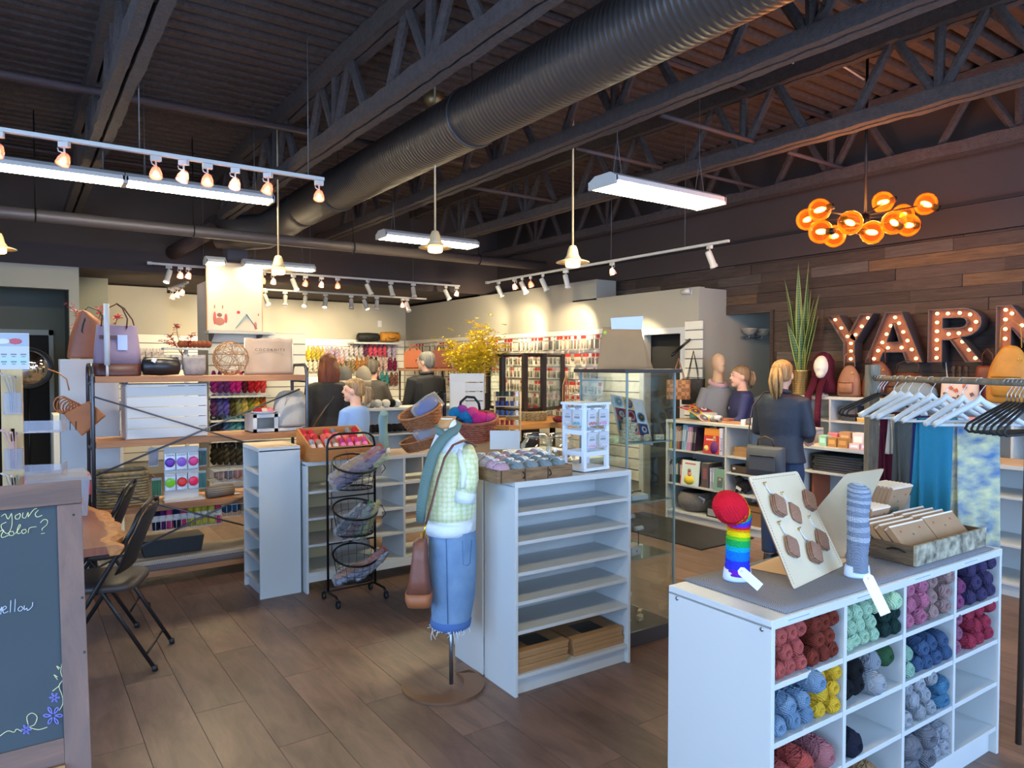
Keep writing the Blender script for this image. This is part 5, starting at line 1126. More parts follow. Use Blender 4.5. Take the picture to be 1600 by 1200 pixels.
DENIMD = mat('dark_denim', (42, 58, 86), .85, bump=(150, .3)); NAVYJ = mat('navy_puffer', (38, 46, 62), .6, noise=(5, .4), rgb2=(28, 33, 46), bump=(14, .5)); BLKJ = mat('black_jacket', (30, 31, 36), .7, noise=(6, .4), bump=(16, .5)); NAVT = mat('navy_sweatshirt', (40, 44, 84), .9, bump=(150, .2))
cu = person('woman with blond ponytail in a navy jacket standing at the book counter, seen from behind', 1222, 560, 5.75, 84, 1.68, headyaw=-6, topm=NAVYJ, hairm=BLOND, hair='pony', arms='front', bulk=1.06)
# her crossbody bag
MBp = cu.matrix_basis
t = thing('shoulder_bag', 'grey crossbody bag with front zip pocket and top handle hanging on the navy jacket', 'bag', cu.location, cu.rotation_euler.z)
GB = mat('grey_bag_nylon', (74, 76, 82), .6, bump=(120, .2)); BRS = mat('brown_bag_leather', (84, 62, 54), .5)
MB().loft([[(.155*math.copysign(abs(math.cos(a))**.35, math.cos(a)), .24+.055*math.copysign(abs(math.sin(a))**.5, math.sin(a))*q, z) for a in [2*PI*j/24 for j in range(24)]] for z, q in ((.76, .6), (.775, 1), (.98, 1), (1.0, .5))]).put('bag_body', GB, t)
MB().box(-.11, .11, .292, .302, .81, .93).put('front_pocket', GB, t, bev=.005); MB().tube([(-.10, .304, .925), (.10, .304, .925)], .004, 6).put('zip', BLACKM, t)
MB().tube([(-.07, .24, 1.0), (-.06, .25, 1.055), (0, .25, 1.075), (.06, .25, 1.055), (.07, .24, 1.0)], .007, 8).put('top_handle', BRS, t)
MB().tube([(.15, .23, .98), (.18, .19, 1.1), (.17, .15, 1.3), (.10, .10, 1.415), (-.02, -.02, 1.435), (-.1, -.12, 1.35)], .009, 8, flat=.5).put('strap', BRS, t)
st_ = person('smiling shop assistant with pulled back fair hair and navy sweatshirt leaning behind the book counter', 1158, 570, 7.55, -55, 1.63, headyaw=-8, topm=NAVT, hairm=DKBLO, hair='bun', arms='talk', collar=False)
MB().prism([(-.0, 0), (.035, 0), (.018, -.03)], .003, T=TR((.06, -.150, 1.20))).put('chest_emblem', cm((206, 180, 100), .5), st_)
person('woman with shoulder length auburn hair in a black jacket, back turned, behind the low counter', 513, 553, 7.3, 22, None, headyaw=-4, topm=BLKJ, hairm=AUB, hair='long', arms='down', bulk=1.0); MB().tube([(-.16, -.02, 1.43), (-.05, .135, 1.32), (.10, .165, 1.10), (.20, .12, .92)], .012, 6, flat=.4).put('bag_strap', mat('brown_bag_leather', (0,)*3), S.objects['person.002'])
person('girl with fair ponytail in a pale blue top beside the auburn haired woman', 554, 591, 6.35, -30, None, headyaw=-28, topm=mat('pale_blue_tee', (138, 172, 222), .9), hairm=hairmat('honey', (190, 150, 100)), hair='child', arms='front', collar=False, bulk=.95)
person('grey haired man with glasses in a black jacket, back turned, behind the wicker baskets', 666, 549, 8.8, -8, None, female=False, headyaw=-28, topm=BLKJ, hairm=GREYH, hair='short', arms='front', glasses=True, bulk=1.02)
person('older woman with cropped grey hair in a grey top browsing beyond the two beanies', 583, 561, 9.4, 62, None, headyaw=0, topm=mat('grey_brown_top', (88, 82, 78), .9), hairm=hairmat('ash', (140, 124, 104)), hair='short', arms='talk', collar=False, glasses=True)
# ================================================================== RIGHT SIDE: book counter, plank wall shelf, sign, garment rack
bc, bcx, bcz = unit('counter_shelf', 'white counter of open shelves with pattern books and pale wood top', 'counter', (5.74, 5.30, 0), -PI/2, 1.56, .42, 1.055, 2, [.375, .735], kick=.075, top=LOWW)
BCM = Matrix.Translation(bc.location) @ Matrix.Rotation(-PI/2, 4, 'Z')
def P2L(px, py, M, y=0.0):
    "pixel -> local x,z on the unit's front plane shifted by y"
    Mi = M.inverted(); o = Mi @ Vector((0,0,CAMZ)); r = (Mi.to_3x3() @ (at(px, py, d=1)-Vector((0,0,CAMZ)))); t = (y-o.y)/r.y; q = o+r*t; return q.x, q.z
PGS = mat('page_block', (224, 218, 200), .8)
def book(M, x, y, z, w, h, d, col, label, grp, lean=0, face=False, deco=None):
    "upright book; w = thickness (spine), h height, d depth; face: cover to the front"
    t = thing('book', label, 'book'); t.matrix_world = M @ TR((x, y, z), (-.12 if face else 0, lean, 0)); t['group'] = grp
    cv = cm(col, .5)
    if face:
        MB().box(0, w, 0, .003, 0, h).box(0, w, d-.003, d, 0, h).box(0, .003, 0, d, 0, h).put('cover', cv, t); MB().box(.003, w-.004, .003, d-.003, .003, h-.003).put('pages', PGS, t)
    else:
        MB().box(0, w, 0, .0025, 0, h).box(0, .002, 0, d, 0, h).box(w-.002, w, 0, d, 0, h).put('cover', cv, t); MB().box(.002, w-.002, .0025, d-.004, .003, h-.003).put('pages', PGS, t)
        MB().box(w*.25, w*.75, -.0006, 0, h*.35, h*.8).put('spine_title', cm(deco or (235, 232, 225), .5), t.children[0])
    return t
G1, G2 = 'pattern books on the top shelf of the counter', 'pattern books on the middle shelf of the counter'
x0, _ = P2L(1045, 700, BCM); 
def bookrow(z, x, items, grp, where):
    seen = {}
    for k, (cn, col, w, h, ln, deco) in enumerate(items):
        seen[cn] = seen.get(cn, 0)+1; n = sum(1 for i in items if i[0] == cn)
        lb = '%s%s book spine on the %s shelf of the book counter%s' % (('second ' if seen[cn] == 2 else 'third ' if seen[cn] == 3 else 'first ') if n > 1 else '', cn, where, ', leaning' if ln else '')
        book(BCM, x, .03, z, w, h, .2, col, lb, grp, ln, False, deco); x += w+.0015+(.002 if ln else 0)
    return x
it1 = [('olive yellow', (190,176,70), .03, .27, 0, None), ('dark green', (50,66,60), .012, .26, 0, None), ('navy', (44,54,96), .014, .25, 0, None), ('white', (222,222,222), .014, .24, .03, (60,60,120)), ('ochre', (188,140,80), .012, .23, .05, None), ('grey blue', (120,134,160), .012, .25, .06, None), ('rust', (170,96,70), .016, .24, .07, None), ('brown', (110,84,70), .014, .25, .07, None), ('charcoal', (60,60,66), .012, .26, .08, None), ('sky blue', (128,176,214), .02, .27, .09, (220,235,245)), ('sky blue', (140,186,220), .02, .27, .09, (220,235,245)), ('pale blue', (170,206,230), .016, .26, .1, (110,140,170)), ('lilac pink', (206,150,196), .02, .25, .11, None), ('lilac pink', (212,160,200), .02, .25, .11, None), ('mauve', (180,136,184), .016, .25, .11, None), ('black', (44,44,54), .02, .25, .1, (150,150,150)), ('plum black', (60,44,64), .024, .25, .1, (150,150,150))]
xe = bookrow(bcz[2]+.001, .03, it1, G1, 'top')
def cover_art(t, w, h, parts, y=-.0008):
    for k, (nm, kind, a, col) in enumerate(parts):
        m = MB()
        if kind == 'box': m.box(a[0]*w, a[1]*w, y-.0004*k, 0, a[2]*h, a[3]*h)
        else: m.lathe([(.0001, 0), (a[2]*w, 0), (a[2]*w, .0006), (.0001, .0006)], 14, T=TR((a[0]*w, y-.0004*k, a[1]*h), (PI/2, 0, 0)), sy=a[3])
        m.put(nm, cm(col, .6), t)
b = book(BCM, .50, .0, bcz[2]+.001, .20, .255, .02, (196, 56, 52), 'red and orange knitting book facing out with a cover figure in purple', G1, face=True)
cover_art(b, .20, .255, (('cover_band', 'box', (0, 1, .72, 1), (222, 140, 50)), ('title_print', 'box', (.15, .75, .52, .58), (240, 210, 190)), ('figure_print', 'disc', (.68, .25, .24, 1.3), (104, 44, 120)), ('face_print', 'disc', (.66, .62, .10, 1.2), (214, 160, 130)), ('yarn_print', 'disc', (.2, .2, .15, 1.0), (236, 210, 130))))
b = book(BCM, .705, .0, bcz[2]+.001, .045, .265, .18, (216, 214, 236), 'pale lavender book with purple spine title beside the red cover book', G1, deco=(216, 214, 236))
text('spine_title', 'Knitted', .045, cm((90, 70, 150), .5), b, (.024, -.0012, .10), (PI/2, -PI/2, 0), .0003)
it2 = [('maroon', (96,44,60), .012, .22, 0, None), ('dark grey', (62,60,66), .014, .24, 0, None), ('grey', (130,128,134), .014, .23, 0, None), ('wine', (110,50,64), .012, .24, 0, None), ('teal', (50,130,140), .022, .26, 0, (200,225,225)), ('teal', (40,110,124), .016, .25, 0, (200,225,225)), ('bottle green', (40,66,62), .016, .26, 0, None), ('black', (36,38,44), .02, .26, .02, (120,120,120)), ('slate', (66,72,86), .018, .25, .03, None), ('black', (40,40,46), .02, .25, .03, (120,120,120))]
xe = bookrow(bcz[1]+.001, .03, it2, G2, 'middle')
b = book(BCM, .20, .0, bcz[1]+.001, .235, .26, .016, (206, 226, 226), 'pale blue book facing out with a baby in yellow on the cover', G2, face=True)
cover_art(b, .235, .26, (('cover_border', 'box', (0, .04, 0, 1), (190, 70, 60)), ('title_print', 'box', (.2, .8, .84, .90), (214, 110, 110)), ('figure_print', 'disc', (.5, .22, .30, .7), (226, 204, 60)), ('face_print', 'disc', (.5, .48, .12, 1.1), (220, 160, 130)), ('bonnet_print', 'disc', (.48, .60, .10, .8), (150, 110, 90))))
bookrow(bcz[1]+.001, .455, [('smoky brown', (92,80,84), .10, .25, 0, (140,90,100))], G2, 'middle')
bookrow(bcz[1]+.001, .565, [('lavender', (170,178,214), .03, .21, 0, (210,214,236)), ('lavender', (178,184,216), .03, .21, 0, (210,214,236))], G2, 'middle')
b = book(BCM, .632, .0, bcz[1]+.001, .125, .215, .03, (120, 160, 146), 'sage green book facing out at the end of the middle shelf', G2, face=True)
cover_art(b, .125, .215, (('cover_print', 'box', (.35, .9, .15, .62), (84, 100, 104)), ('face_print', 'disc', (.6, .5, .14, 1), (190, 150, 130))))
t = thing('felt_basket', 'grey felt round basket with tag on the bottom shelf of the book counter', 'basket', BCM @ Vector((.25, .2, bcz[0])), 0)
MB().lathe([(.001, 0), (.12, .0), (.18, .06), (.195, .13), (.17, .19), (.15, .205), (.145, .2), (.16, .13), (.001, .03)], 26).put('felt_bowl', mat('grey_felt', (122, 116, 112), .95, noise=(60, .6), bump=(80, .5)), t)
MB().ell((-.02, 0, .19), (.10, .09, .035), 14, 8, jit=.1).put('black_lining', BLK, t); MB().box(-.04, .03, -.175, -.172, .13, .18, T=TR((0, 0, 0), (0, .4, -.9))).put('white_tag', PAPER, t)
t = thing('framed_print', 'small black frame leaning beside the grey felt basket', 'frame', BCM @ Vector((.52, .04, bcz[0])), -PI/2)
MB().box(0, .13, 0, .012, 0, .10).put('frame_border', BLK, t); MB().box(.015, .115, -.001, 0, .015, .085).put('frame_print', cm((150, 150, 156), .5), t)
# second bay
for k in range(2):
    t = thing('kraft_box', 'low kraft box %s in the second bay of the book counter' % ('below' if k == 0 else 'on top of the other'), 'box', BCM @ Vector((.84+.01*k, .05, bcz[2]+.001+.045*k)), -PI/2, 'kraft boxes in the counter bay'); MB().box(0, .22, 0, .15, 0, .028).put('tray', KRAFT, t); MB().box(-.003, .223, -.003, .153, .024, .044).put('lid', KRAFT, t)
t = thing('storage_tray', 'dark brown open tray on the middle tier of the second counter bay', 'tray', BCM @ Vector((.82, .04, bcz[1]+.2)), -PI/2)
MB().box(0, .26, 0, .006, 0, .07).box(0, .26, .2, .206, 0, .07).box(0, .006, 0, .2, 0, .07).box(.254, .26, 0, .2, 0, .07).box(0, .26, 0, .2, 0, .006).put('tray_shell', mat('tray_dark_brown', (74, 60, 50), .6), t); MB().box(.02, .05, -.001, 0, .03, .05).put('tray_label', PAPER, t)
tag(MB().box(.79, 1.54, .004, .41, bcz[1]+.185, bcz[1]+.2).put('extra', WHITE, bc)); bc.children[-1].name = 'shelf'
t = thing('plush_sheep', 'black plush sheep with white tag on the second bay of the book counter', 'toy', BCM @ Vector((.93, .10, bcz[1]-.0)), -PI/2)
FUR = mat('black_plush', (24, 22, 24), .95, bump=(60, .8))
MB().ell((0, 0, .075), (.085, .06, .06), 16, 10, jit=.12).put('woolly_body', FUR, t); MB().ell((-.02, -.05, .14), (.035, .03, .04), 12, 8).put('head', FUR, t)
for s_ in (-1, 1): MB().ell((-.02+s_*.04, -.045, .15), (.018, .008, .01), 8, 6).put('ear', FUR, t)
for x in (-.05, .05): MB().tube([(x, -.03, .05), (x-.01, -.045, .005)], .014, 8).put('leg', FUR, t)
MB().box(-.06, .0, -.075, -.073, .03, .06, T=TR((0, 0, 0), (0, .4, 0))).put('swing_tag', PAPER, t)
t = thing('storage_box', 'brown cardboard box on the lowest shelf of the second counter bay', 'box', BCM @ Vector((.95, .05, bcz[0]+.001)), -PI/2); MB().box(0, .3, 0, .3, 0, .19).put('carton', mat('carton_dark', (140, 100, 66), .8), t); MB().box(.01, .29, -.001, 0, .13, .14).put('flap_seam', mat('joint_dark', (0,)*3), t)
# things on the counter top
CZ = 1.0565
t = thing('crochet_blanket', 'granny square crochet strip draped over the end of the book counter by the glass case', 'blanket')
cs = [((196,58,66),(70,84,104),(232,160,150)), ((224,176,60),(120,110,110),(214,60,56)), ((232,196,70),(150,40,50),(120,130,160)), ((196,60,70),(240,220,210),(90,90,110)), ((226,226,220),(110,140,170),(200,120,110)), ((214,140,60),(90,70,90),(230,210,160))]
for i in range(3):
    for j in range(2):
        cc = cs[i*2+j]; m = MB()
        def Q(u, v, n=0, i=i, j=j):
            s_ = .13*(i+u); w_ = -.14+.13*(j+v); a = s_/.39*1.2
            return BCM @ Vector((.06+s_*.95, .12+w_+.14, CZ+.012+.16*math.cos(a*1.25)*(1 if s_ < .4 else 1)+n-.05+.02*(j+v)))
        g = 6; m.add([Q(a/g, b_/g) for b_ in range(g+1) for a in range(g+1)], [(r*(g+1)+c, r*(g+1)+c+1, (r+1)*(g+1)+c+1, (r+1)*(g+1)+c) for r in range(g) for c in range(g)], True)
        for q, rad in enumerate((.4, .26, .12)):
            m.cur = q+1; ring = [Q(.5+rad*math.cos(a), .5+rad*math.sin(a), .004+.002*q) for a in [2*PI*k/14 for k in range(14)]]; m.add(ring+[Q(.5, .5, .006+.002*q)], [(k, (k+1) % 14, 14) for k in range(14)], True)
        m.put('granny_square', [kn(cc[0]), kn(cc[2]), kn(cc[1]), kn(cc[0])], t, solid=.004)
def item_box(M, x, y, z, w, d, h, col, label, cat='box', grp=None, name='gift_box', rz=0, band=None):
    t = thing(name, label, cat); t.matrix_world = M @ TR((x, y, z), (0, 0, rz))
    if grp: t['group'] = grp
    MB().box(0, w, 0, d, 0, h).put('carton', cm(col, .6), t, bev=.002)
    MB().box(w*.15, w*.85, -.001, 0, h*.3, h*.75).put('front_label', cm(band or tuple(min(255, int(c*1.2)+10) for c in col), .6), t)
    return t
for k, (x, y, w, h, col, n) in enumerate(((.10, .26, .10, .07, (84, 130, 120), 'dark teal'), (.22, .30, .16, .05, (210, 150, 130), 'salmon'), (.30, .22, .12, .08, (206, 206, 196), 'cream'), (.46, .28, .14, .03, (140, 90, 70), 'brown'))): item_box(BCM, x, y, CZ, w, .10, h, col, '%s small box on the counter behind the crochet strip' % n, grp='small boxes on the book counter')
t = thing('wrist_pincushion', 'black and white cow print roll with yellow end lying on the counter', 'pincushion', BCM @ Vector((.52, .10, CZ)), -PI/2); MB().tube([(0, 0, .035), (.11, .02, .035)], .034, 14).put('print_roll', mat('cow_print', (230, 228, 222), .8, noise=(18, 1), rgb2=(30, 28, 30)), t); MB().ell((-.005, 0, .035), (.02, .03, .03), 10, 8).put('yellow_end', cm((226, 196, 70), .7), t)
t = thing('desk_mat', 'brown leather mat on the book counter in front of the assistant', 'mat', BCM @ Vector((.62, .06, CZ)), -PI/2); MB().box(0, .42, 0, .28, 0, .005).put('mat_sheet', mat('brown_mat', (140, 96, 62), .6), t, bev=.002)
for k in range(3): item_box(BCM, .92+.045*k, .05+.02*k, CZ+.0, .04, .12, .05+.01*k, ((236, 236, 236), (90, 84, 80), (200, 200, 196))[k], ('white', 'charcoal', 'pale grey')[k]+' wrapped roll bundled beside the customer on the counter', 'yarn', 'bundles on the counter', 'yarn_bundle', .2*k)
# lower counter to the right: white unit with black shelf load
lc, lcx, lcz = unit('counter_shelf', 'lower white counter piled with small gift boxes behind the garment rack', 'counter', (5.74, 3.70, 0), -PI/2, 2.6, .45, .93, 2, [.36, .70], kick=.08, top=LOWW)
LCM = Matrix.Translation(lc.location) @ Matrix.Rotation(-PI/2, 4, 'Z')
gi = [((150, 206, 180), 'mint', .07, .09), ((176, 130, 76), 'kraft brown', .08, .08), ((170, 124, 70), 'second kraft brown', .09, .08), ((230, 200, 206), 'blush', .09, .045), ((226, 190, 200), 'pink label', .08, .05), ((214, 150, 120), 'apricot', .08, .04), ((160, 206, 190), 'aqua', .07, .07), ((236, 226, 220), 'ivory', .07, .06)]
x = .14
for k, (c, n, w, h) in enumerate(gi): item_box(LCM, x, .05, .931, w, .08, h, c, '%s gift box in the front row on the lower counter' % n, grp='gift boxes on the lower counter'); x += w+.012
x = .12
for k, (c, n, w, h) in enumerate([((214,120,130),'rose',.09,.10), ((186,140,100),'tan',.10,.12), ((226,214,214),'white rose',.10,.12), ((200,150,140),'dusty',.09,.10), ((236,230,226),'pearl',.10,.11), ((170,120,80),'cocoa',.08,.07), ((226,206,150),'straw',.09,.09)]): item_box(LCM, x, .22, .931, w, .09, h, c, '%s gift box in the second row on the lower counter' % n, grp='gift boxes on the lower counter'); x += w+.02
for k in range(7): item_box(LCM, .08+.01*(k % 3), .05, lcz[2]+.001+.021*k, .44, .3, .019, (38+4*(k % 3), 38+2*k, 46), 'flat black folder, %s up in the stack on the lower counter shelf' % NUM[k], 'folder', 'black folders under the lower counter', 'flat_folder', 0, (60, 62, 76))
t = thing('tablet_case', 'tan leather board leaning inside the lower counter near the customer', 'board', LCM @ Vector((.06, .08, lcz[1]+.0)), -PI/2); MB().box(0, .02, 0, .26, 0, .30).put('leather_face', mat('tan_board', (156, 84, 52), .5), t, bev=.002); MB().box(.1, .42, .0, .2, .002, .02).put('loose_cover', mat('maroon_cover', (110, 48, 38), .5), t)
# shelf unit against the plank wall
ws_, wsx, wsz = unit('wall_shelf', 'long white cubby shelf against the plank wall under the marquee letters', 'shelf', (6.40, 4.35, 0), -PI/2, 4.6, .37, 1.335, 9, [.45, .85, 1.10], kick=.08)
WSM = Matrix.Translation(ws_.location) @ Matrix.Rotation(-PI/2, 4, 'Z')
for k, (ci, c, n, w, h) in enumerate(((0, (214, 180, 110), 'brass trinket', .12, .05), (1, (206, 160, 90), 'golden', .10, .08), (1, (60, 60, 70), 'charcoal', .16, .14), (2, (228, 224, 226), 'white figure', .08, .19), (3, (210, 150, 150), 'pink', .14, .1), (4, (120, 100, 84), 'brown', .18, .15), (5, (200, 190, 180), 'cream', .2, .12))):
    item_box(WSM, wsx[ci]+.08+.14*(k % 2), .06, wsz[3]+.001, w, .12, h, c, '%s box in the top cubbies under the marquee letters' % n, grp='boxes in the plank wall cubbies')
# ------------------------------------------------------------ marquee letters
RUST = mat('rusted_letter_face', (146, 98, 76), .6, .2, noise=(9, .8), rgb2=(112, 72, 58)); LED = mat('letter_edge_steel', (92, 84, 88), .5, .5)
BUL = mat('marquee_bulb', (255, 214, 150), .4, emit=((255, 176, 100), 4))
LX, Z0, LH = 6.60, 1.665, .455
def letter(ch, yl, yr, polys, bulbs, label):
    "polys in unit box (u 0..1 toward -y, v 0..1 up)"
    t = thing('marquee_letter', label, 'sign', (LX, yl, Z0), -PI/2, 'marquee letters on the plank wall'); w = yl-yr
    dp = .14
    face = MB(); side = MB(); wall = MB()
    for pl_ in polys:
        pts = [(u*w, v*LH) for u, v in pl_]; k = len(pts)
        face.prism(pts, .01, T=TR((0, .055, 0)))
    # outline rim from the union polygon
    out = OUT[ch]; 
    for lp in out:
        pts = [(u*w, v*LH) for u, v in lp]; k = len(pts); r_ = .008
        ins = []
        m = MB(); vs = [(x, 0, z) for x, z in pts]+[(x, dp, z) for x, z in pts]
        m.add(vs, [(i, (i+1) % k, (i+1) % k+k, i+k) for i in range(k)]); m.put('rim', LED if ch else LED, t, solid=.009)
    face.put('face', RUST, t)
    for u, v in bulbs:
        MB().ell((u*w, .036, v*LH), (.0145, .019, .0145), 10, 8).put('bulb', BUL, t); MB().lathe([(.02, 0), (.012, .008), (.0, .008)], 10, c=(0, 0, 0), T=TR((u*w, .055, v*LH), (PI/2, 0, 0)), cap=False).put('bulb_socket', RUST, t)
    return t
def lerp(a, b, n): return [(a[0]+(b[0]-a[0])*i/(n-1), a[1]+(b[1]-a[1])*i/(n-1)) for i in range(n)]
Rarc = [(.62+.36*math.cos(a), .735+.265*math.sin(a)) for a in [math.radians(90-180*i/10) for i in range(11)]]
Rin = [(.60+.13*math.cos(a), .735+.10*math.sin(a)) for a in [math.radians(90-180*i/6) for i in range(7)]]
OUT = {'Y': [[(0,1), (.27,1), (.5,.62), (.73,1), (1,1), (.62,.42), (.62,0), (.38,0), (.38,.42)]],
 'A': [[(.36,1), (.64,1), (1,0), (.74,0), (.675,.2), (.325,.2), (.26,0), (0,0)], [(.385,.4), (.615,.4), (.5,.78)]],
 'R': [[(0,1)]+Rarc+[(.62,.45), (1.0,0), (.72,0), (.42,.42), (.27,.42), (.27,0), (0,0)], [(.27,.835)]+Rin+[(.27,.635)]],
 'N': [[(0,1), (.26,1), (.74,.42), (.74,1), (1,1), (1,0), (.76,0), (.26,.6), (.26,0), (0,0)]]}
POL = {'Y': [[(0,1), (.27,1), (.62,.42), (.38,.42)], [(.73,1), (1,1), (.62,.42), (.44,.52)], [(.38,0), (.62,0), (.62,.42), (.38,.42)]],
 'A': [[(0,0), (.26,0), (.5,.78), (.5,1), (.36,1)], [(.74,0), (1,0), (.64,1), (.5,1), (.5,.78)], [(.325,.2), (.675,.2), (.615,.4), (.385,.4)]],
 'R': [[(0,0), (.27,0), (.27,1), (0,1)], [(.27,1), (.62,1), (.60,.835), (.27,.835)], [(.27,.42), (.27,.635), (.60,.635), (.62,.47)]]+[[Rarc[i], Rarc[i+1], Rin[min(6, (i+1)*6//10)], Rin[min(6, i*6//10)]] if (i+1)*6//10 != i*6//10 else [Rarc[i], Rarc[i+1], Rin[min(6, i*6//10)]] for i in range(10)]+[[(.42,.42), (.72,0), (1,0), (.62,.47)]],
 'N': [[(0,0), (.26,0), (.26,1), (0,1)], [(.74,0), (1,0), (1,1), (.74,1)], [(.26,.6), (.76,0), (.76,.4), (.26,1)]]}
yy_ = lambda px, X=LX: at(px, 530, X=X).y
letter('Y', yy_(1292), yy_(1363), POL['Y'], lerp((.14,.92), (.42,.55), 3)+lerp((.86,.92), (.60,.58), 3)+lerp((.5,.40), (.5,.07), 3), 'lit rusty marquee letter Y, first of the sign')
letter('A', yy_(1352), yy_(1441), POL['A'], lerp((.5,.9), (.13,.07), 6)+lerp((.57,.78), (.87,.07), 5)+lerp((.38,.29), (.62,.29), 2), 'lit rusty marquee letter A, between Y and R')
letter('R', yy_(1450), yy_(1534), POL['R'], lerp((.135,.93), (.135,.08), 6)+[(.34,.92), (.56,.92), (.75,.88), (.86,.74), (.76,.60), (.55,.54), (.36,.53)]+lerp((.62,.38), (.86,.07), 3), 'lit rusty marquee letter R, third of the sign')
letter('N', yy_(1556), yy_(1650), POL['N'], lerp((.13,.93), (.13,.07), 6)+lerp((.24,.86), (.76,.2), 4)+lerp((.87,.93), (.87,.07), 6), 'lit rusty marquee letter N, cut off by the frame edge')
MB_ = MB().tube([(LX+.1, yy_(1470), Z0), (LX+.1, yy_(1474), Z0-.2), (LX+.1, yy_(1470), Z0-.33)], .005, 6).put('power_cable', mat('white_cable', (0,)*3)); tag(MB_, 'white power cable hanging below the letter R', 'cable')
# ------------------------------------------------------------ things on the plank wall shelf
SZ = 1.336
def on_wall(px, x=6.55): q = at(px, 600, X=x); return Vector((x, q.y, SZ))
t = thing('snake_plant', 'tall variegated snake plant in a brass cylinder pot on the plank wall shelf', 'plant', on_wall(1252), 0)
MB().lathe([(.001, 0), (.085, 0), (.088, .01), (.092, .24), (.096, .25), (.086, .25), (.084, .2), (.001, .2)], 24).put('brass_pot', mat('brass_pot_metal', (206, 176, 116), .3, .9, kind='stripes', noise=(14, .5), bump=(30, .4)), t)
LFm = mat('snake_leaf', (84, 112, 62), .5, kind='stripes', noise=(9, 1), rgb2=(46, 76, 48), scale=(1, 1, 1.4)); LFe = mat('snake_leaf_edge', (150, 162, 80), .5)
rr = random.Random(11)
for k in range(22):
    a = rr.uniform(0, 6.28); r0 = rr.uniform(.01, .05); hl = (1.14, .92, .86, .76, .72, .66, .6, .55)[k % 8]*(1 if k < 9 else .88); sp = rr.uniform(.03, .17) if k else .02; w = rr.uniform(.016, .024)*1.5; wd = a+PI/2+rr.uniform(-.5, .5)
    def LP(v, s_, k=k, a=a, r0=r0, hl=hl, sp=sp, w=w, wd=wd):
        ww = w*(math.sin(PI*min(1, v*.85+.15))**.6)*(1-v**6); q = s_*ww; tw = wd+v*.9
        return (math.cos(a)*(r0+sp*v**1.5)+math.cos(tw)*q, math.sin(a)*(r0+sp*v**1.5)+math.sin(tw)*q, .19+hl*v+.004*abs(s_))
    m = MB(); vs = [LP(i/12, s_) for i in range(13) for s_ in (-1, -.72, 0, .72, 1)]
    for i in range(12):
        for j in range(4): pass
    m.cur = 0; m.add(vs, [(i*5+j, i*5+j+1, i*5+j+6, i*5+j+5) for i in range(12) for j in (1, 2)], True); m.cur = 1; m.add(vs, [(i*5+j, i*5+j+1, i*5+j+6, i*5+j+5) for i in range(12) for j in (0, 3)], True)
    m.put('leaf', [LFm, LFe], t, solid=.003)
t = thing('head_form', 'white head form wearing a long burgundy knotted scarf on the plank wall shelf', 'head form', on_wall(1285, 6.50), 0)
T = Matrix.Rotation(-PI/2+.2, 4, 'Z')
MB().tube([(0, 0, 0), (0, 0, .15)], .02, 12).lathe([(.06, 0), (.06, .012), (.001, .012)], 18).put('neck_stand', WHITE, t)
MB().ell((0, -.02, .29), (.074, .088, .105), 18, 14, T=T).ell((0, -.05, .22), (.045, .05, .05), 12, 8, T=T).tube([(0, -.10, .29), (0, -.114, .265)], [.007, .011], 8, T=T).put('head', mat('form_cream', (222, 216, 200), .6), t, remesh=.008, smooth_it=3)
BUR = kn((84, 30, 46))
MB().loft([[tuple(T @ Vector((rx*math.cos(a), .015+ry*math.sin(a), z))) for a in [math.radians(-30+240*j/22) for j in range(23)]] for z, rx, ry in ((.03, .14, .10), (.10, .13, .11), (.18, .095, .10), (.26, .095, .11), (.34, .092, .11), (.40, .06, .075), (.425, .01, .02))], cap=False).put('hood_wrap', BUR, t, solid=.012)
for s_, L_ in ((-1, .30), (1, .26)): MB().tube([(-.06, s_*.05, .17), (-.10, s_*.04, .10), (-.155, s_*.055, .0), (-.17, s_*.055, -L_*.6), (-.17, s_*.055, -L_)], [.035, .04, .036, .036, .036], 12, flat=.5).put('scarf_end', BUR, t)
def leather_bag(px, label, col, w=.26, h=.24, x=6.55, style='sack', z=SZ, zz=0, d=.12):
    t = thing('leather_bag', label, 'bag', on_wall(px, x)+Vector((0, 0, zz)), -PI/2); c = mat('bag_%d_%d_%d' % col, col, .5, noise=(10, .5), bump=(30, .3))
    rows = {'sack': ((0, .9, .9), (.03, 1, 1), (.4, .98, 1), (.7, .8, .8), (.88, .5, .5), (1, .28, .3)), 'tote': ((0, .95, .9), (.04, 1, 1), (.9, .92, .7), (1, .9, .55))}[style]
    MB().loft([[(w/2*q*math.copysign(abs(math.cos(a))**.7, math.cos(a))*(1+.03*math.sin(5*a+v*9)), d/2*q2*math.sin(a), v*h) for a in [2*PI*j/24 for j in range(24)]] for v, q, q2 in rows]).put('bag_body', c, t, sub=1)
    if style == 'sack': MB().loft([[(w*.30*q*math.cos(a), -d*.42-.022*q2+.02*math.sin(a)*q2, h*v+.0) for a in [2*PI*j/16 for j in range(16)]] for v, q, q2 in ((.12, .85, .6), (.16, 1, 1), (.40, 1, 1), (.46, .9, .6))]).put('front_pocket', c, t); MB().tube([(-w*.3, -d*.5-.01, h*.46), (0, -d*.5-.03, h*.47), (w*.3, -d*.5-.01, h*.46)], .006, 6).put('pocket_flap', c, t)
    MB().tube([(-w*.22, 0, h*.95), (-w*.2, 0, h*1.3), (0, 0, h*1.45), (w*.2, 0, h*1.3), (w*.22, 0, h*.95)], .008, 8, flat=.5).put('handle', c, t)
    MB().tube([(w*.25+.01*math.cos(a), -d*.42, h*.75+.01*math.sin(a)) for a in [i*PI/4 for i in range(8)]], .003, 5, closed=True).put('buckle', GOLD, t); return t
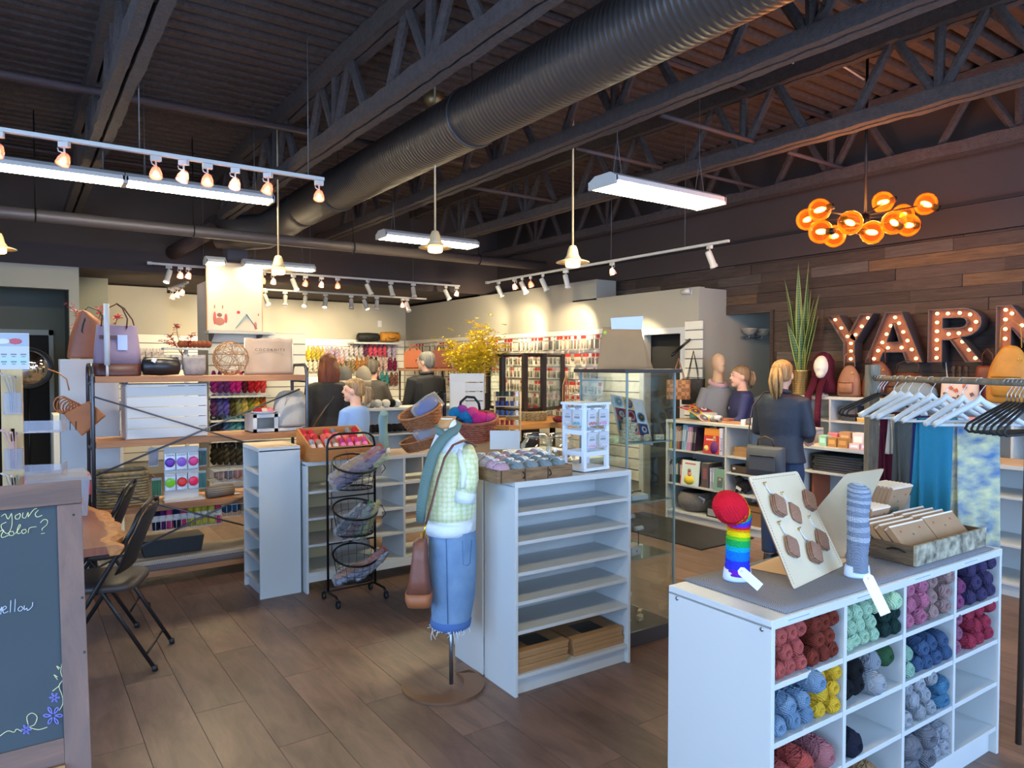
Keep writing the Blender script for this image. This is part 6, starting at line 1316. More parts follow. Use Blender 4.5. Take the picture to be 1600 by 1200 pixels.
leather_bag(1327, 'pale tan slouchy leather backpack slumped on the plank wall shelf below the letter Y', (158, 108, 80), .24, .30)
leather_bag(1372, 'reddish brown leather sack bag under the letter A', (104, 54, 40), .30, .34, zz=0)
leather_bag(1418, 'dark chestnut leather hobo bag spread wide between the letters A and R', (84, 44, 32), .46, .24, d=.16)
leather_bag(1542, 'glossy oxblood leather bag standing under the letter N', (110, 46, 30), .18, .30, style='tote')
leather_bag(1578, 'mustard yellow leather backpack hanging in front of the letter N', (186, 132, 52), .34, .46, x=6.42, d=.14)
t = thing('felt_bowl', 'grey blue felted bag lying low on the shelf behind the white hangers', 'bag', on_wall(1430, 6.48), 0); MB().lathe([(.001, 0), (.14, 0), (.19, .04), (.17, .10), (.11, .14), (.001, .15)], 22, sx=.6).put('felt_body', mat('felt_grey_blue', (120, 136, 144), .95), t); MB().tube([(0, -.1, .1), (0, -.06, .19), (0, .06, .19), (0, .1, .1)], .008, 8).put('felt_handle', mat('felt_grey_blue', (0,)*3), t)
t = thing('project_pouch', 'cream pouch printed with terracotta shapes standing beside the felted bag', 'pouch', on_wall(1500, 6.46), -PI/2); MB().loft([[(.15*math.copysign(abs(math.cos(a))**.4, math.cos(a))*q, .035*math.sin(a)*q2, z) for a in [2*PI*j/20 for j in range(20)]] for z, q, q2 in ((0, .95, .8), (.01, 1, 1), (.17, .95, .7), (.2, .93, .15))]).put('pouch_body', cm((214, 196, 186), .9), t)
for k in range(7): MB().prism([(0, 0), (.03, .01), (.022, .035), (-.004, .03)], .002, T=TR((-.11+.035*k, -.040, .04+.07*(k % 2)), (0, k, 0))).put('printed_shape', cm((190, 96, 66) if k % 2 else (110, 86, 84), .9), t)
for k in range(3):
    t = thing('wood_figure', 'small dark carved figure, %s of three in a row on the shelf by the cable' % NUM[k], 'ornament', on_wall(1490+10*k, 6.66), 0, 'dark figures behind the pouch'); MB().lathe([(.001, 0), (.02, 0), (.022, .2), (.012, .24), (.02, .26), (.018, .29), (.001, .30)], 12).put('figure_body', mat('dark_wood_fig', (60, 44, 36), .6), t); MB().ell((0, 0, .235), (.014, .022, .008), 8, 5).put('figure_scarf', BLK, t)
# ------------------------------------------------------------ garment rack
R0 = at(1366, 590, d=4.0); R1_ = at(1603, 599, d=2.95); R0.z = R1_.z = 1.565
rd = (R1_-R0); rd.z = 0; rlen = rd.length; raz = math.atan2(rd.y, rd.x)
GREYW = mat('driftwood_pole', (136, 124, 104), .8, kind='wood', noise=(8, 1), rgb2=(96, 86, 72), scale=(6, 6, 1))
rk = thing('garment_rack', 'driftwood grey wooden garment rack with crowded hanger rail', 'rack', (R0.x, R0.y, 0), raz)
RM = Matrix.Translation(rk.location) @ Matrix.Rotation(raz, 4, 'Z')
MB().tube([(-.05, 0, 1.565), (rlen+.35, 0, 1.565)], .015, 12).put('hanger_rail', GREYW, rk)
MB().box(-.045, .010, -.03, .03, .03, 1.64).put('end_post', GREYW, rk, bev=.004); MB().box(-.05, .02, -.2, .2, 0, .03).put('post_foot', GREYW, rk)
f1 = RM.inverted() @ at(1591, 1162, H=0); e1 = Vector((rlen+.02, 0, 1.58))
MB().tube([e1, f1], .012, 8).put('leg_pole', mat('dark_pole', (52, 44, 38), .6), rk); MB().tube([e1+Vector((.01, 0, 0)), f1*.5+e1*.5+Vector((0, .03, 0)), f1+Vector((.05, .30, 0))], .015, 8).put('leg_pole', GREYW, rk)
MB().tube([f1+Vector((0, 0, .3)), f1+Vector((.05, .28, .3))], .010, 8).put('spreader', GREYW, rk)
def hanger(kind):
    t = thing('clothes_hanger', kind, 'hanger', (0,0,0), 0)
    hk = MB(); pts = [(0, 0, -.075), (0, 0, -.045), (0, .010, -.03), (0, .024, -.012), (0, .023, .006), (0, .008, .021), (0, -.010, .020), (0, -.021, .006)]
    hk.tube(pts, .0022, 6).put('hook', GREYM, t)
    w = .205
    if kind == 'white':
        m_ = mat('white_lacquer_hanger', (206, 212, 214), .4); rows = []
        for i in range(17):
            u = -1+2*i/16; y = w*u; z = -.085-.105*abs(u)**1.12+(.012 if abs(u) < .12 else 0); hh_ = .019-.005*abs(u); tt = .013+.003*abs(u); rows.append([(tt*math.cos(a), y, z+hh_*math.sin(a)) for a in [2*PI*j/8 for j in range(8)]])
        MB().loft(rows).put('shoulder_bar', m_, t); MB().tube([(0, -w+.012, -.192), (0, w-.012, -.192)], .006, 8).put('trouser_bar', m_, t)
    else:
        m_ = mat('black_velvet_hanger', (20, 20, 22), .7)
        MB().tube([(0, 0, -.078), (0, w*.5, -.125), (0, w*.95, -.17), (0, w, -.19), (0, w*.92, -.203), (0, -w*.92, -.203), (0, -w, -.19), (0, -w*.95, -.17), (0, -w*.5, -.125)], .0055, 8, closed=True).put('frame_loop', m_, t)
    return t
HW, HB = hanger('white'), hanger('black'); fu = {}
def hang(src, key, x, yaw, label, grp):
    o = src if key not in fu else dup(src); fu[key] = 1
    o.location = RM @ Vector((x, 0, 1.560)); o.rotation_euler = (0, 0, raz+yaw); tag(o, label, 'hanger', grp); return o
def xpx(px):
    best = min((abs(800+FPX*((RM @ Vector((i/200*rlen*1.1, 0, 1.565)))-Vector((0,0,CAMZ))).dot(RT)/((RM @ Vector((i/200*rlen*1.1, 0, 1.565)))-Vector((0,0,CAMZ))).dot(FW)-px), i/200*rlen*1.1) for i in range(201)); return best[1]
for k, px in enumerate((1372, 1376, 1381)): hang(HB, 'b', xpx(px), -.25+.1*k, 'black velvet hanger, %s of three beside the rack post' % NUM[k], 'black hangers by the post')
wh = [(1397, .15), (1408, -.28), (1420, .02), (1436, -.15), (1456, .10), (1478, -.1), (1504, .16), (1532, -.08)]
for k, (px, yw) in enumerate(wh): hang(HW, 'w', xpx(px), yw, 'white wooden hanger, %s along the rail from the driftwood post' % NUM[k], 'white hangers on the rack')
for k in range(7): hang(HB, 'b', xpx(1574)+.022*k, .1+.05*k, 'black velvet hanger, %s of the bunch at the open end of the rail' % NUM[k], 'black hangers at the rail end')
def drape(px, w, ztop, zbot, m, label, name='scarf', yaw=0, off=0, amp=.012, flare=1.0, waves=3):
    x = xpx(px); t = thing(name, label, 'clothing'); t.matrix_world = RM @ TR((x, off, 0), (0, 0, yaw))
    for s_ in (-1, 1):
        MB().grid(16, 10, lambda u, v: (s_*(.011+.012*v)+amp*math.sin(u*waves*6.28+s_)*v, (u-.5)*w*(1+(flare-1)*v), ztop-(ztop-zbot+(0 if s_ < 0 else -.04))*v)).put('front_panel' if s_ < 0 else 'back_panel', m, t, solid=.004)
    MB().grid(16, 4, lambda u, v: (.011*math.cos(PI*v)*-1, (u-.5)*w, ztop+.011*math.sin(PI*v))).put('fold', m, t, solid=.004)
    return t
MCOL = mat('space_dyed_blue', (62, 104, 150), .9, noise=(9, 1), rgb2=(214, 208, 150), scale=(1, 1, 2.2), bump=(120, .4))
drape(1388, .11, 1.37, .92, kn((96, 34, 52)), 'burgundy knitted piece folded over a white hanger', off=.02)
drape(1400, .07, 1.34, 1.16, mat('price_card', (196, 186, 170), .8), 'beige swing card hanging with the burgundy knit', 'price_card')
drape(1413, .13, 1.37, .95, kn((104, 104, 98)), 'stone grey knitted piece folded over a white hanger', off=.02)
drape(1445, .10, 1.37, .98, kn((62, 66, 120)), 'indigo knitted piece mostly hidden behind the turquoise shawl', off=.0)
drape(1466, .20, 1.368, .83, mat('turquoise_shawl', (34, 128, 158), .85, bump=(150, .3)), 'bright turquoise shawl hanging in soft folds from a white hanger', 'shawl', amp=.02, flare=1.15)
drape(1527, .205, 1.366, .70, MCOL, 'blue, white and lime space dyed knitted scarf on the last white hanger', amp=.008)
# handbags on hook arm by the back room door
t = thing('hook_arm', 'long black angled hook arm on the slatwall strip by the back room door', 'hook'); MB().tube([at(1082, 527, d=8.15), at(1050, 555, d=7.7)], .016, 6).put('arm_bar', BLACKM, t); MB().box(-.01, .01, -.03, .03, -.03, .03, T=Matrix.Translation(at(1083, 527, d=8.2))).put('wall_plate', BLACKM, t)
def totebag(px, py0, py1, dd, w, col, label, rz=-PI/2+.5, weave=True):
    a, b = at(px, py0, d=dd), at(px, py1, d=dd); h = a.z-b.z; t = thing('tote_bag', label, 'bag', b, rz); hb = h*.48
    m_ = mat('tote_%d_%d_%d' % col, col, .6, kind='weave', noise=(24, 1), rgb2=tuple(int(c*.72) for c in col), bump=(40, .3))
    MB().loft([[(w/2*q*math.copysign(abs(math.cos(a_))**.4, math.cos(a_)), .05*math.sin(a_)*q2, z*hb) for a_ in [2*PI*j/20 for j in range(20)]] for z, q, q2 in ((0, .94, .9), (.03, 1, 1), (.95, 1, .8), (1, 1, .7))]).put('bag_body', m_, t)
    for s_ in (-1, 1): MB().tube([(-w*.25, s_*.035, hb*.95), (-w*.12, s_*.02, h*.75), (0, s_*.008, h), (w*.12, s_*.02, h*.75), (w*.25, s_*.035, hb*.95)], .010, 8, flat=.4).put('strap', m_, t)
    return t
totebag(1060, 560, 624, 7.75, .26, (176, 120, 72), 'tan woven tote bag hanging from the hook arm above the crochet strip')
totebag(1083, 548, 632, 8.0, .26, (34, 34, 38), 'black woven tote bag hanging behind the tan one')
# grey sweater torso form
q = at(1122, 640, d=7.75); t = thing('torso_form', 'beige mannequin bust in a grey knit jumper behind the book counter', 'mannequin', (q.x, q.y, 0), math.radians(-18))
GS = mat('grey_knit_jumper', (122, 124, 130), .95, bump=(110, .5)); BG = mat('mannequin_beige', (190, 156, 126), .6)
MB().lathe([(.14, 0), (.14, .02), (.02, .03), (.02, 1.0)], 18).put('stand', BLACKM, t)
MB().ell((0, 0, 1.66), (.072, .09, .105), 16, 12).ell((0, -.04, 1.60), (.045, .05, .06), 12, 8).tube([(0, -.075, 1.67), (0, -.098, 1.635)], [.008, .013], 8).tube([(0, .01, 1.42), (0, 0, 1.60)], [.065, .05], 14).put('head_and_neck', BG, t, remesh=.01, smooth_it=3)
g = MB().loft([ellring((0, 0, z), rx, ry) for z, rx, ry in ((.98, .19, .13), (1.1, .20, .13), (1.25, .195, .13), (1.37, .17, .11), (1.42, .10, .08), (1.45, .06, .06))])
for s_ in (-1, 1): g.tube([(s_*.15, 0, 1.38), (s_*.22, 0, 1.22), (s_*.24, -.03, .98)], [.06, .055, .045], 12)
g.put('jumper', GS, t, remesh=.012, smooth_it=4)
MB().tube([(.085*math.cos(a), .085*math.sin(a), 1.44+.03*math.sin(a)) for a in [2*PI*i/16 for i in range(16)]], .026, 8, closed=True).put('pink_cowl', kn((206, 170, 176)), t)
# wall sconce, camera, switch
q = at(1178, 526, Y=5.30); t = thing('wall_sconce', 'twin cup brushed nickel sconce on the grey wall by the plank wall', 'wall lamp', (q.x, 5.365, q.z))
MB().box(-.17, .17, -.02, 0, -.03, .0).put('back_bar', GREYM, t)
for s_ in (-1, 1):
    MB().tube([(s_*.12, -.02, -.015), (s_*.12, -.09, -.02), (s_*.12, -.09, .02)], .01, 8).put('arm', GREYM, t); MB().lathe([(.02, 0), (.06, .02), (.095, .07), (.10, .085), (.09, .08), (.055, .03), (.001, .015)], 20, c=(s_*.12, -.09, .01)).put('glass_shade', mat('alabaster_shade', (176, 168, 152), .4), t)
q = at(1078, 455, X=XG); t = thing('security_camera', 'small white security camera on the corner of the grey room wall', 'camera', (XG-.0, q.y, q.z-.02), -PI/2)
MB().box(-.03, .03, -.02, 0, -.02, .04).put('mount', WMET, t); MB().tube([(-.06, -.06, .01), (.04, -.05, .02)], .028, 14).put('housing', WMET, t); MB().tube([(-.066, -.061, .0095), (-.056, -.06, .01)], .023, 14).put('lens', BLK, t)
# floor mat by the book counter
tag(MB().box(4.95, 5.70, 4.15, 5.6, .0, .012).put('floor_mat', mat('black_rubber_mat', (34, 32, 32), .9, bump=(80, .5))), 'black rubber mat on the floor along the book counter', 'mat')
# ================================================================== CHALKBOARD, TABLE, CHAIRS
BT_, BB_ = at(126, 750, H=1.25), None
cz = math.radians(17); ct_ = thing('chalkboard', 'large slate chalkboard in a weathered wood frame with handwritten chalk words and corner flowers', 'chalkboard', (BT_.x, BT_.y-math.tan(cz)*1.25, 0), (-cz, 0, 0))
GWD = mat('greyed_frame_wood', (128, 100, 88), .7, kind='wood', noise=(5, 1), rgb2=(96, 78, 74), scale=(1.5, 1.5, .5), bump=(20, .4)); GWH = mat('greyed_frame_rail', (124, 94, 80), .7, kind='wood', noise=(5, 1), rgb2=(92, 74, 68), scale=(.5, 1.5, 5))
HB_ = 1.25/math.cos(cz); FWd = .95
MB().box(-.070, 0, 0, .035, 0, HB_-.078).put('stile', GWD, ct_, bev=.002); MB().box(-FWd, -FWd+.07, 0, .035, 0, HB_-.078).put('stile', GWD, ct_, bev=.002)
MB().box(-FWd-.004, .001, -.008, .04, HB_-.078, HB_).put('top_rail', GWH, ct_, bev=.002)
zb = .51; MB().box(-FWd+.07, -.07, .002, .033, zb-.075, zb).put('bottom_rail', GWH, ct_, bev=.002); MB().box(-FWd+.07, -.07, -.02, .03, zb-.105, zb-.075).put('chalk_ledge', mat('light_pine', (176, 132, 80), .7, kind='wood', noise=(5, 1), scale=(1, 3, 8)), ct_, bev=.002)
MB().box(-FWd+.065, -.065, .010, .026, zb-.005, HB_-.07).put('slate_panel', mat('chalk_slate', (56, 66, 72), .8, noise=(3, .4), rgb2=(64, 76, 84)), ct_)
for z in (HB_-.115, .92, .75): MB().lathe([(.001, 0), (.004, 0), (.003, .002), (.001, .002)], 8, T=TR((-.024 if z > 1 else -.008, -.0005, z), (PI/2, 0, 0))).put('screw_head', mat('screw_dark', (60, 60, 64), .4, .6), ct_)
CBM = Matrix.Translation(ct_.location) @ Matrix.Rotation(-cz, 4, 'X')
CHY, CHW, CHB = mat('chalk_cream', (232, 230, 176), .95), mat('chalk_white', (206, 216, 232), .95), mat('chalk_violet', (132, 132, 206), .95)
def chalk(name, strokes, m, r=.0036):
    "strokes given as photo pixels, projected on the slate"
    Mi = CBM.inverted(); b = MB()
    for s_ in strokes:
        P = []
        for px, py in s_:
            o = Mi @ Vector((0,0,CAMZ)); q = Mi @ at(px, py, d=1); rr_ = q-o; tt = (.0095-o.y)/rr_.y; P.append(o+rr_*tt)
        Q = []
        for i in range(len(P)-1):
            a0, a1, a2, a3 = P[max(0, i-1)], P[i], P[i+1], P[min(len(P)-1, i+2)]
            for f in (0, .33, .66): Q.append(.5*((2*a1)+(a2-a0)*f+(2*a0-5*a1+4*a2-a3)*f*f+(3*a1-a0-3*a2+a3)*f**3))
        Q.append(P[-1]); b.tube(Q, r, 6, flat=.3)
    return b.put(name, m, ct_)
chalk('chalk_word', [[(2,807),(8,803),(10,807),(13,811),(18,802)], [(18,802),(19,812),(18,824),(12,834),(4,828),(2,820),(10,816)], [(30,803),(24,806),(25,811),(30,810),(32,804),(30,802)], [(36,801),(35,808),(40,809),(44,800),(44,808)], [(44,808),(52,797),(58,794)], [(60,797),(55,803),(58,808),(66,805)]], CHY)
chalk('chalk_word', [[(-4,832),(6,828),(2,836),(4,840),(14,836)], [(20,830),(14,832),(16,837),(22,835),(20,830)], [(24,834),(32,822),(30,820),(27,828),(28,834),(33,832)], [(40,827),(34,829),(36,834),(41,831),(40,827)], [(44,833),(46,825),(57,823)], [(63,817),(68,812),(74,813),(73,820),(66,826),(66,829)], [(64,834),(70,833)]], CHY)
chalk('chalk_word', [[(-6,948),(-2,956),(3,948)], [(1,960),(3,948)], [(4,954),(10,950),(8,947),(4,951),(6,958),(13,955)], [(16,957),(17,938)], [(23,956),(24,936)], [(32,947),(28,952),(31,955),(36,951),(33,947)], [(38,946),(38,953),(42,950),(43,954),(50,948),(51,941)]], CHW)
for cx_, cy, r_ in ((83, 1118, 15), (85, 1090, 8), (41, 1140, 8)):
    chalk('chalk_flower', [[(cx_+r_*.2*math.cos(a), cy+r_*.2*math.sin(a)), (cx_+r_*.7*math.cos(a-.2), cy+r_*.7*math.sin(a-.2)), (cx_+r_*math.cos(a), cy+r_*math.sin(a)), (cx_+r_*.7*math.cos(a+.2), cy+r_*.7*math.sin(a+.2)), (cx_+r_*.2*math.cos(a), cy+r_*.2*math.sin(a))] for a in [2*PI*i/6 for i in range(6)]], CHB, .006 if r_ > 10 else .004)
chalk('chalk_vine', [[(0,1150),(12,1142),(22,1144),(26,1139),(34,1143)], [(97,1036),(95,1050),(98,1062),(92,1072),(97,1086),(98,1100),(92,1110)], [(44,1132),(42,1120),(50,1114),(58,1120),(54,1132),(46,1136),(60,1140),(74,1136)], [(92,1046),(88,1040),(94,1044)], [(90,1062),(84,1054),(90,1058)], [(92,1072),(82,1080)]], CHY, .0036)
# back leg of the A-frame
MB().tube([(-.04, .06, HB_*.93), (-.04, .55, .12)], .018, 6).put('back_leg', GWD, ct_)
# table
tb0 = thing('table', 'live edge wood slab table on black folding legs behind the chalkboard', 'table', (0, 0, 0))
SLAB = mat('live_edge_slab', (158, 92, 60), .35, kind='wood', noise=(4, 1), rgb2=(118, 62, 40), scale=(4, .6, 1)); EDGE = mat('live_edge_sapwood', (204, 138, 76), .6, noise=(20, 1), rgb2=(150, 92, 50), bump=(30, .6))
rr = random.Random(2); pts = [(.40+.05*math.sin(y*3.1)+rr.uniform(-.02, .02), y) for y in [3.98+1.66*i/26 for i in range(27)]]
ol = [(-.75, 3.98)]+pts+[(-.75, 5.64)]; k = len(ol)
m = MB(); m.add([(x, y, .71) for x, y in ol]+[(x, y, .75) for x, y in ol], [tuple(range(k-1, -1, -1)), tuple(range(k, 2*k))]); m.add([(x, y, .71) for x, y in ol]+[(x, y, .75) for x, y in ol], [(i, (i+1) % k, (i+1) % k+k, i+k) for i in range(k)]); m.put('slab_top', SLAB, tb0)
e = MB(); e.loft([[(pts[0][0], 3.975, .72)]*5]+[[(x-.045, y, .7505), (x+.0, y, .7508), (x+.028+rr.uniform(0, .012), y, .735), (x+.012, y, .700), (x-.03, y, .700)] for x, y in pts]+[[(pts[-1][0], 5.645, .72)]*5], smooth=False, cap=False); e.put('live_edge', EDGE, tb0)
for y in (4.12, 5.5):
    for x in (-.55, .24): MB().tube([(x, y, .71), (x+.02, y, .0)], .013, 8).put('leg', BLACKM, tb0)
    MB().tube([(-.55, y, .3), (.24, y, .3)], .010, 8).put('cross_brace', BLACKM, tb0)
# folding chairs
def folding_chair(label, loc, rz):
    t = thing('folding_chair', label, 'chair', loc, rz, 'folding chairs at the slab table'); m_ = mat('chair_gunmetal', (44, 42, 42), .38, .5)
    for s_ in (-1, 1):
        x = s_*.215
        MB().tube([(x, -.28, .012), (x, -.02, .43), (x*.98, .17, .76), (x*.90, .20, .84), (x*.6, .215, .88), (0, .22, .895)] , .012, 8).put('front_leg', m_, t)
        MB().tube([(x*.9, .27, .012), (x*.9, .02, .44), (x*.9, -.05, .455)], .011, 8).put('rear_leg', m_, t)
        lg = {-.285: [c for c in t.children if c.name.startswith('front_leg')][-1], .275: [c for c in t.children if c.name.startswith('rear_leg')][-1]}
        for y in (-.285, .275): MB().tube([(x*(1 if y < 0 else .9), y-.003, .0), (x*(1 if y < 0 else .9), y+.006*(1 if y < 0 else -1), .03)], .015, 8).put('rubber_foot', BLK, lg[y])
    MB().tube([(-.2, -.2, .14), (.2, -.2, .14)], .007, 6).put('front_rung', m_, t); MB().tube([(-.19, .225, .085), (.19, .225, .085)], .007, 6).put('rear_rung', m_, t)
    MB().loft([[(w*math.copysign(abs(math.cos(a))**.45, math.cos(a)), -.03+h*math.copysign(abs(math.sin(a))**.45, math.sin(a)), z) for a in [2*PI*j/28 for j in range(28)]] for z, w, h in ((.435, .19, .19), (.44, .205, .205), (.465, .205, .205), (.475, .19, .19))]).put('seat', mat('seat_vinyl_brown', (62, 54, 52), .5), t)
    m = MB(); fn = lambda u, v: (( (u-.5)*.40*(1-.25*v**3)), .085+.125*v+.03*(2*abs(u-.5))**2*-1+.03, .53+.345*v-.05*(2*abs(u-.5))**3*v); m.grid(14, 8, fn); m.put('back_panel', m_, t, solid=.006)
    return t
folding_chair('dark metal folding chair drawn out at the corner of the slab table', (.42, 4.47, 0), -PI/2-.38)
folding_chair('dark metal folding chair further along, mostly hidden by the first', (.41, 5.22, 0), -PI/2-.3)
# plastic box on the table
bx = at(137, 803, H=.752); t = thing('plastic_box', 'clear lidded plastic box with red clips and blue contents on the slab table', 'box', (bx.x-.30, bx.y-.05, .752), .0)
CP = glass('clear_plastic', (226, 226, 236), .22, (240, 242, 246), .15)
MB().loft([[(x*q, y*q, z) for x, y in ((0, 0), (.31, 0), (.31, .40), (0, .40))] for z, q in ((0, .95), (.21, 1))], smooth=False).put('tub', CP, t); MB().box(-.008, .318, -.008, .408, .21, .232).put('lid', CP, t, bev=.003)
for x in (-.012, .314): MB().box(x, x+.012, .14, .26, .10, .225).put('red_clip', cm((206, 52, 52), .4), t, bev=.003)
MB().ell((.16, .15, .05), (.11, .12, .045), 14, 8, jit=.2).put('blue_contents', cm((70, 150, 200), .7), t); MB().ell((.2, .28, .05), (.08, .09, .05), 12, 8, jit=.2).put('white_contents', cm((214, 216, 220), .7), t)
# display tower on the table
tp = at(22, 780, d=4.35); twr = thing('display_tower', 'pale plywood display tower with pockets of paper strips and printed sign on top', 'display stand', (tp.x, tp.y, .752), -YAW+.35)
PLY = mat('pale_plywood', (216, 186, 134), .65, kind='wood', noise=(6, .7), rgb2=(196, 160, 108), scale=(5, 5, .6))
MB().box(-.055, -.012, -.01, .01, 0, .86).box(.012, .055, -.01, .01, 0, .86).box(-.012, .012, -.01, .01, 0, .12).box(-.012, .012, -.01, .01, .20, .42).box(-.012, .012, -.01, .01, .50, .86).put('slotted_post', PLY, twr)
MB().box(-.16, .10, -.03, -.022, .86, 1.08).put('sign_board', PAPER, twr, bev=.001); 
MB().box(-.158, .098, -.0315, -.030, 1.0, 1.075).put('sign_photo', cm((176, 182, 190), .6), twr); MB().box(-.158, .098, -.0315, -.03, .895, .935).put('sign_band', cm((190, 214, 210), .6), twr)
for x, c in ((-.10, (214, 110, 120)), (.03, (206, 90, 100)), (-.03, (226, 222, 214))): MB().ell((x, -.032, 1.03), (.035, .001, .018), 10, 5).put('sign_picture', cm(c, .6), twr)
for r_ in range(2):
    for k in range(5): MB().box(-.145+.05*k, -.115+.05*k, -.0318, -.030, .947-.045*r_, .955-.045*r_).box(-.14+.05*k, -.12+.05*k, -.0318, -.030, .935-.045*r_, .940-.045*r_).put('sign_print', mat('print_grey', (0,)*3), twr)
for k, (z, c) in enumerate(((.62, (206, 206, 210)), (.28, (232, 200, 208)), (.02, (226, 226, 220)))):
    MB().box(-.03, .06, -.06, -.02, z-.03, z+.10).put('clear_pocket', CP, twr)
    for j in range(4): MB().tube([(.0+.008*j, -.04, z-.02), (-.004+.01*j, -.042, z+.11), (-.03+.02*j, -.05, z+.20), (-.09+.045*j, -.06, z+.24-.02*j)], .011, 6, flat=.12).put('paper_strip', cm(c, .7), twr)
for z in (.20, .47): MB().box(.06, .26, -.02, .12, z, z+.004).box(.06, .26, -.02, -.016, z, z+.075).box(.256, .26, -.016, .12, z, z+.075).put('acrylic_tray', CP, twr)
MB().box(.17, .20, .0, .12, 0, .2).put('side_board', PLY, twr)
MB().box(-.17, -.09, -.02, .0, .44, .72).put('pink_card', cm((226, 90, 130), .6), twr); MB().box(-.17, -.08, -.02, .0, .16, .34).put('lilac_card', cm((222, 178, 200), .6), twr)
# round mirror by the entry
q = at(44, 575, Y=10.0); t = thing('round_mirror', 'round mirror in a thin black frame in front of the dark entry doorway', 'mirror', (q.x, 10.0, q.z), 0)
MB().tube([(.235*math.cos(a), 0, .235*math.sin(a)) for a in [2*PI*i/40 for i in range(40)]], .016, 8, closed=True).put('black_rim', BLACKM, t); MB().lathe([(.001, 0), (.23, 0), (.23, .008), (.001, .008)], 40, T=TR((0, 0, 0), (PI/2, 0, 0))).put('mirror_glass', mat('mirror_silver', (230, 230, 230), .03, 1), t); MB().tube([(0, .02, -.25), (0, .02, -q.z)], .012, 8).put('floor_pole', BLACKM, t)
# ================================================================== PIPE AND WOOD SHELF
sx0, sx1, sy0, sy1 = .46, 2.0, 5.82, 6.20
ps = thing('pipe_shelf', 'steel tube rack with four thick honey wood shelves and crossed braces', 'shelf')
HON = mat('honey_shelf_wood', (176, 124, 80), .55, kind='wood', noise=(5, 1), rgb2=(142, 94, 58), scale=(.6, 5, 5))
for x in (sx0, sx1):
    m = MB().tube([(x, sy0, .0), (x, sy0, 1.56), (x, sy0+.015, 1.61), (x, sy0+.05, 1.64), (x, sy1-.05, 1.64), (x, sy1-.015, 1.61), (x, sy1, 1.56), (x, sy1, 0)], .0135, 10); m.put('end_hoop', STEEL, ps)
    for z in (1.50, 1.03, .54, .06): MB().tube([(x, sy0, z), (x, sy1, z)], .008, 8).put('rung', STEEL, ps)
for z in (1.512, 1.045, .555, .07): MB().box(sx0+.015, sx1-.015, sy0-.02, sy1+.02, z, z+.045).put('shelf_board', HON, ps, bev=.003)
fy = sy0-.03
def brace(a, b): MB().tube([at(*a, Y=fy), at(*b, Y=fy)], .014, 6, flat=.5).put('cross_brace', STEEL, ps)
brace((147, 620), (468, 717)); brace((150, 743), (468, 608)); brace((150, 764), (468, 842)); brace((150, 888), (468, 734))
def on_shelf(px, z, y=6.0): q = at(px, 600, Y=y); return Vector((q.x, y, z))
ZA, ZB, ZC, ZD2 = 1.558, 1.091, .601, .116
def W(px0, px1, y=6.0): return abs(at(px1, 600, Y=y).x-at(px0, 600, Y=y).x)
# lavender tote
LAV = mat('lavender_canvas', (148, 130, 148), .85, bump=(120, .3)); DBR = mat('dark_brown_leather', (82, 44, 38), .45)
wv = W(147, 221)
t = thing('tote_bag', 'lavender canvas tote with brown leather base, front zip and swing tag on the top shelf', 'bag', on_shelf(184, ZA, 5.98), .08)
MB().loft([[(wv*.5*q*math.copysign(abs(math.cos(a))**.4, math.cos(a)), .06*math.sin(a)*q2, z) for a in [2*PI*j/24 for j in range(24)]] for z, q, q2 in ((.085, 1.02, 1), (.2, .98, .95), (.37, .86, .5), (.375, .84, .4))]).put('canvas_body', LAV, t)
MB().loft([[(wv*.5*q*math.copysign(abs(math.cos(a))**.4, math.cos(a)), .064*math.sin(a), z) for a in [2*PI*j/24 for j in range(24)]] for z, q in ((0, .98), (.01, 1.02), (.09, 1.035))]).put('leather_base', DBR, t)
MB().box(-.125, .03, -.067, -.052, .27, .295).put('zip_strip', DBR, t); MB().box(-.01, .055, -.068, -.064, .19, .30).put('swing_tag', cm((168, 190, 232), .7), t)
for s_ in (-1, 1): MB().tube([(-.02+s_*.09, -.045, .36), (-.02+s_*.085, -.05, .42), (-.01+s_*.045, -.04, .50), (-.005, -.03, .53)] if s_ < 0 else [(.055, -.045, .35), (.06, -.05, .42), (.03, -.04, .50), (-.005, -.03, .53), (.05, -.0, .50), (.11, .03, .42), (.125, .03, .36)], .009, 8, flat=.6).put('handle', DBR, t)
t = thing('white_post', 'slim white upright post with a stand on the top shelf in front of the lavender tote', 'lamp', on_shelf(168, ZA, 5.86)); MB().tube([(0, 0, 0), (0, 0, .10)], .009, 12).tube([(0, 0, .08), (0, 0, .52)], .019, 16).put('tube_body', PAPER, t)  # plain white post with its stand, gives no light
t = thing('backpack', 'tan leather sling bag with teardrop opening behind the lavender tote', 'bag', on_shelf(138, 1.63, 6.5)+Vector((0, 0, 0)), 0); t.location = at(139, 560, Y=6.55)
TANL = mat('saddle_tan', (142, 86, 60), .5, noise=(8, .4)); MB().loft([[(.15*q*math.cos(a)+ox, .06*math.sin(a), z*.86) for a in [2*PI*j/20 for j in range(20)]] for z, q, ox in ((0, .95, 0), (.02, 1, 0), (.2, .85, .0), (.34, .6, .0), (.42, .3, -.03), (.44, .1, -.04))]).put('bag_body', TANL, t)
MB().loft([[(.035*q*math.cos(a)-.02, -.058+.004*q, z+.0) for a in [2*PI*j/12 for j in range(12)]]+[] for z, q in ((.19, .5), (.21, 1), (.26, .8), (.32, .2))], cap=False).put('teardrop_patch', mat('patch_green_black', (50, 54, 50), .6), t, solid=.003); MB().tube([(-.06, 0, .34), (-.0, 0, .41), (.08, 0, .38), (.11, 0, .30)], .006, 6).put('strap', BLK, t)
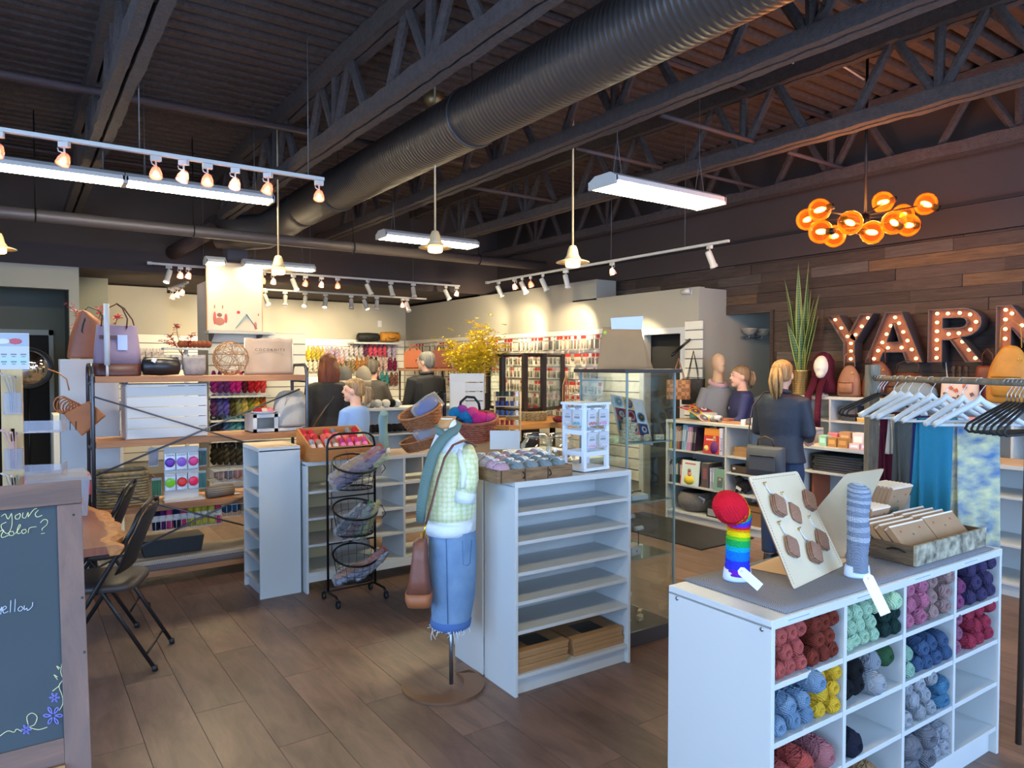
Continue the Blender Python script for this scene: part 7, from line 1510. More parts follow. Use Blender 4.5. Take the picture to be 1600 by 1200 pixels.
t = thing('display_box', 'plain white plinth under the tan sling bag', 'plinth', (0, 0, 0)); q = at(139, 561, Y=6.55); MB().box(q.x-.2, q.x+.2, 6.47, 6.66, 0, q.z-.002).put('plinth_body', WHITE, t, bev=.002)
t = thing('pouch', 'black leather zip pouch lying on the top shelf', 'bag', on_shelf(252, ZA, 5.96)); wb = W(223, 282)
MB().loft([[(x, .055*q*math.cos(a), .07+.07*q*math.sin(a)) for a in [2*PI*j/16 for j in range(16)]] for x, q in ((-wb/2, .55), (-wb/2+.01, .9), (0, 1), (wb/2-.01, .9), (wb/2, .55))]).put('pouch_body', mat('black_leather', (24, 24, 28), .35), t)
MB().tube([(-wb/2+.01, 0, .137), (wb/2-.01, 0, .137)], .004, 6).put('zip', mat('zip_olive', (90, 86, 70), .4, .5), t); MB().box(-.12, -.09, -.062, -.056, .06, .09, T=TR((0, 0, 0), (0, .5, 0))).put('swing_tag', PAPER, t)
for s_ in (-1, 1): MB().tube([(s_*wb/2+.012*math.cos(a), 0, .10+.02*math.sin(a)) for a in [i*PI/5 for i in range(10)]], .003, 5, closed=True).put('side_loop', BLK, t)
t = thing('pouch', 'grey felted wool pouch beside the black leather pouch', 'bag', on_shelf(304, ZA, 5.96)); wb = W(286, 322)
MB().loft([[(wb/2*q*math.copysign(abs(math.cos(a))**.5, math.cos(a)), .05*math.sin(a)*q2, z) for a in [2*PI*j/20 for j in range(20)]] for z, q, q2 in ((0, .8, .7), (.01, .9, 1), (.06, 1, 1), (.13, .99, .5), (.145, .97, .2))]).put('felt_body', mat('felt_taupe_grey', (142, 134, 128), .95, noise=(18, 1), rgb2=(110, 106, 106)), t)
t = thing('wire_globe', 'bronze wire mesh globe with pink blossom print behind on the top shelf', 'ornament', on_shelf(361, ZA+.135, 5.98)); rg = .135
BRZ = mat('bronze_wire', (150, 112, 80), .35, .8); m = MB(); rr = random.Random(5)
for k in range(26):
    ax = Vector((rr.uniform(-1, 1), rr.uniform(-1, 1), rr.uniform(-1, 1))).normalized(); u = ax.orthogonal().normalized(); v = ax.cross(u); c = rr.uniform(-.45, .45)*rg; r_ = math.sqrt(rg*rg-c*c); m.tube([ax*c+u*r_*math.cos(a)+v*r_*math.sin(a) for a in [2*PI*i/26 for i in range(26)]], .0018, 4, closed=True)
tag(m.put('wire_weave', BRZ, t), kind='stuff')
t = thing('canvas_sign', 'natural canvas bag printed with a maker name standing flat on the top shelf', 'bag', on_shelf(421, ZA, 5.98)); wb = W(386, 460)
CAN_ = mat('natural_canvas', (172, 150, 126), .9, noise=(3, .5), bump=(160, .2))
MB().grid(14, 10, lambda u, v: ((u-.5)*wb, .012*math.sin(u*9)+.006*math.sin(v*7+u*4), v*.30+.004*math.sin(u*20)*v)).put('canvas_panel', CAN_, t, solid=.012); MB().tube([(wb/2, .0, 0), (wb/2, .0, .30)], .005, 6).tube([(-wb/2, 0, 0), (-wb/2, 0, .30)], .005, 6).put('side_seam', cm((214, 200, 170), .9), t)
text('printed_name', 'C O C O K N I T S', .030, cm((70, 62, 58), .8), t, (0, -.027, .205), (PI/2, 0, 0), .001)
# second shelf
t = thing('slatted_crate', 'white slatted crate with side boards on the second shelf', 'crate', on_shelf(262, ZB, 5.86)); wb = W(202, 327, 5.86)
for k in range(5): MB().box(-wb/2, wb/2, 0, .012, .003+.078*k, .003+.078*k+.073).put('slat', WHITE, t, bev=.001)
for s_ in (-1, 1): MB().box(s_*wb/2-.006, s_*wb/2+.006, .012, .28, 0, .393).put('side_board', cm((206, 190, 176), .6), t)
MB().box(-wb/2, wb/2, .0, .28, .393, .405).put('top_board', WHITE, t, bev=.001)
wc = W(396, 478, 5.9); t = thing('white_crate', 'low white open crate holding bagged yarn on the second shelf', 'crate', on_shelf(437, ZB, 5.87))
MB().box(-wc/2, wc/2, 0, .012, 0, .03).box(-wc/2, wc/2, 0, .012, .12, .15).put('front_rail', WHITE, t, bev=.001)
for s_ in (-1, -.15, 1): MB().box(s_*(wc/2-.015)-.015, s_*(wc/2-.015)+.015, 0, .012, 0, .15).put('front_stile', WHITE, t)
MB().box(-wc/2, -wc/2+.012, .012, .26, 0, .15).put('side_board', WHITE, t); MB().box(wc/2-.012, wc/2, .012, .26, 0, .15).put('side_board', WHITE, t); MB().box(-wc/2, wc/2, .25, .26, 0, .15).put('back_board', WHITE, t); MB().box(-wc/2, wc/2, 0, .26, 0, .006).put('bottom_board', WHITE, t)
t = thing('tote_bag', 'pale grey canvas project bag bulging over the low white crate', 'bag', on_shelf(455, ZB+.04, 5.93)); MB().loft([[(.14*q*math.copysign(abs(math.cos(a))**.6, math.cos(a))*(1+.03*math.sin(3*a)), .085*math.sin(a)*q2, z) for a in [2*PI*j/24 for j in range(24)]] for z, q, q2 in ((0, .95, .9), (.02, 1, 1), (.16, 1.02, 1), (.24, .92, .7), (.28, .7, .35), (.295, .45, .15))]).put('canvas_body', mat('grey_linen', (178, 172, 160), .9, bump=(90, .4)), t); MB().tube([(-.09, -.07, .12), (-.06, -.075, .24), (.0, -.04, .285)], .003, 5).put('seam', cm((150, 144, 134), .9), t)
for k, (c, n, x) in enumerate((((196, 40, 46), 'red', -.11), ((236, 190, 170), 'peach', -.06), ((226, 120, 130), 'coral pink', -.015))): tag(MB().ell(tuple(on_shelf(420, ZB+.17, 5.93)+Vector((x+.02, 0, .0))), (.035, .045, .03), 14, 8).put('yarn_ball', yarn(c)), '%s wool ball resting on the low white crate' % n, 'yarn', 'wool balls on the white crate')
t = thing('white_tray', 'white shallow dish under the wool balls on the crate', 'tray', on_shelf(412, ZB+.151, 5.92)); MB().lathe([(.001, 0), (.08, 0), (.10, .02), (.095, .02), (.001, .006)], 20).put('dish', WHITE, t)
# orange leather pouch and cords hanging from the end hoop
ORL = mat('orange_tan_leather', (186, 112, 56), .5, noise=(8, .4))
t = thing('leather_pouch', 'square orange tan leather pouch hanging cornerwise from the end of the pipe shelf', 'bag'); c = at(131, 652, d=5.05)
MB().prism([(-.145, .02), (.03, .115), (.15, .01), (-.02, -.135)], .022, T=Matrix.Translation(c) @ Matrix.Rotation(-YAW, 4, 'Z')).put('pouch_body', ORL, t, bev=.008); 
for x in (-.06, -.10): MB().tube([c+Vector((x*.8, -x*.5, -.03)), c+Vector((x*.82, -x*.5, -.09))], .007, 6, flat=.4).put('tassel', BRS, t)
t = thing('leather_cord_bundle', 'bundle of looped tan leather cords on the end hoop of the pipe shelf', 'cord'); c = at(104, 632, d=5.15)
for k in range(7): MB().tube([c+Vector((.05*math.cos(a)+.02*k-.03, .02*k, .05*math.sin(a)*(1.2-.05*k)-.01*k)) for a in [2*PI*i/14 for i in range(14)]], .006, 6, closed=True).put('cord_loop', ORL, t)
MB().tube([at(75, 577, d=5.2), at(92, 583, d=5.18), at(104, 592, d=5.15), at(108, 610, d=5.15)], .005, 6).put('loose_cord', ORL, t)
# third shelf
t = thing('counter_display', 'white upright card display with six bright shaped packs in two rows on the third shelf', 'display stand', on_shelf(283, ZC, 5.90)); wb = W(254, 308, 5.9)
MB().box(-wb/2, wb/2, .03, .04, 0, .41).put('back_card', PAPER, t); MB().box(-wb/2-.01, wb/2+.03, -.05, .07, 0, .012).put('foot_card', PAPER, t)
FOIL = mat('silver_foil_pack', (200, 204, 214), .25, .6, noise=(30, 1), rgb2=(236, 238, 244))
for r_ in range(2):
    for k in range(3):
        c = (((110, 60, 190), 'purple'), ((150, 96, 214), 'violet'), ((236, 70, 150), 'hot pink'), ((130, 220, 40), 'lime'), ((236, 60, 60), 'red'), ((236, 40, 90), 'crimson'))[r_*3+k]
        u = thing('foil_packet', '%s rubber pack in foil on the white card display' % c[1], 'packet', t.location+Vector(((k-1)*wb*.34, .02, .30-.155*r_)), 0, 'foil packs on the card display')
        MB().box(-wb*.16, wb*.16, -.006, .006, -.065, .065).put('foil_back', FOIL, u, bev=.003); MB().lathe([(.018+.012*((r_+k) % 2), 0), (.034, -.002), (.036, -.008), (.018+.012*((r_+k) % 2), -.01)], 14, T=TR((0, -.004, -.005), (-PI/2, 0, 0)), cap=True).put('coloured_rubber', cm(c[0], .35), u)
        MB().box(-.03, .03, -.007, -.006, .042, .058).put('header_print', PAPER, u)
for k, (px, py, c, n) in enumerate(((316, 715, (60, 120, 124), 'upper teal'), (315, 750, (40, 140, 146), 'lower teal'), (240, 715, (190, 180, 190), 'pale pink'), (245, 762, (40, 150, 80), 'green'))):
    q = at(px, py, Y=5.98); u = thing('needle_packet', '%s needle pack hanging beside the card display' % n, 'packet', q, 0, 'needle packs by the card display'); m = MB()
    for j in range(6): m.tube([(-.028+.011*j, 0, .055), (-.028+.011*j, 0, -.06)], .0042, 6)
    m.put('needles', cm(c, .4), u); MB().box(-.035, .035, .006, .008, -.07, .075).put('backing_card', cm((190, 196, 196), .6), u); MB().tube([(0, .008, .07), (0, .2, .075)], .003, 5).put('peg', GREYM, u)
def wire_basket(name, label, x0, x1, y0, y1, z, h, m_=None):
    t = thing(name, label, 'basket', (x0, y0, z)); w, d = x1-x0, y1-y0; wm = m_ or mat('white_wire', (214, 214, 208), .5)
    for zz, r_ in ((h, .004), (0.004, .003)): MB().tube([(0, 0, zz), (w, 0, zz), (w, d, zz), (0, d, zz)], r_, 5, closed=True, smooth=False).put('rim', wm, t)
    m = MB(); n = max(4, int(w/.035))
    for i in range(n+1):
        x = w*i/n; m.tube([(x, 0, h), (x, 0, .004), (x, d, .004), (x, d, h)], .0017, 4)
    for i in range(int(d/.04)+1): y = d*i/int(d/.04+1); m.tube([(0, y, h), (0, y, .004), (w, y, .004), (w, y, h)], .0017, 4)
    tag(m.put('wire_grid', wm, t), kind='stuff'); return t
def basketpx(label, px0, px1, z, h, y0=5.86, d=.22): return wire_basket('wire_basket', label, at(px0, 600, Y=y0).x, at(px1, 600, Y=y0).x, y0, y0+d, z, h)
basketpx('white wire basket of yarn tubes with paper bands under the third shelf', 232, 343, .40, .09, 5.80, .30)
cols_ = [((30, 44, 66), 'midnight'), ((90, 40, 110), 'purple'), ((236, 60, 120), 'neon pink'), ((40, 46, 76), 'indigo'), ((236, 60, 120), 'bright pink'), ((210, 196, 40), 'acid yellow'), ((216, 200, 46), 'lemon'), ((206, 196, 50), 'sulphur'), ((214, 200, 60), 'canary'), ((236, 60, 110), 'fuchsia')]
for k, (c, n) in enumerate(cols_):
    px = 240+11*k; o = dup(tube0, at(px, 600, Y=5.86)*1, (-.25, 0, 0), '%s yarn tube standing in the wire basket under the third shelf' % n, 'yarn tubes in the wire basket', 1.15); q = at(px, 600, Y=5.86); o.location = (q.x, 5.86, .485)
    recolour([q for q in o.children if q.name.startswith('cotton')][0], yarn(c)); recolour([q for q in o.children if q.name.startswith('paper')][0], PAPER)
basketpx('white wire basket of blue yarn under the third shelf beside the narrow bookcase', 344, 400, .44, .10, 5.84, .26)
for k, (c, n) in enumerate((((40, 96, 150), 'blue'), ((50, 110, 160), 'cobalt'), ((150, 130, 80), 'khaki'), ((44, 90, 140), 'denim'))): q = at(352+13*k, 600, Y=5.95); tag(MB().ell((q.x, 5.95, .50), (.045, .05, .045), 14, 9).put('yarn_ball', yarn(c)), '%s wool ball in the wire basket beside the bookcase' % n, 'yarn', 'wool balls in the blue basket')
basketpx('white wire basket of dusty pink balls at the end of the third shelf', 332, 392, .70, .10, 5.92, .22)
for k, (c, n) in enumerate((((190, 150, 130), 'tan rose'), ((132, 130, 136), 'dove grey'), ((214, 150, 140), 'salmon rose'), ((206, 160, 150), 'shell pink'))): q = at(343+13*k, 600, Y=6.0); tag(MB().ell((q.x, 6.0, .755), (.04, .05, .04), 14, 9).put('yarn_ball', yarn(c)), '%s ball in the wire basket at the shelf end' % n, 'yarn', 'pastel balls in the end basket')
t = thing('ribbed_roll', 'rolled grey ribbed fabric lying on the third shelf', 'fabric', on_shelf(342, ZC+.045, 5.90), .25); MB().tube([(-.10, 0, 0), (.10, 0, 0)], .045, 18).put('fabric_roll', mat('grey_rib', (150, 138, 124), .95, kind='stripes', noise=(20, .8), bump=(60, .5)), t); MB().box(.10, .16, -.03, .03, -.04, -.036).put('paper_tag', PAPER, t)
def wicker(name, label, M, w, d, h, flare=1.15, m_=None, rows=9, oval=True):
    t = thing(name, label, 'basket'); t.matrix_world = M; wk = m_ or mat('wicker_honey', (176, 112, 66), .6, noise=(40, .8), rgb2=(126, 74, 42), rnd=.05); ex = 1 if oval else .35
    def R(z, a, k=0): q = 1+(flare-1)*z/h; c_, s_ = math.cos(a), math.sin(a); return ((w/2+k)*q*math.copysign(abs(c_)**ex, c_), (d/2+k)*q*math.copysign(abs(s_)**ex, s_), z)
    n = 36; m = MB()
    for r_ in range(rows):
        z = h*(r_+.5)/rows; m.tube([R(z, 2*PI*i/n, .004*(1 if (i+r_) % 2 else -1)) for i in range(n)], h/rows*.52, 5, closed=True)
    m.put('woven_wall', wk, t); MB().tube([R(h, 2*PI*i/n) for i in range(n)], h*.055+.003, 8, closed=True).put('braided_rim', wk, t); MB().loft([[R(.004, 2*PI*i/n, -.006) for i in range(n)], [R(.012, 2*PI*i/n, -.006) for i in range(n)]]).put('base', wk, t)
    MB().loft([[R(.012, 2*PI*i/n, -.007) for i in range(n)], [R(h*.95, 2*PI*i/n, -.007) for i in range(n)]], cap=False).put('inner_wall', mat('wicker_inner', (120, 76, 46), .8), t); return t
wicker('seagrass_basket', 'square pale seagrass basket on the third shelf behind the folding chairs', TR(on_shelf(187, ZC, 6.0)), .33, .28, .24, 1.0, mat('seagrass_pale', (170, 150, 112), .85, noise=(40, 1), rgb2=(126, 108, 74)), 12, False)
t = thing('storage_bin', 'black shallow bin on the lowest shelf of the pipe rack', 'bin', (at(265, 600, Y=5.98).x, 5.9, ZD2+.08)); MB().loft([[(x*q, y*q, z) for x, y in ((-.22, 0), (.22, 0), (.22, .22), (-.22, .22))] for z, q in ((0, .9), (.12, 1))], smooth=False).put('bin_shell', BLK, t)
t = thing('folded_rug', 'cream and grey woven rug folded along the lowest shelf of the pipe rack', 'rug', (0, 0, 0)); MB().box(sx0+.03, sx1-.02, 5.795, 6.16, ZD2, ZD2+.04).put('lower_fold', mat('rug_grey_weave', (120, 110, 110), .95, kind='weave', noise=(120, 1), rgb2=(90, 84, 86)), t, bev=.008); MB().box(sx0+.03, sx1-.02, 5.80, 6.15, ZD2+.041, ZD2+.078).put('upper_fold', mat('rug_cream_weave', (186, 174, 158), .95, kind='weave', noise=(120, 1), rgb2=(150, 140, 126)), t, bev=.008)
# cabinet and baskets behind the rack
t = thing('white_cabinet', 'plain white cabinet panel behind the hanging leather pouch', 'cabinet'); a, b = at(83, 650, Y=7.6), at(192, 650, Y=7.6); top = at(130, 647, Y=7.6).z
MB().box(a.x, b.x, 7.6, 8.0, 0, top).put('carcass', cm((206, 206, 198), .6), t, bev=.003); MB().box(b.x-.10, b.x-.06, 7.595, 7.6, .1, top-.02).put('open_slot', mat('brown_slot', (110, 80, 60), .8), t)
for r_, (z, cc) in enumerate(((1.26, (((60, 76, 100), 'slate'), ((170, 96, 60), 'copper'))), (1.50, (((150, 160, 50), 'lime'), ((60, 110, 190), 'blue'))), (.98, (((62, 56, 96), 'aubergine'), ((226, 226, 230), 'white'))))):
    bk_ = wire_basket('wire_basket', 'white wire basket, %s of three stacked above the white cabinet' % ('middle', 'top', 'bottom')[r_], at(152, 600, Y=7.45).x, at(200, 600, Y=7.45).x, 7.40, 7.58, z-.06, .12)
    for k in range(6):
        c, n = cc[k % 2]; q = at(157+7.5*k, 600, Y=7.49); tag(MB().ell((q.x, 7.49, z), (.042, .05, .045), 12, 8).put('yarn_ball', yarn(c)), '%s ball %s in the %s wire basket over the cabinet' % (n, NUM[k], ('middle', 'top', 'bottom')[r_]), 'yarn', 'balls in the %s cabinet basket' % ('middle', 'top', 'bottom')[r_])
# blossom branches
def blossom(name, label, base, tips, col, bm, n=26, r=.012, seed=3, spread=.05):
    t = thing(name, label, 'plant'); rr = random.Random(seed); fl = MB(); p0 = Vector(base)
    for tp in tips:
        p1 = Vector(tp); mid = (p0+p1)/2+Vector((rr.uniform(-.04, .04), rr.uniform(-.04, .04), .06)); P = [p0, p0*.6+mid*.4, mid, mid*.5+p1*.5+Vector((0, 0, .01)), p1]; MB().tube(P, [.006, .005, .004, .003, .0015], 5).put('branch', bm, t)
        for k in range(n):
            f = rr.uniform(.3, 1); i = min(3, int(f*4)); q = P[i].lerp(P[i+1], f*4-i)+Vector((rr.gauss(0, spread), rr.gauss(0, spread), rr.gauss(0, spread)))*(.3 if n < 20 else 1); a = rr.uniform(0, 6); 
            for j in range(4): u = Vector((math.cos(a+j*PI/2), math.sin(a+j*PI/2), rr.uniform(-.4, .6)))*r; v = u.cross(Vector((.3, .2, 1))).normalized()*r*.4; fl.add([q, q+u*.6+v, q+u*1.2, q+u*.6-v], [(0, 1, 2, 3)])
    tag(fl.put('blossom', col, t), kind='stuff'); return t
PKB = mat('pink_blossom', (214, 90, 92), .7); TWG = mat('twig_brown', (110, 78, 56), .8)
blossom('blossom_branch', 'artificial pink blossom twigs spreading behind the tan sling bag', at(160, 545, Y=6.7), [at(p[0], p[1], Y=6.7) for p in ((106, 477), (112, 507), (163, 476), (186, 490), (150, 500))], PKB, TWG, 16, .02, 3)
blossom('blossom_branch', 'artificial pink blossom twigs above the red brown pom poms', at(285, 555, Y=9.0), [at(p[0], p[1], Y=9.0) for p in ((262, 522), (275, 507), (300, 520), (252, 534))], PKB, TWG, 18, .026, 8)
YB = blossom('forsythia', 'big spray of yellow forsythia in a brown vase above the white slatted crate', at(738, 592, d=9.1), [at(p[0], p[1], d=9.0-.03*i) for i, p in enumerate(((692, 530), (700, 550), (712, 562), (745, 512), (757, 515), (775, 518), (768, 535), (785, 545), (730, 548), (722, 570), (750, 555), (765, 565), (740, 535), (705, 556), (758, 548)))], mat('forsythia_yellow', (244, 218, 60), .6), TWG, 70, .038, 5, .07)
q = at(738, 614, d=9.1); MB().lathe([(.001, 0), (.035, 0), (.05, .06), (.045, .14), (.025, .19), (.03, .21), (.001, .2)], 14, T=Matrix.Translation(q)).put('vase', mat('amber_vase', (150, 84, 40), .3), YB); MB().box(q.x-.16, q.x+.16, q.y-.16, q.y+.16, 0, q.z-.002).put('plinth', mat('dark_plinth', (52, 44, 40), .7), YB)
# ================================================================== BACK OF THE SHOP: skeins, packets, bags
# picture on the ledge
q0, q1 = at(323, 517, Y=9.24), at(411, 517, Y=9.24); hz_ = at(360, 410, Y=9.24).z-q0.z
t = thing('framed_picture', 'tall framed beach picture with bundled figures along its lower edge on the column ledge', 'picture', (q0.x, 9.24, q0.z), 0); pw_ = q1.x-q0.x
MB().box(0, pw_, 0, .03, 0, hz_).put('frame', mat('oak_thin_frame', (190, 140, 96), .6), t); MB().box(.012, pw_-.012, -.002, 0, .012, hz_-.012).put('canvas_print', mat('picture_sand_sky', (206, 200, 190), .7, noise=(1.5, 1), rgb2=(214, 190, 166)), t)
for x, z, w, h, c in ((.16, .12, .10, .10, (176, 110, 96)), (.10, .16, .03, .16, (196, 90, 80)), (.24, .16, .03, .12, (200, 84, 80)), (.16, .20, .05, .05, (130, 84, 80)), (.40, .24, .035, .04, (206, 60, 60)), (.62, .08, .03, .10, (210, 100, 96)), (.20, .30, .012, .05, (150, 120, 96)), (.10, .30, .012, .05, (150, 120, 96)), (.66, .22, .015, .03, (190, 100, 90))): MB().ell((x*pw_/.72, -.004, z), (w*.6, .002, h*.5), 12, 6).put('painted_figure', cm(c, .7), t)
for s_ in (-1, 1): MB().tube([(.50*pw_/.72, -.004, .22), (.50*pw_/.72+s_*.13, -.004, .04)], .026, 8, flat=.1).put('painted_figure', cm((84, 140, 160), .7), t)
t = thing('picture_ledge', 'white ledge with dark brackets carrying the beach picture', 'shelf', (q0.x-.02, 9.05, q0.z-.035)); MB().box(0, pw_+.12, 0, .25, 0, .033).put('ledge_board', WHITE, t, bev=.002)
for x in (.08, pw_-.02): MB().prism([(0, 0), (.2, 0), (.2, -.10)], .03, T=TR((x, .04, 0), (0, 0, PI/2))).put('bracket', mat('bracket_dark', (70, 74, 80), .5), t)
def hang_skein(px, py, Y=None, X=None, col=(0,0,0), label='', grp='', sc=1.0):
    p = at(px, py, Y=Y, X=X); skein(col, Matrix.Translation(p) @ Matrix.Rotation(random.uniform(0, 3), 4, 'Z'), label, grp, sc=sc)
rowsK = [(600, [((150,30,120),'magenta'),((110,40,120),'violet'),((100,36,110),'plum'),((190,20,130),'hot magenta'),((200,16,120),'cerise'),((90,20,40),'wine'),((206,24,40),'scarlet'),((214,30,40),'red'),((226,60,60),'coral')]),
 (637, [((100,50,110),'purple'),((80,84,170),'periwinkle'),((90,80,190),'iris'),((84,74,34),'olive'),((150,150,90),'sage'),((206,180,80),'straw'),((140,134,40),'moss'),((226,166,40),'saffron'),((226,110,30),'orange')]),
 (668, [((40,44,64),'ink'),((40,50,80),'dark navy'),((80,120,180),'cornflower'),((80,170,190),'aqua'),((90,180,190),'turquoise'),((30,110,160),'petrol blue'),((50,60,80),'slate'),((60,60,70),'graphite'),((70,60,60),'umber')]),
 (712, [((40,36,34),'black brown'),((56,50,44),'dark umber'),((74,70,58),'dark olive'),((60,56,54),'charcoal'),((66,62,58),'peat'),((84,80,70),'moss grey'),((96,92,80),'stone'),((50,46,44),'soot'),((60,54,50),'bark')])]
for r_, (py, cs_) in enumerate(rowsK):
    for k, (c, n) in enumerate(cs_): hang_skein(334+9.6*k, py, Y=9.18, col=c, label='%s skein in the %s row of yarn on the picture column' % (n, ('top', 'second', 'third', 'lowest')[r_]), grp='skeins on the picture column', sc=1.0)
    q = at(375, py+19, Y=9.2); t = thing('wall_shelf', 'thin white shelf under the %s row of skeins on the column' % ('top', 'second', 'third', 'lowest')[r_], 'shelf', (at(325, 600, Y=9.2).x, 9.08, q.z-.01)); MB().box(0, W(325, 418, 9.2), 0, .22, 0, .022).put('shelf_board', WHITE, t)
FY = YF-.12
sets = [(545+9, 467, 11, ((206,176,30),'yellow'), ((190,170,50),'olive yellow'), ((170,160,190),'lilac grey'), ((206,200,210),'pale lilac')), (560, 505, 5, ((206,90,90),'rose white'), ((220,150,140),'blush white')), (572, 470, 12, ((206,196,170),'cream'), ((150,130,90),'khaki')), (548, 549, 10, ((214,206,206),'white speckled'), ((120,60,90),'plum speckled'), ((240,80,110),'neon pink'), ((190,170,200),'lilac speckled')), (570, 558, 9, ((190,120,50),'amber speckled'), ((60,50,50),'black speckled'), ((226,190,180),'pink speckled'), ((140,30,80),'raspberry')), (593, 560, 9, ((150,90,70),'copper'), ((80,70,110),'dusk'), ((60,160,160),'teal'), ((140,90,80),'cinnamon'))]
for r_, row in enumerate(sets):
    py, px0, n = row[:3]; cs_ = row[3:]
    for k in range(n): c, nm = cs_[min(len(cs_)-1, k*len(cs_)//n)] if r_ != 3 or k != 4 else ((240,80,110),'neon pink'); hang_skein(px0+7.4*k, py+3*(k*.05), Y=FY, col=c, label='%s skein, %s in its row on the far wall above %s' % (nm, NUM[k] if k < 11 else 'last', ('auburn hair', 'the hats', 'beanies', 'the shelf', 'grey hair', 'the tier')[r_]), grp='skeins on the far end slatwall', sc=.95)
q = at(555, 535, Y=FY); t = thing('wall_shelf', 'white shelf on the far end wall carrying two duffel bags', 'shelf', (at(549, 535, Y=FY-.1).x, FY-.22, q.z-.03)); MB().box(0, W(549, 627, FY-.1), 0, .3, 0, .03).put('shelf_board', WHITE, t)
for px, lb, c, w, h in ((576, 'black padded duffel bag on the high shelf of the far end wall', (30, 32, 30), .42, .17), (610, 'mustard barrel bag with a stitched smile on the high shelf', (196, 134, 44), .40, .19)):
    q = at(px, 534, Y=FY-.1); t = thing('duffel_bag', lb, 'bag', (q.x, FY-.08, q.z)); m_ = mat('duffel_%d' % c[0], c, .7, noise=(10, .5)); MB().loft([[(x, .09*q_*math.cos(a), h/2+h/2*q_*math.sin(a)) for a in [2*PI*j/18 for j in range(18)]] for x, q_ in ((-w/2, .6), (-w/2+.02, .92), (0, 1.0), (w/2-.02, .92), (w/2, .6))]).put('bag_body', m_, t)
    MB().tube([(-.08, -.09, h*.45), (-.05, -.10, h*.3), (.05, -.10, h*.3), (.08, -.09, h*.45)], .006, 6).put('handle', BLK, t); MB().tube([(-.12, -.085, .02), (-.12, -.06, h*.9)], .006, 5).tube([(.12, -.085, .02), (.12, -.06, h*.9)], .006, 5).put('strap', BLK, t)
# hanging needle packets on the long slatwall
pk0 = {}
def npacket(kind, c):
    key = (kind, c)
    if key not in pk0:
        m = MB(); h = .15 if kind else .19; w = .055
        m.cur = 0; m.box(-.006, 0, -w/2, w/2, -h, -.045); m.cur = 1; m.box(-.0065, .001, -w/2, w/2, -.045, 0); m.cur = 2
        for j in range(3): m.tube([(-.009, -.014+.014*j, -.055), (-.009, -.014+.014*j, -h+.012)], .004, 4)
        pk0[key] = m.mesh('needle_packet', [cm((206, 198, 186), .5), cm((176, 44, 40) if c % 3 else (214, 206, 196), .6), cm(((96, 84, 72), (70, 72, 74), (150, 120, 90), (60, 90, 80), (120, 60, 50))[c % 5], .5)])
    return pk0[key]
rr = random.Random(9); cnt = 0
zrow = [2.03, 1.79, 1.60, 1.41, 1.22, 1.05]
for r_, z in enumerate(zrow):
    px = 652.0; nn_ = 0
    while px < 942:
        if cnt < 285 and not (r_ > 3 and px < 760):
            c_ = rr.randrange(5) if rr.random() < .5 else int(px/40) % 5
            p = at(px, 560, X=XG-.10); o = bpy.data.objects.new('needle_packet', npacket(r_ > 0, c_)); COL.objects.link(o); o.location = (XG-.10-rr.random()*.05, p.y, z); rw = ('top', 'second', 'third', 'fourth', 'fifth', 'sixth')[r_]
            tag(o, '%s-headed packet of %s needles, %s row, %s' % ('red' if c_ % 3 else 'cream', ('umber', 'graphite', 'tan', 'sea green', 'rust')[c_], rw, ('by the far corner', 'behind the forsythia', 'behind the lantern case', 'beside the fringe', 'by the glass case')[min(4, int((px-652)/58))]), 'packet', 'needle packets, %s row' % rw); cnt += 1
        px += rr.choice((4.6, 5.2, 6.0)) if rr.random() > .06 else 13
for z in zrow: tag(MB().tube([(XG-.045, at(652, 560, X=XG-.05).y, z+.012), (XG-.045, at(942, 560, X=XG-.05).y, z+.012)], .006, 5).put('peg_rail', GREYM), 'thin metal rail holding the %s row of needle packets' % ORD[zrow.index(z)], 'rail', 'packet rails')
# packets and pom poms behind the top shelf items
t = thing('display_rack', 'white T-shaped rack with bagged notions behind the black pouch', 'rack', at(292, 545, Y=9.0)*1); z0_ = t.location.z; MB().box(-.25, .25, -.05, .15, -.012, .012).put('top_board', WHITE, t); MB().box(-.02, .02, .03, .06, -z0_, -.012).put('post', WHITE, t)
for k in range(7): tag(MB().ell((at(283+7*k, 540, Y=9.0).x, 9.0, z0_+.055), (.042, .042, .042), 12, 8, jit=.15).put('pom_pom', mat('pom_rust', (134, 70, 44), .95)), 'rust brown pom pom, %s along the white T-shaped rack' % NUM[k], 'pom pom', 'pom poms on the rack')
for k, (px, py, Yv) in enumerate([(262+9*k, 565, 9.02) for k in range(7)]+[(212+10*k, 553, 11.7) for k in range(5)]+[(208+10*k, 573, 11.7) for k in range(6)]):
    q = at(px, py, Y=Yv); t = tag(MB().box(-.035, .035, -.02, 0, -.10, .08).put('notion_packet', mat('notion_pale', (206, 198, 196), .35, noise=(20, 1), rgb2=(120, 112, 112))), 'pale clear notion packet, %s in the rows behind the pouches' % (ORD[k] if k < 12 else 'last %s' % NUM[k-12]), 'packet', 'pale packets behind the top shelf'); t.location = q
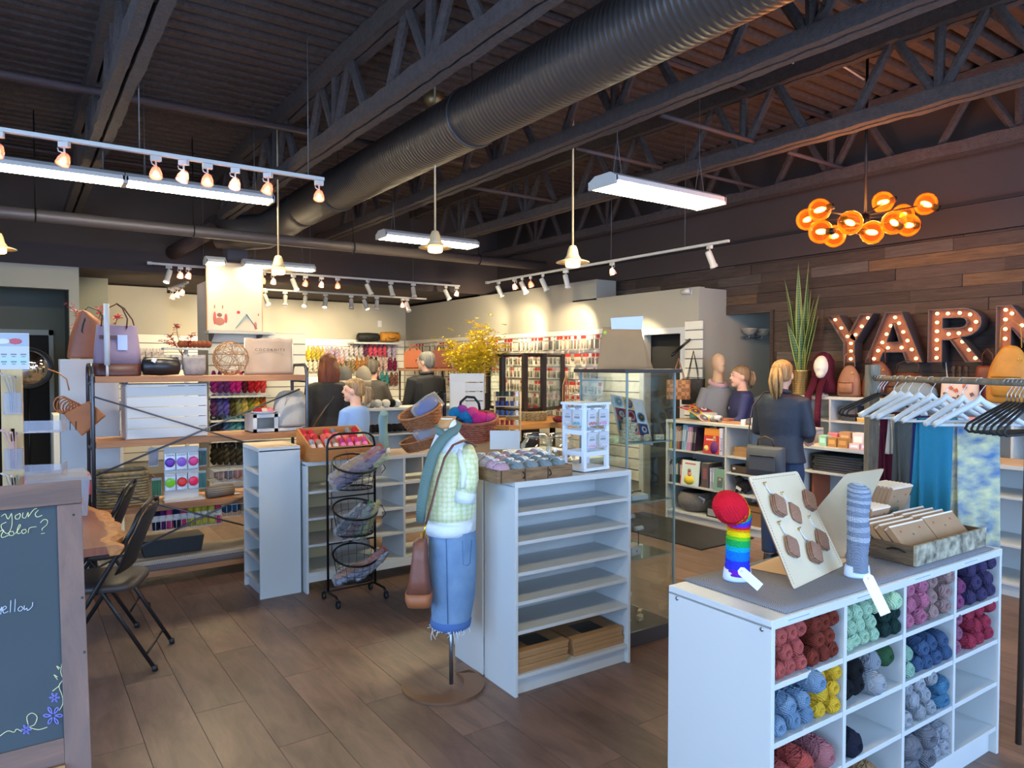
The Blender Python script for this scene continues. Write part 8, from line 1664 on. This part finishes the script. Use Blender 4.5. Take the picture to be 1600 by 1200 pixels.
# ================================================================== MIDDLE BACK: baskets, tables, lantern case
TW = Matrix.Rotation(-YAW, 4, 'Z')
def BM(px, py, d, tx, ty=0): return Matrix.Translation(at(px, py, d=d)) @ TW @ Matrix.Rotation(ty, 4, 'Y') @ Matrix.Rotation(tx, 4, 'X')
wicker('wicker_basket', 'honey wicker basket tilted forward, upper one on the black stand, holding blue bagged yarn', BM(664, 664, 5.25, .35, -.32), .25, .19, .12, 1.28)
wicker('wicker_basket', 'honey wicker basket below it on the counter with white bagged yarn', BM(664, 698, 5.25, .15, -.28), .27, .2, .075, 1.25)
wicker('wicker_basket', 'deep reddish wicker basket of bright pink and blue balls behind the dress form', BM(741, 684, 5.0, .30, .0), .25, .2, .15, 1.32, mat('wicker_red', (156, 84, 60), .6, noise=(40, .8), rgb2=(104, 52, 38)))
t = thing('wicker_stand', 'black metal stand between the wicker baskets with hoop handle', 'stand')
MB().tube([at(689, 612, d=5.3), at(695, 616, d=5.3), at(694, 672, d=5.3), at(694, 700, d=5.3)], .013, 8).tube([at(680, 620, d=5.35), at(689, 612, d=5.3)], .011, 8).put('upright', BLACKM, t); MB().tube([at(718+0, 640, d=5.2), at(720, 628, d=5.2), at(729, 620, d=5.2), at(741, 621, d=5.2), at(748, 630, d=5.2), at(750, 642, d=5.2)], .010, 8).put('hoop_handle', BLACKM, t)
b_ = at(694, 700, d=5.3); MB().tube([b_, (b_.x, b_.y, 0)], .013, 8).put('floor_post', BLACKM, t); MB().box(b_.x-.2, b_.x+.2, b_.y-.15, b_.y+.15, 0, .015).put('foot_plate', BLACKM, t)
def bag_at(px, py, d, w, h, c1, label, rot=.6):
    t = thing('yarn_bag', label, 'yarn'); t.matrix_world = Matrix.Translation(at(px, py, d=d)) @ TW @ Matrix.Rotation(rot, 4, 'Y') @ Matrix.Rotation(-.5, 4, 'X')
    MB().ell((0, 0, 0), (w*.36, .035, h*.4), 14, 10, jit=.12).put('yarn_inside', yarn(c1), t); MB().loft([[(w/2*q*math.cos(2*PI*j/16), .05*q2*math.sin(2*PI*j/16), z) for j in range(16)] for q, q2, z in ((.7, .2, -h/2), (1, 1, -h*.35), (1, 1, h*.2), (.8, .15, h*.5))]).put('clear_wrapper', BAGP, t)
bag_at(668, 636, 5.2, .15, .24, (50, 80, 190), 'clear bag of royal blue yarn in the upper wicker basket', .9); bag_at(668, 676, 5.2, .16, .2, (150, 150, 170), 'clear bag of pale grey yarn in the lower wicker basket', .9)
for k, (px, py, r_, c, n) in enumerate(((712, 645, .05, (20, 130, 186), 'bright blue'), (728, 650, .05, (26, 124, 180), 'teal blue'), (722, 640, .04, (166, 60, 160), 'purple'), (738, 644, .045, (236, 60, 130), 'pink'), (750, 654, .06, (240, 40, 130), 'big neon pink'), (765, 653, .045, (236, 60, 130), 'rose neon'), (733, 659, .04, (30, 120, 180), 'low blue'))): q = at(px, py, d=4.98); tag(MB().ell((0, 0, 0), (r_, r_, r_*.85), 16, 10).put('yarn_ball', yarn(c)), '%s wool ball in the reddish wicker basket' % n, 'yarn', 'bright balls in the red wicker basket').location = q
# table for jars
dt = thing('display_table', 'low white display table carrying glass jars and a white easel behind the tray', 'table', (2.42, 3.70, 0)); MB().box(0, 1.05, 0, .75, .96, .995).put('table_top', WHITE, dt, bev=.003)
for x in (.03, 1.0):
    for y in (.03, .70): MB().box(x, x+.04, y, y+.04, 0, .96).put('leg', WHITE, dt)
for px, w, n in ((838, .105, 'first'), (876, .10, 'second')):
    q = at(px, 720, H=.996); t = thing('glass_jar', 'squat clear glass jar of small charms, %s of the pair behind the tray' % n, 'jar', (q.x, q.y, .996)); MB().lathe([(.001, 0), (w*.85, 0), (w, .02), (w, .11), (w*.75, .145), (w*.72, .16)], 24, cap=False).put('jar_glass', glass('jar_glass', (236, 240, 240), .12, (250, 252, 252), clear=True), t)
    MB().lathe([(.001, .03), (w*.8, .025), (w*.84, .0), (.001, 0)], 20, c=(0, 0, .16)).put('glass_lid', glass('jar_glass', (0,)*3), t); rr = random.Random(px)
    m = MB(); [m.ell((rr.uniform(-.6, .6)*w, rr.uniform(-.6, .6)*w, .02+rr.random()*.05), .014, 6, 4) for _ in range(30)]; tag(m.put('small_charms', cm((186, 150, 110), .5), t), kind='stuff')
t = thing('white_easel', 'blank white card leaning beside a kraft box behind the tray', 'card', at(789, 702, d=4.75)); MB().box(-.10, .10, -.004, .004, 0, .125, T=TW).put('card_face', PAPER, t)
t = thing('kraft_box', 'open kraft carton under the reddish wicker basket', 'box', at(758, 712, d=4.95), -YAW); MB().box(-.12, .12, 0, .2, 0, .10).put('carton', KRAFT, t)
t = thing('thread_ladder', 'small wooden A-frame rack of thread spools in blues, red and white', 'rack', at(793, 688, d=5.3), -YAW); PNE = mat('raw_pine', (206, 172, 130), .7)
for s_ in (-1, 1): MB().tube([(s_*.095, -.05, 0), (s_*.095, .02, .36)], .007, 6).put('front_rail', PNE, t); MB().tube([(s_*.095, .10, 0), (s_*.095, .02, .36)], .007, 6).put('back_rail', PNE, t)
for r_ in range(5):
    z = .04+.07*r_; MB().box(-.10, .10, -.045+.014*r_, -.02+.014*r_, z, z+.006).put('rung', PNE, t); cc = (((90, 60, 50), 'brown'), ((150, 40, 50), 'red'), ((50, 90, 150), 'blue'), ((40, 60, 120), 'navy'), ((40, 60, 50), 'dark green'))[r_]
    for k in range(5): u = thing('thread_spool', '%s thread spool, %s on its rung of the wooden rack' % (cc[1], NUM[k]), 'spool', t.matrix_basis @ Vector((0, 0, 0)) if 0 else Matrix.Translation(t.location) @ TW @ Vector((-.075+.036*k, -.035+.014*r_, z+.007)), 0, 'thread spools on the rack'); MB().lathe([(.001, 0), (.014, 0), (.014, .003), (.012, .004), (.012, .032), (.014, .033), (.014, .036), (.001, .036)], 10).put('spool_body', cm(cc[0] if k < 4 else (226, 226, 226), .6), u)
# wooden table with baskets, dark lantern case
wt = thing('wood_table', 'thick honey wood table with black legs under the dark lantern case', 'table'); a, b = at(795, 664, H=1.02), at(885, 664, H=1.02); TT = Matrix.Translation((a.x, a.y, 0))
MB().box(-.0, 1.3, 0, .9, .96, 1.02, T=TT).put('table_top', mat('honey_table', (196, 138, 72), .5, kind='wood', noise=(4, 1), rgb2=(160, 106, 52), scale=(.6, 5, 5)), wt, bev=.004)
for x in (.03, 1.2):
    for y in (.05, .8): MB().box(x, x+.05, y, y+.05, 0, .96, T=TT).put('leg', BLACKM, wt)
for k, (px, w, m_, lb) in enumerate(((822, .22, 'seagrass_pale', 'pale seagrass tray basket with rope handles beside the lantern case'), (850, .20, 'seagrass_pale', 'second pale seagrass tray basket further along the honey wood table'))): q = at(px, 658, H=1.022); wicker('seagrass_basket', lb, TR((q.x, q.y+.16, 1.022)), w, .16, .085, 1.0, MATS[m_], 6, False)
t = thing('yarn_bundle', 'dark red yarn bundle beside the seagrass baskets', 'yarn', at(873, 655, d=7.6)); MB().ell((0, 0, .0), (.07, .06, .035), 14, 8, jit=.15).put('red_yarn', yarn((130, 44, 50)), t)
lc_ = thing('lantern_case', 'dark wood framed glass lantern cabinet with several narrow panes behind the honey table', 'cabinet'); DW = mat('espresso_frame', (46, 34, 30), .5)
P_ = [at(p, 640, d=dd) for p, dd in ((764, 9.3), (785, 8.8), (820, 8.6), (849, 8.75), (878, 9.2))]; zt0, zt1 = at(820, 643, d=8.6).z, at(820, 552, d=8.6).z
for i, p in enumerate(P_): MB().box(p.x-.028, p.x+.028, p.y-.028, p.y+.028, zt0, zt1).put('corner_post', DW, lc_)
for i in range(4):
    a, b = P_[i], P_[i+1]; 
    for z in (zt0+.02, zt1-.02): MB().tube([(a.x, a.y, z), (b.x, b.y, z)], .022, 4, smooth=False).put('frame_rail', DW, lc_)
    n = Vector((b.y-a.y, a.x-b.x, 0)).normalized()*.003; MB().add([(a.x, a.y, zt0), (b.x, b.y, zt0), (b.x, b.y, zt1), (a.x, a.y, zt1)]+[(a.x+n.x, a.y+n.y, zt0), (b.x+n.x, b.y+n.y, zt0), (b.x+n.x, b.y+n.y, zt1), (a.x+n.x, a.y+n.y, zt1)], [(0, 1, 2, 3), (7, 6, 5, 4)]).put('glass_pane', CLEAR, lc_)
MB().box(P_[2].x-.3, P_[2].x+.3, P_[2].y+.1, P_[2].y+.5, 0, zt0).put('plinth', DW, lc_)
t = thing('yellow_pennant', 'yellow felt pennant hanging inside the lantern case', 'pennant', at(777, 592, d=9.25), -YAW); MB().prism([(-.05, .09), (.06, .09), (.04, -.06), (.01, -.09)], .006).put('felt_shape', cm((206, 176, 40), .8), t)
t = thing('leather_fringe', 'bundle of long tan leather strips hanging beside the lantern case', 'leather', at(885, 590, d=8.2)); 
for k in range(12): MB().tube([(0, 0, .04), (-.05+.009*k, .01*(k % 3), -.08), (-.06+.011*k, .01*(k % 3), -.36-.02*(k % 4))], .006, 5, flat=.4).put('strip', ORL if k % 2 else mat('pale_strip', (196, 146, 104), .7), t)
# white slat crates + leather bags on the far wooden stand
t = thing('slatted_crate', 'tall stacked white slatted crate beside the forsythia', 'crate', at(727, 640, d=7.7), -YAW)
for k in range(4): MB().box(-.17, .20, 0, .014, .0+.10*k, .09+.10*k).put('slat', WHITE, t, bev=.001)
for x in (-.17, .19): MB().box(x, x+.012, .014, .3, 0, .39).put('side_board', WHITE, t)
MB().box(-.16, .0, -.012, 0, .02, .30).put('pinned_card', PAPER, t); MB().box(-.06, .06, .04, .16, -t.location.z, -.001).put('plinth', WHITE, t)
st2 = thing('wood_stand', 'thin black metal stand with wooden top board holding two leather totes', 'stand', at(622, 576, d=9.6), -YAW); z0_ = st2.location.z
MB().box(0, 1.15, 0, .3, -.03, 0).put('top_board', HON, st2, bev=.003)
for x in (.02, .60, 1.12): MB().tube([(x, .02, -z0_), (x, .02, -.03)], .014, 8).put('post', BLACKM, st2)
for z in (-.45, -.9): MB().tube([(.02, .02, z), (1.12, .02, z)], .01, 6).put('rail', BLACKM, st2)
for px, lb, c, w in ((646, 'caramel leather tote on the wood topped stand beside the grey haired man', (184, 98, 48), .26), (689, 'chestnut leather tote with raised handles on the wood topped stand', (134, 68, 48), .27)):
    q = at(px, 575, d=9.62); t = thing('leather_tote', lb, 'bag', q, -YAW); m_ = mat('tote_l_%d' % c[0], c, .5)
    MB().prism([(-w/2, 0), (w/2, 0), (w*.5, .20), (w*.25, .26), (-w*.25, .26), (-w*.5, .20)], .10).put('bag_body', m_, t, bev=.01); MB().tube([(-w*.2, .0, .24), (-w*.1, 0, .31), (w*.1, 0, .31), (w*.2, 0, .24)], .01, 6).put('handle', m_, t)
# beanies on stands and low white counter behind the girl
for px, py, lb, c, c2 in ((538, 590, 'grey beanie with pale band on a head stand between the two women', (122, 118, 112), (206, 186, 166)), (568, 590, 'oatmeal beanie on a head stand in front of the older woman', (176, 164, 146), (176, 164, 146))):
    q = at(px, py, d=8.2); t = thing('beanie', lb, 'hat', (q.x, q.y, q.z), -YAW); MB().lathe([(.078, -.09), (.088, -.02), (.085, .05), (.06, .11), (.02, .135), (.001, .138)], 20).put('knit_crown', kn(c), t); MB().lathe([(.086, -.10), (.092, -.06), (.090, -.03)], 20).put('folded_brim', kn(c2), t)
    u = thing('head_stand', 'wooden head stand under the %s beanie' % ('grey' if px < 550 else 'oatmeal'), 'stand', (q.x, q.y, 0)); MB().tube([(0, 0, 0), (0, 0, q.z-.10)], .018, 8).lathe([(.12, 0), (.12, .02), (.001, .025)], 18).put('pole', PNE, u); MB().ell((0, 0, q.z-.03), (.07, .07, .10), 14, 8).put('head_block', PNE, u)
mc = unit('cubby_shelf', 'white low shelf with dark skeins and pale balls on top behind the teal sock', 'shelf', (at(572, 640, Y=7.1).x, 7.1, 0), 0, 1.35, .4, 1.17, 2, [.35, .62, .88], kick=.08)[0]
for k, (c, n, px) in enumerate((((206, 200, 196), 'white banded', 572), ((150, 146, 144), 'grey', 581), ((206, 200, 196), 'pale', 590), ((222, 214, 200), 'cream', 603), ((30, 30, 30), 'black', 612), ((226, 226, 224), 'snow white', 619))): q = at(px, 636, Y=7.2); tag(MB().ell((0, 0, 0), (.052, .055, .045), 14, 9).put('yarn_ball', yarn(c)), '%s wool ball on top of the low shelf behind the teal sock' % n, 'yarn', 'balls on the low back shelf').location = (q.x, 7.2, 1.217)
for k in range(8): q = at(574+8.5*k, 665, Y=7.2); tag(MB().ell((0, 0, 0), (.05, .07, .045), 12, 8).put('yarn_ball', yarn((44, 40, 40) if k % 3 else (60, 54, 52))), 'dark brown wool ball, %s on the upper tier of the low back shelf' % NUM[k], 'yarn', 'dark balls on the low back shelf').location = (q.x, 7.2, .945)
# switch plate
tag(MB().box(-.04, .04, -.008, 0, -.06, .06).put('switch_plate', PAPER), 'small white thermostat plate on the far wall above the duffel bags', 'switch').location = at(593, 506, Y=YF-.002)
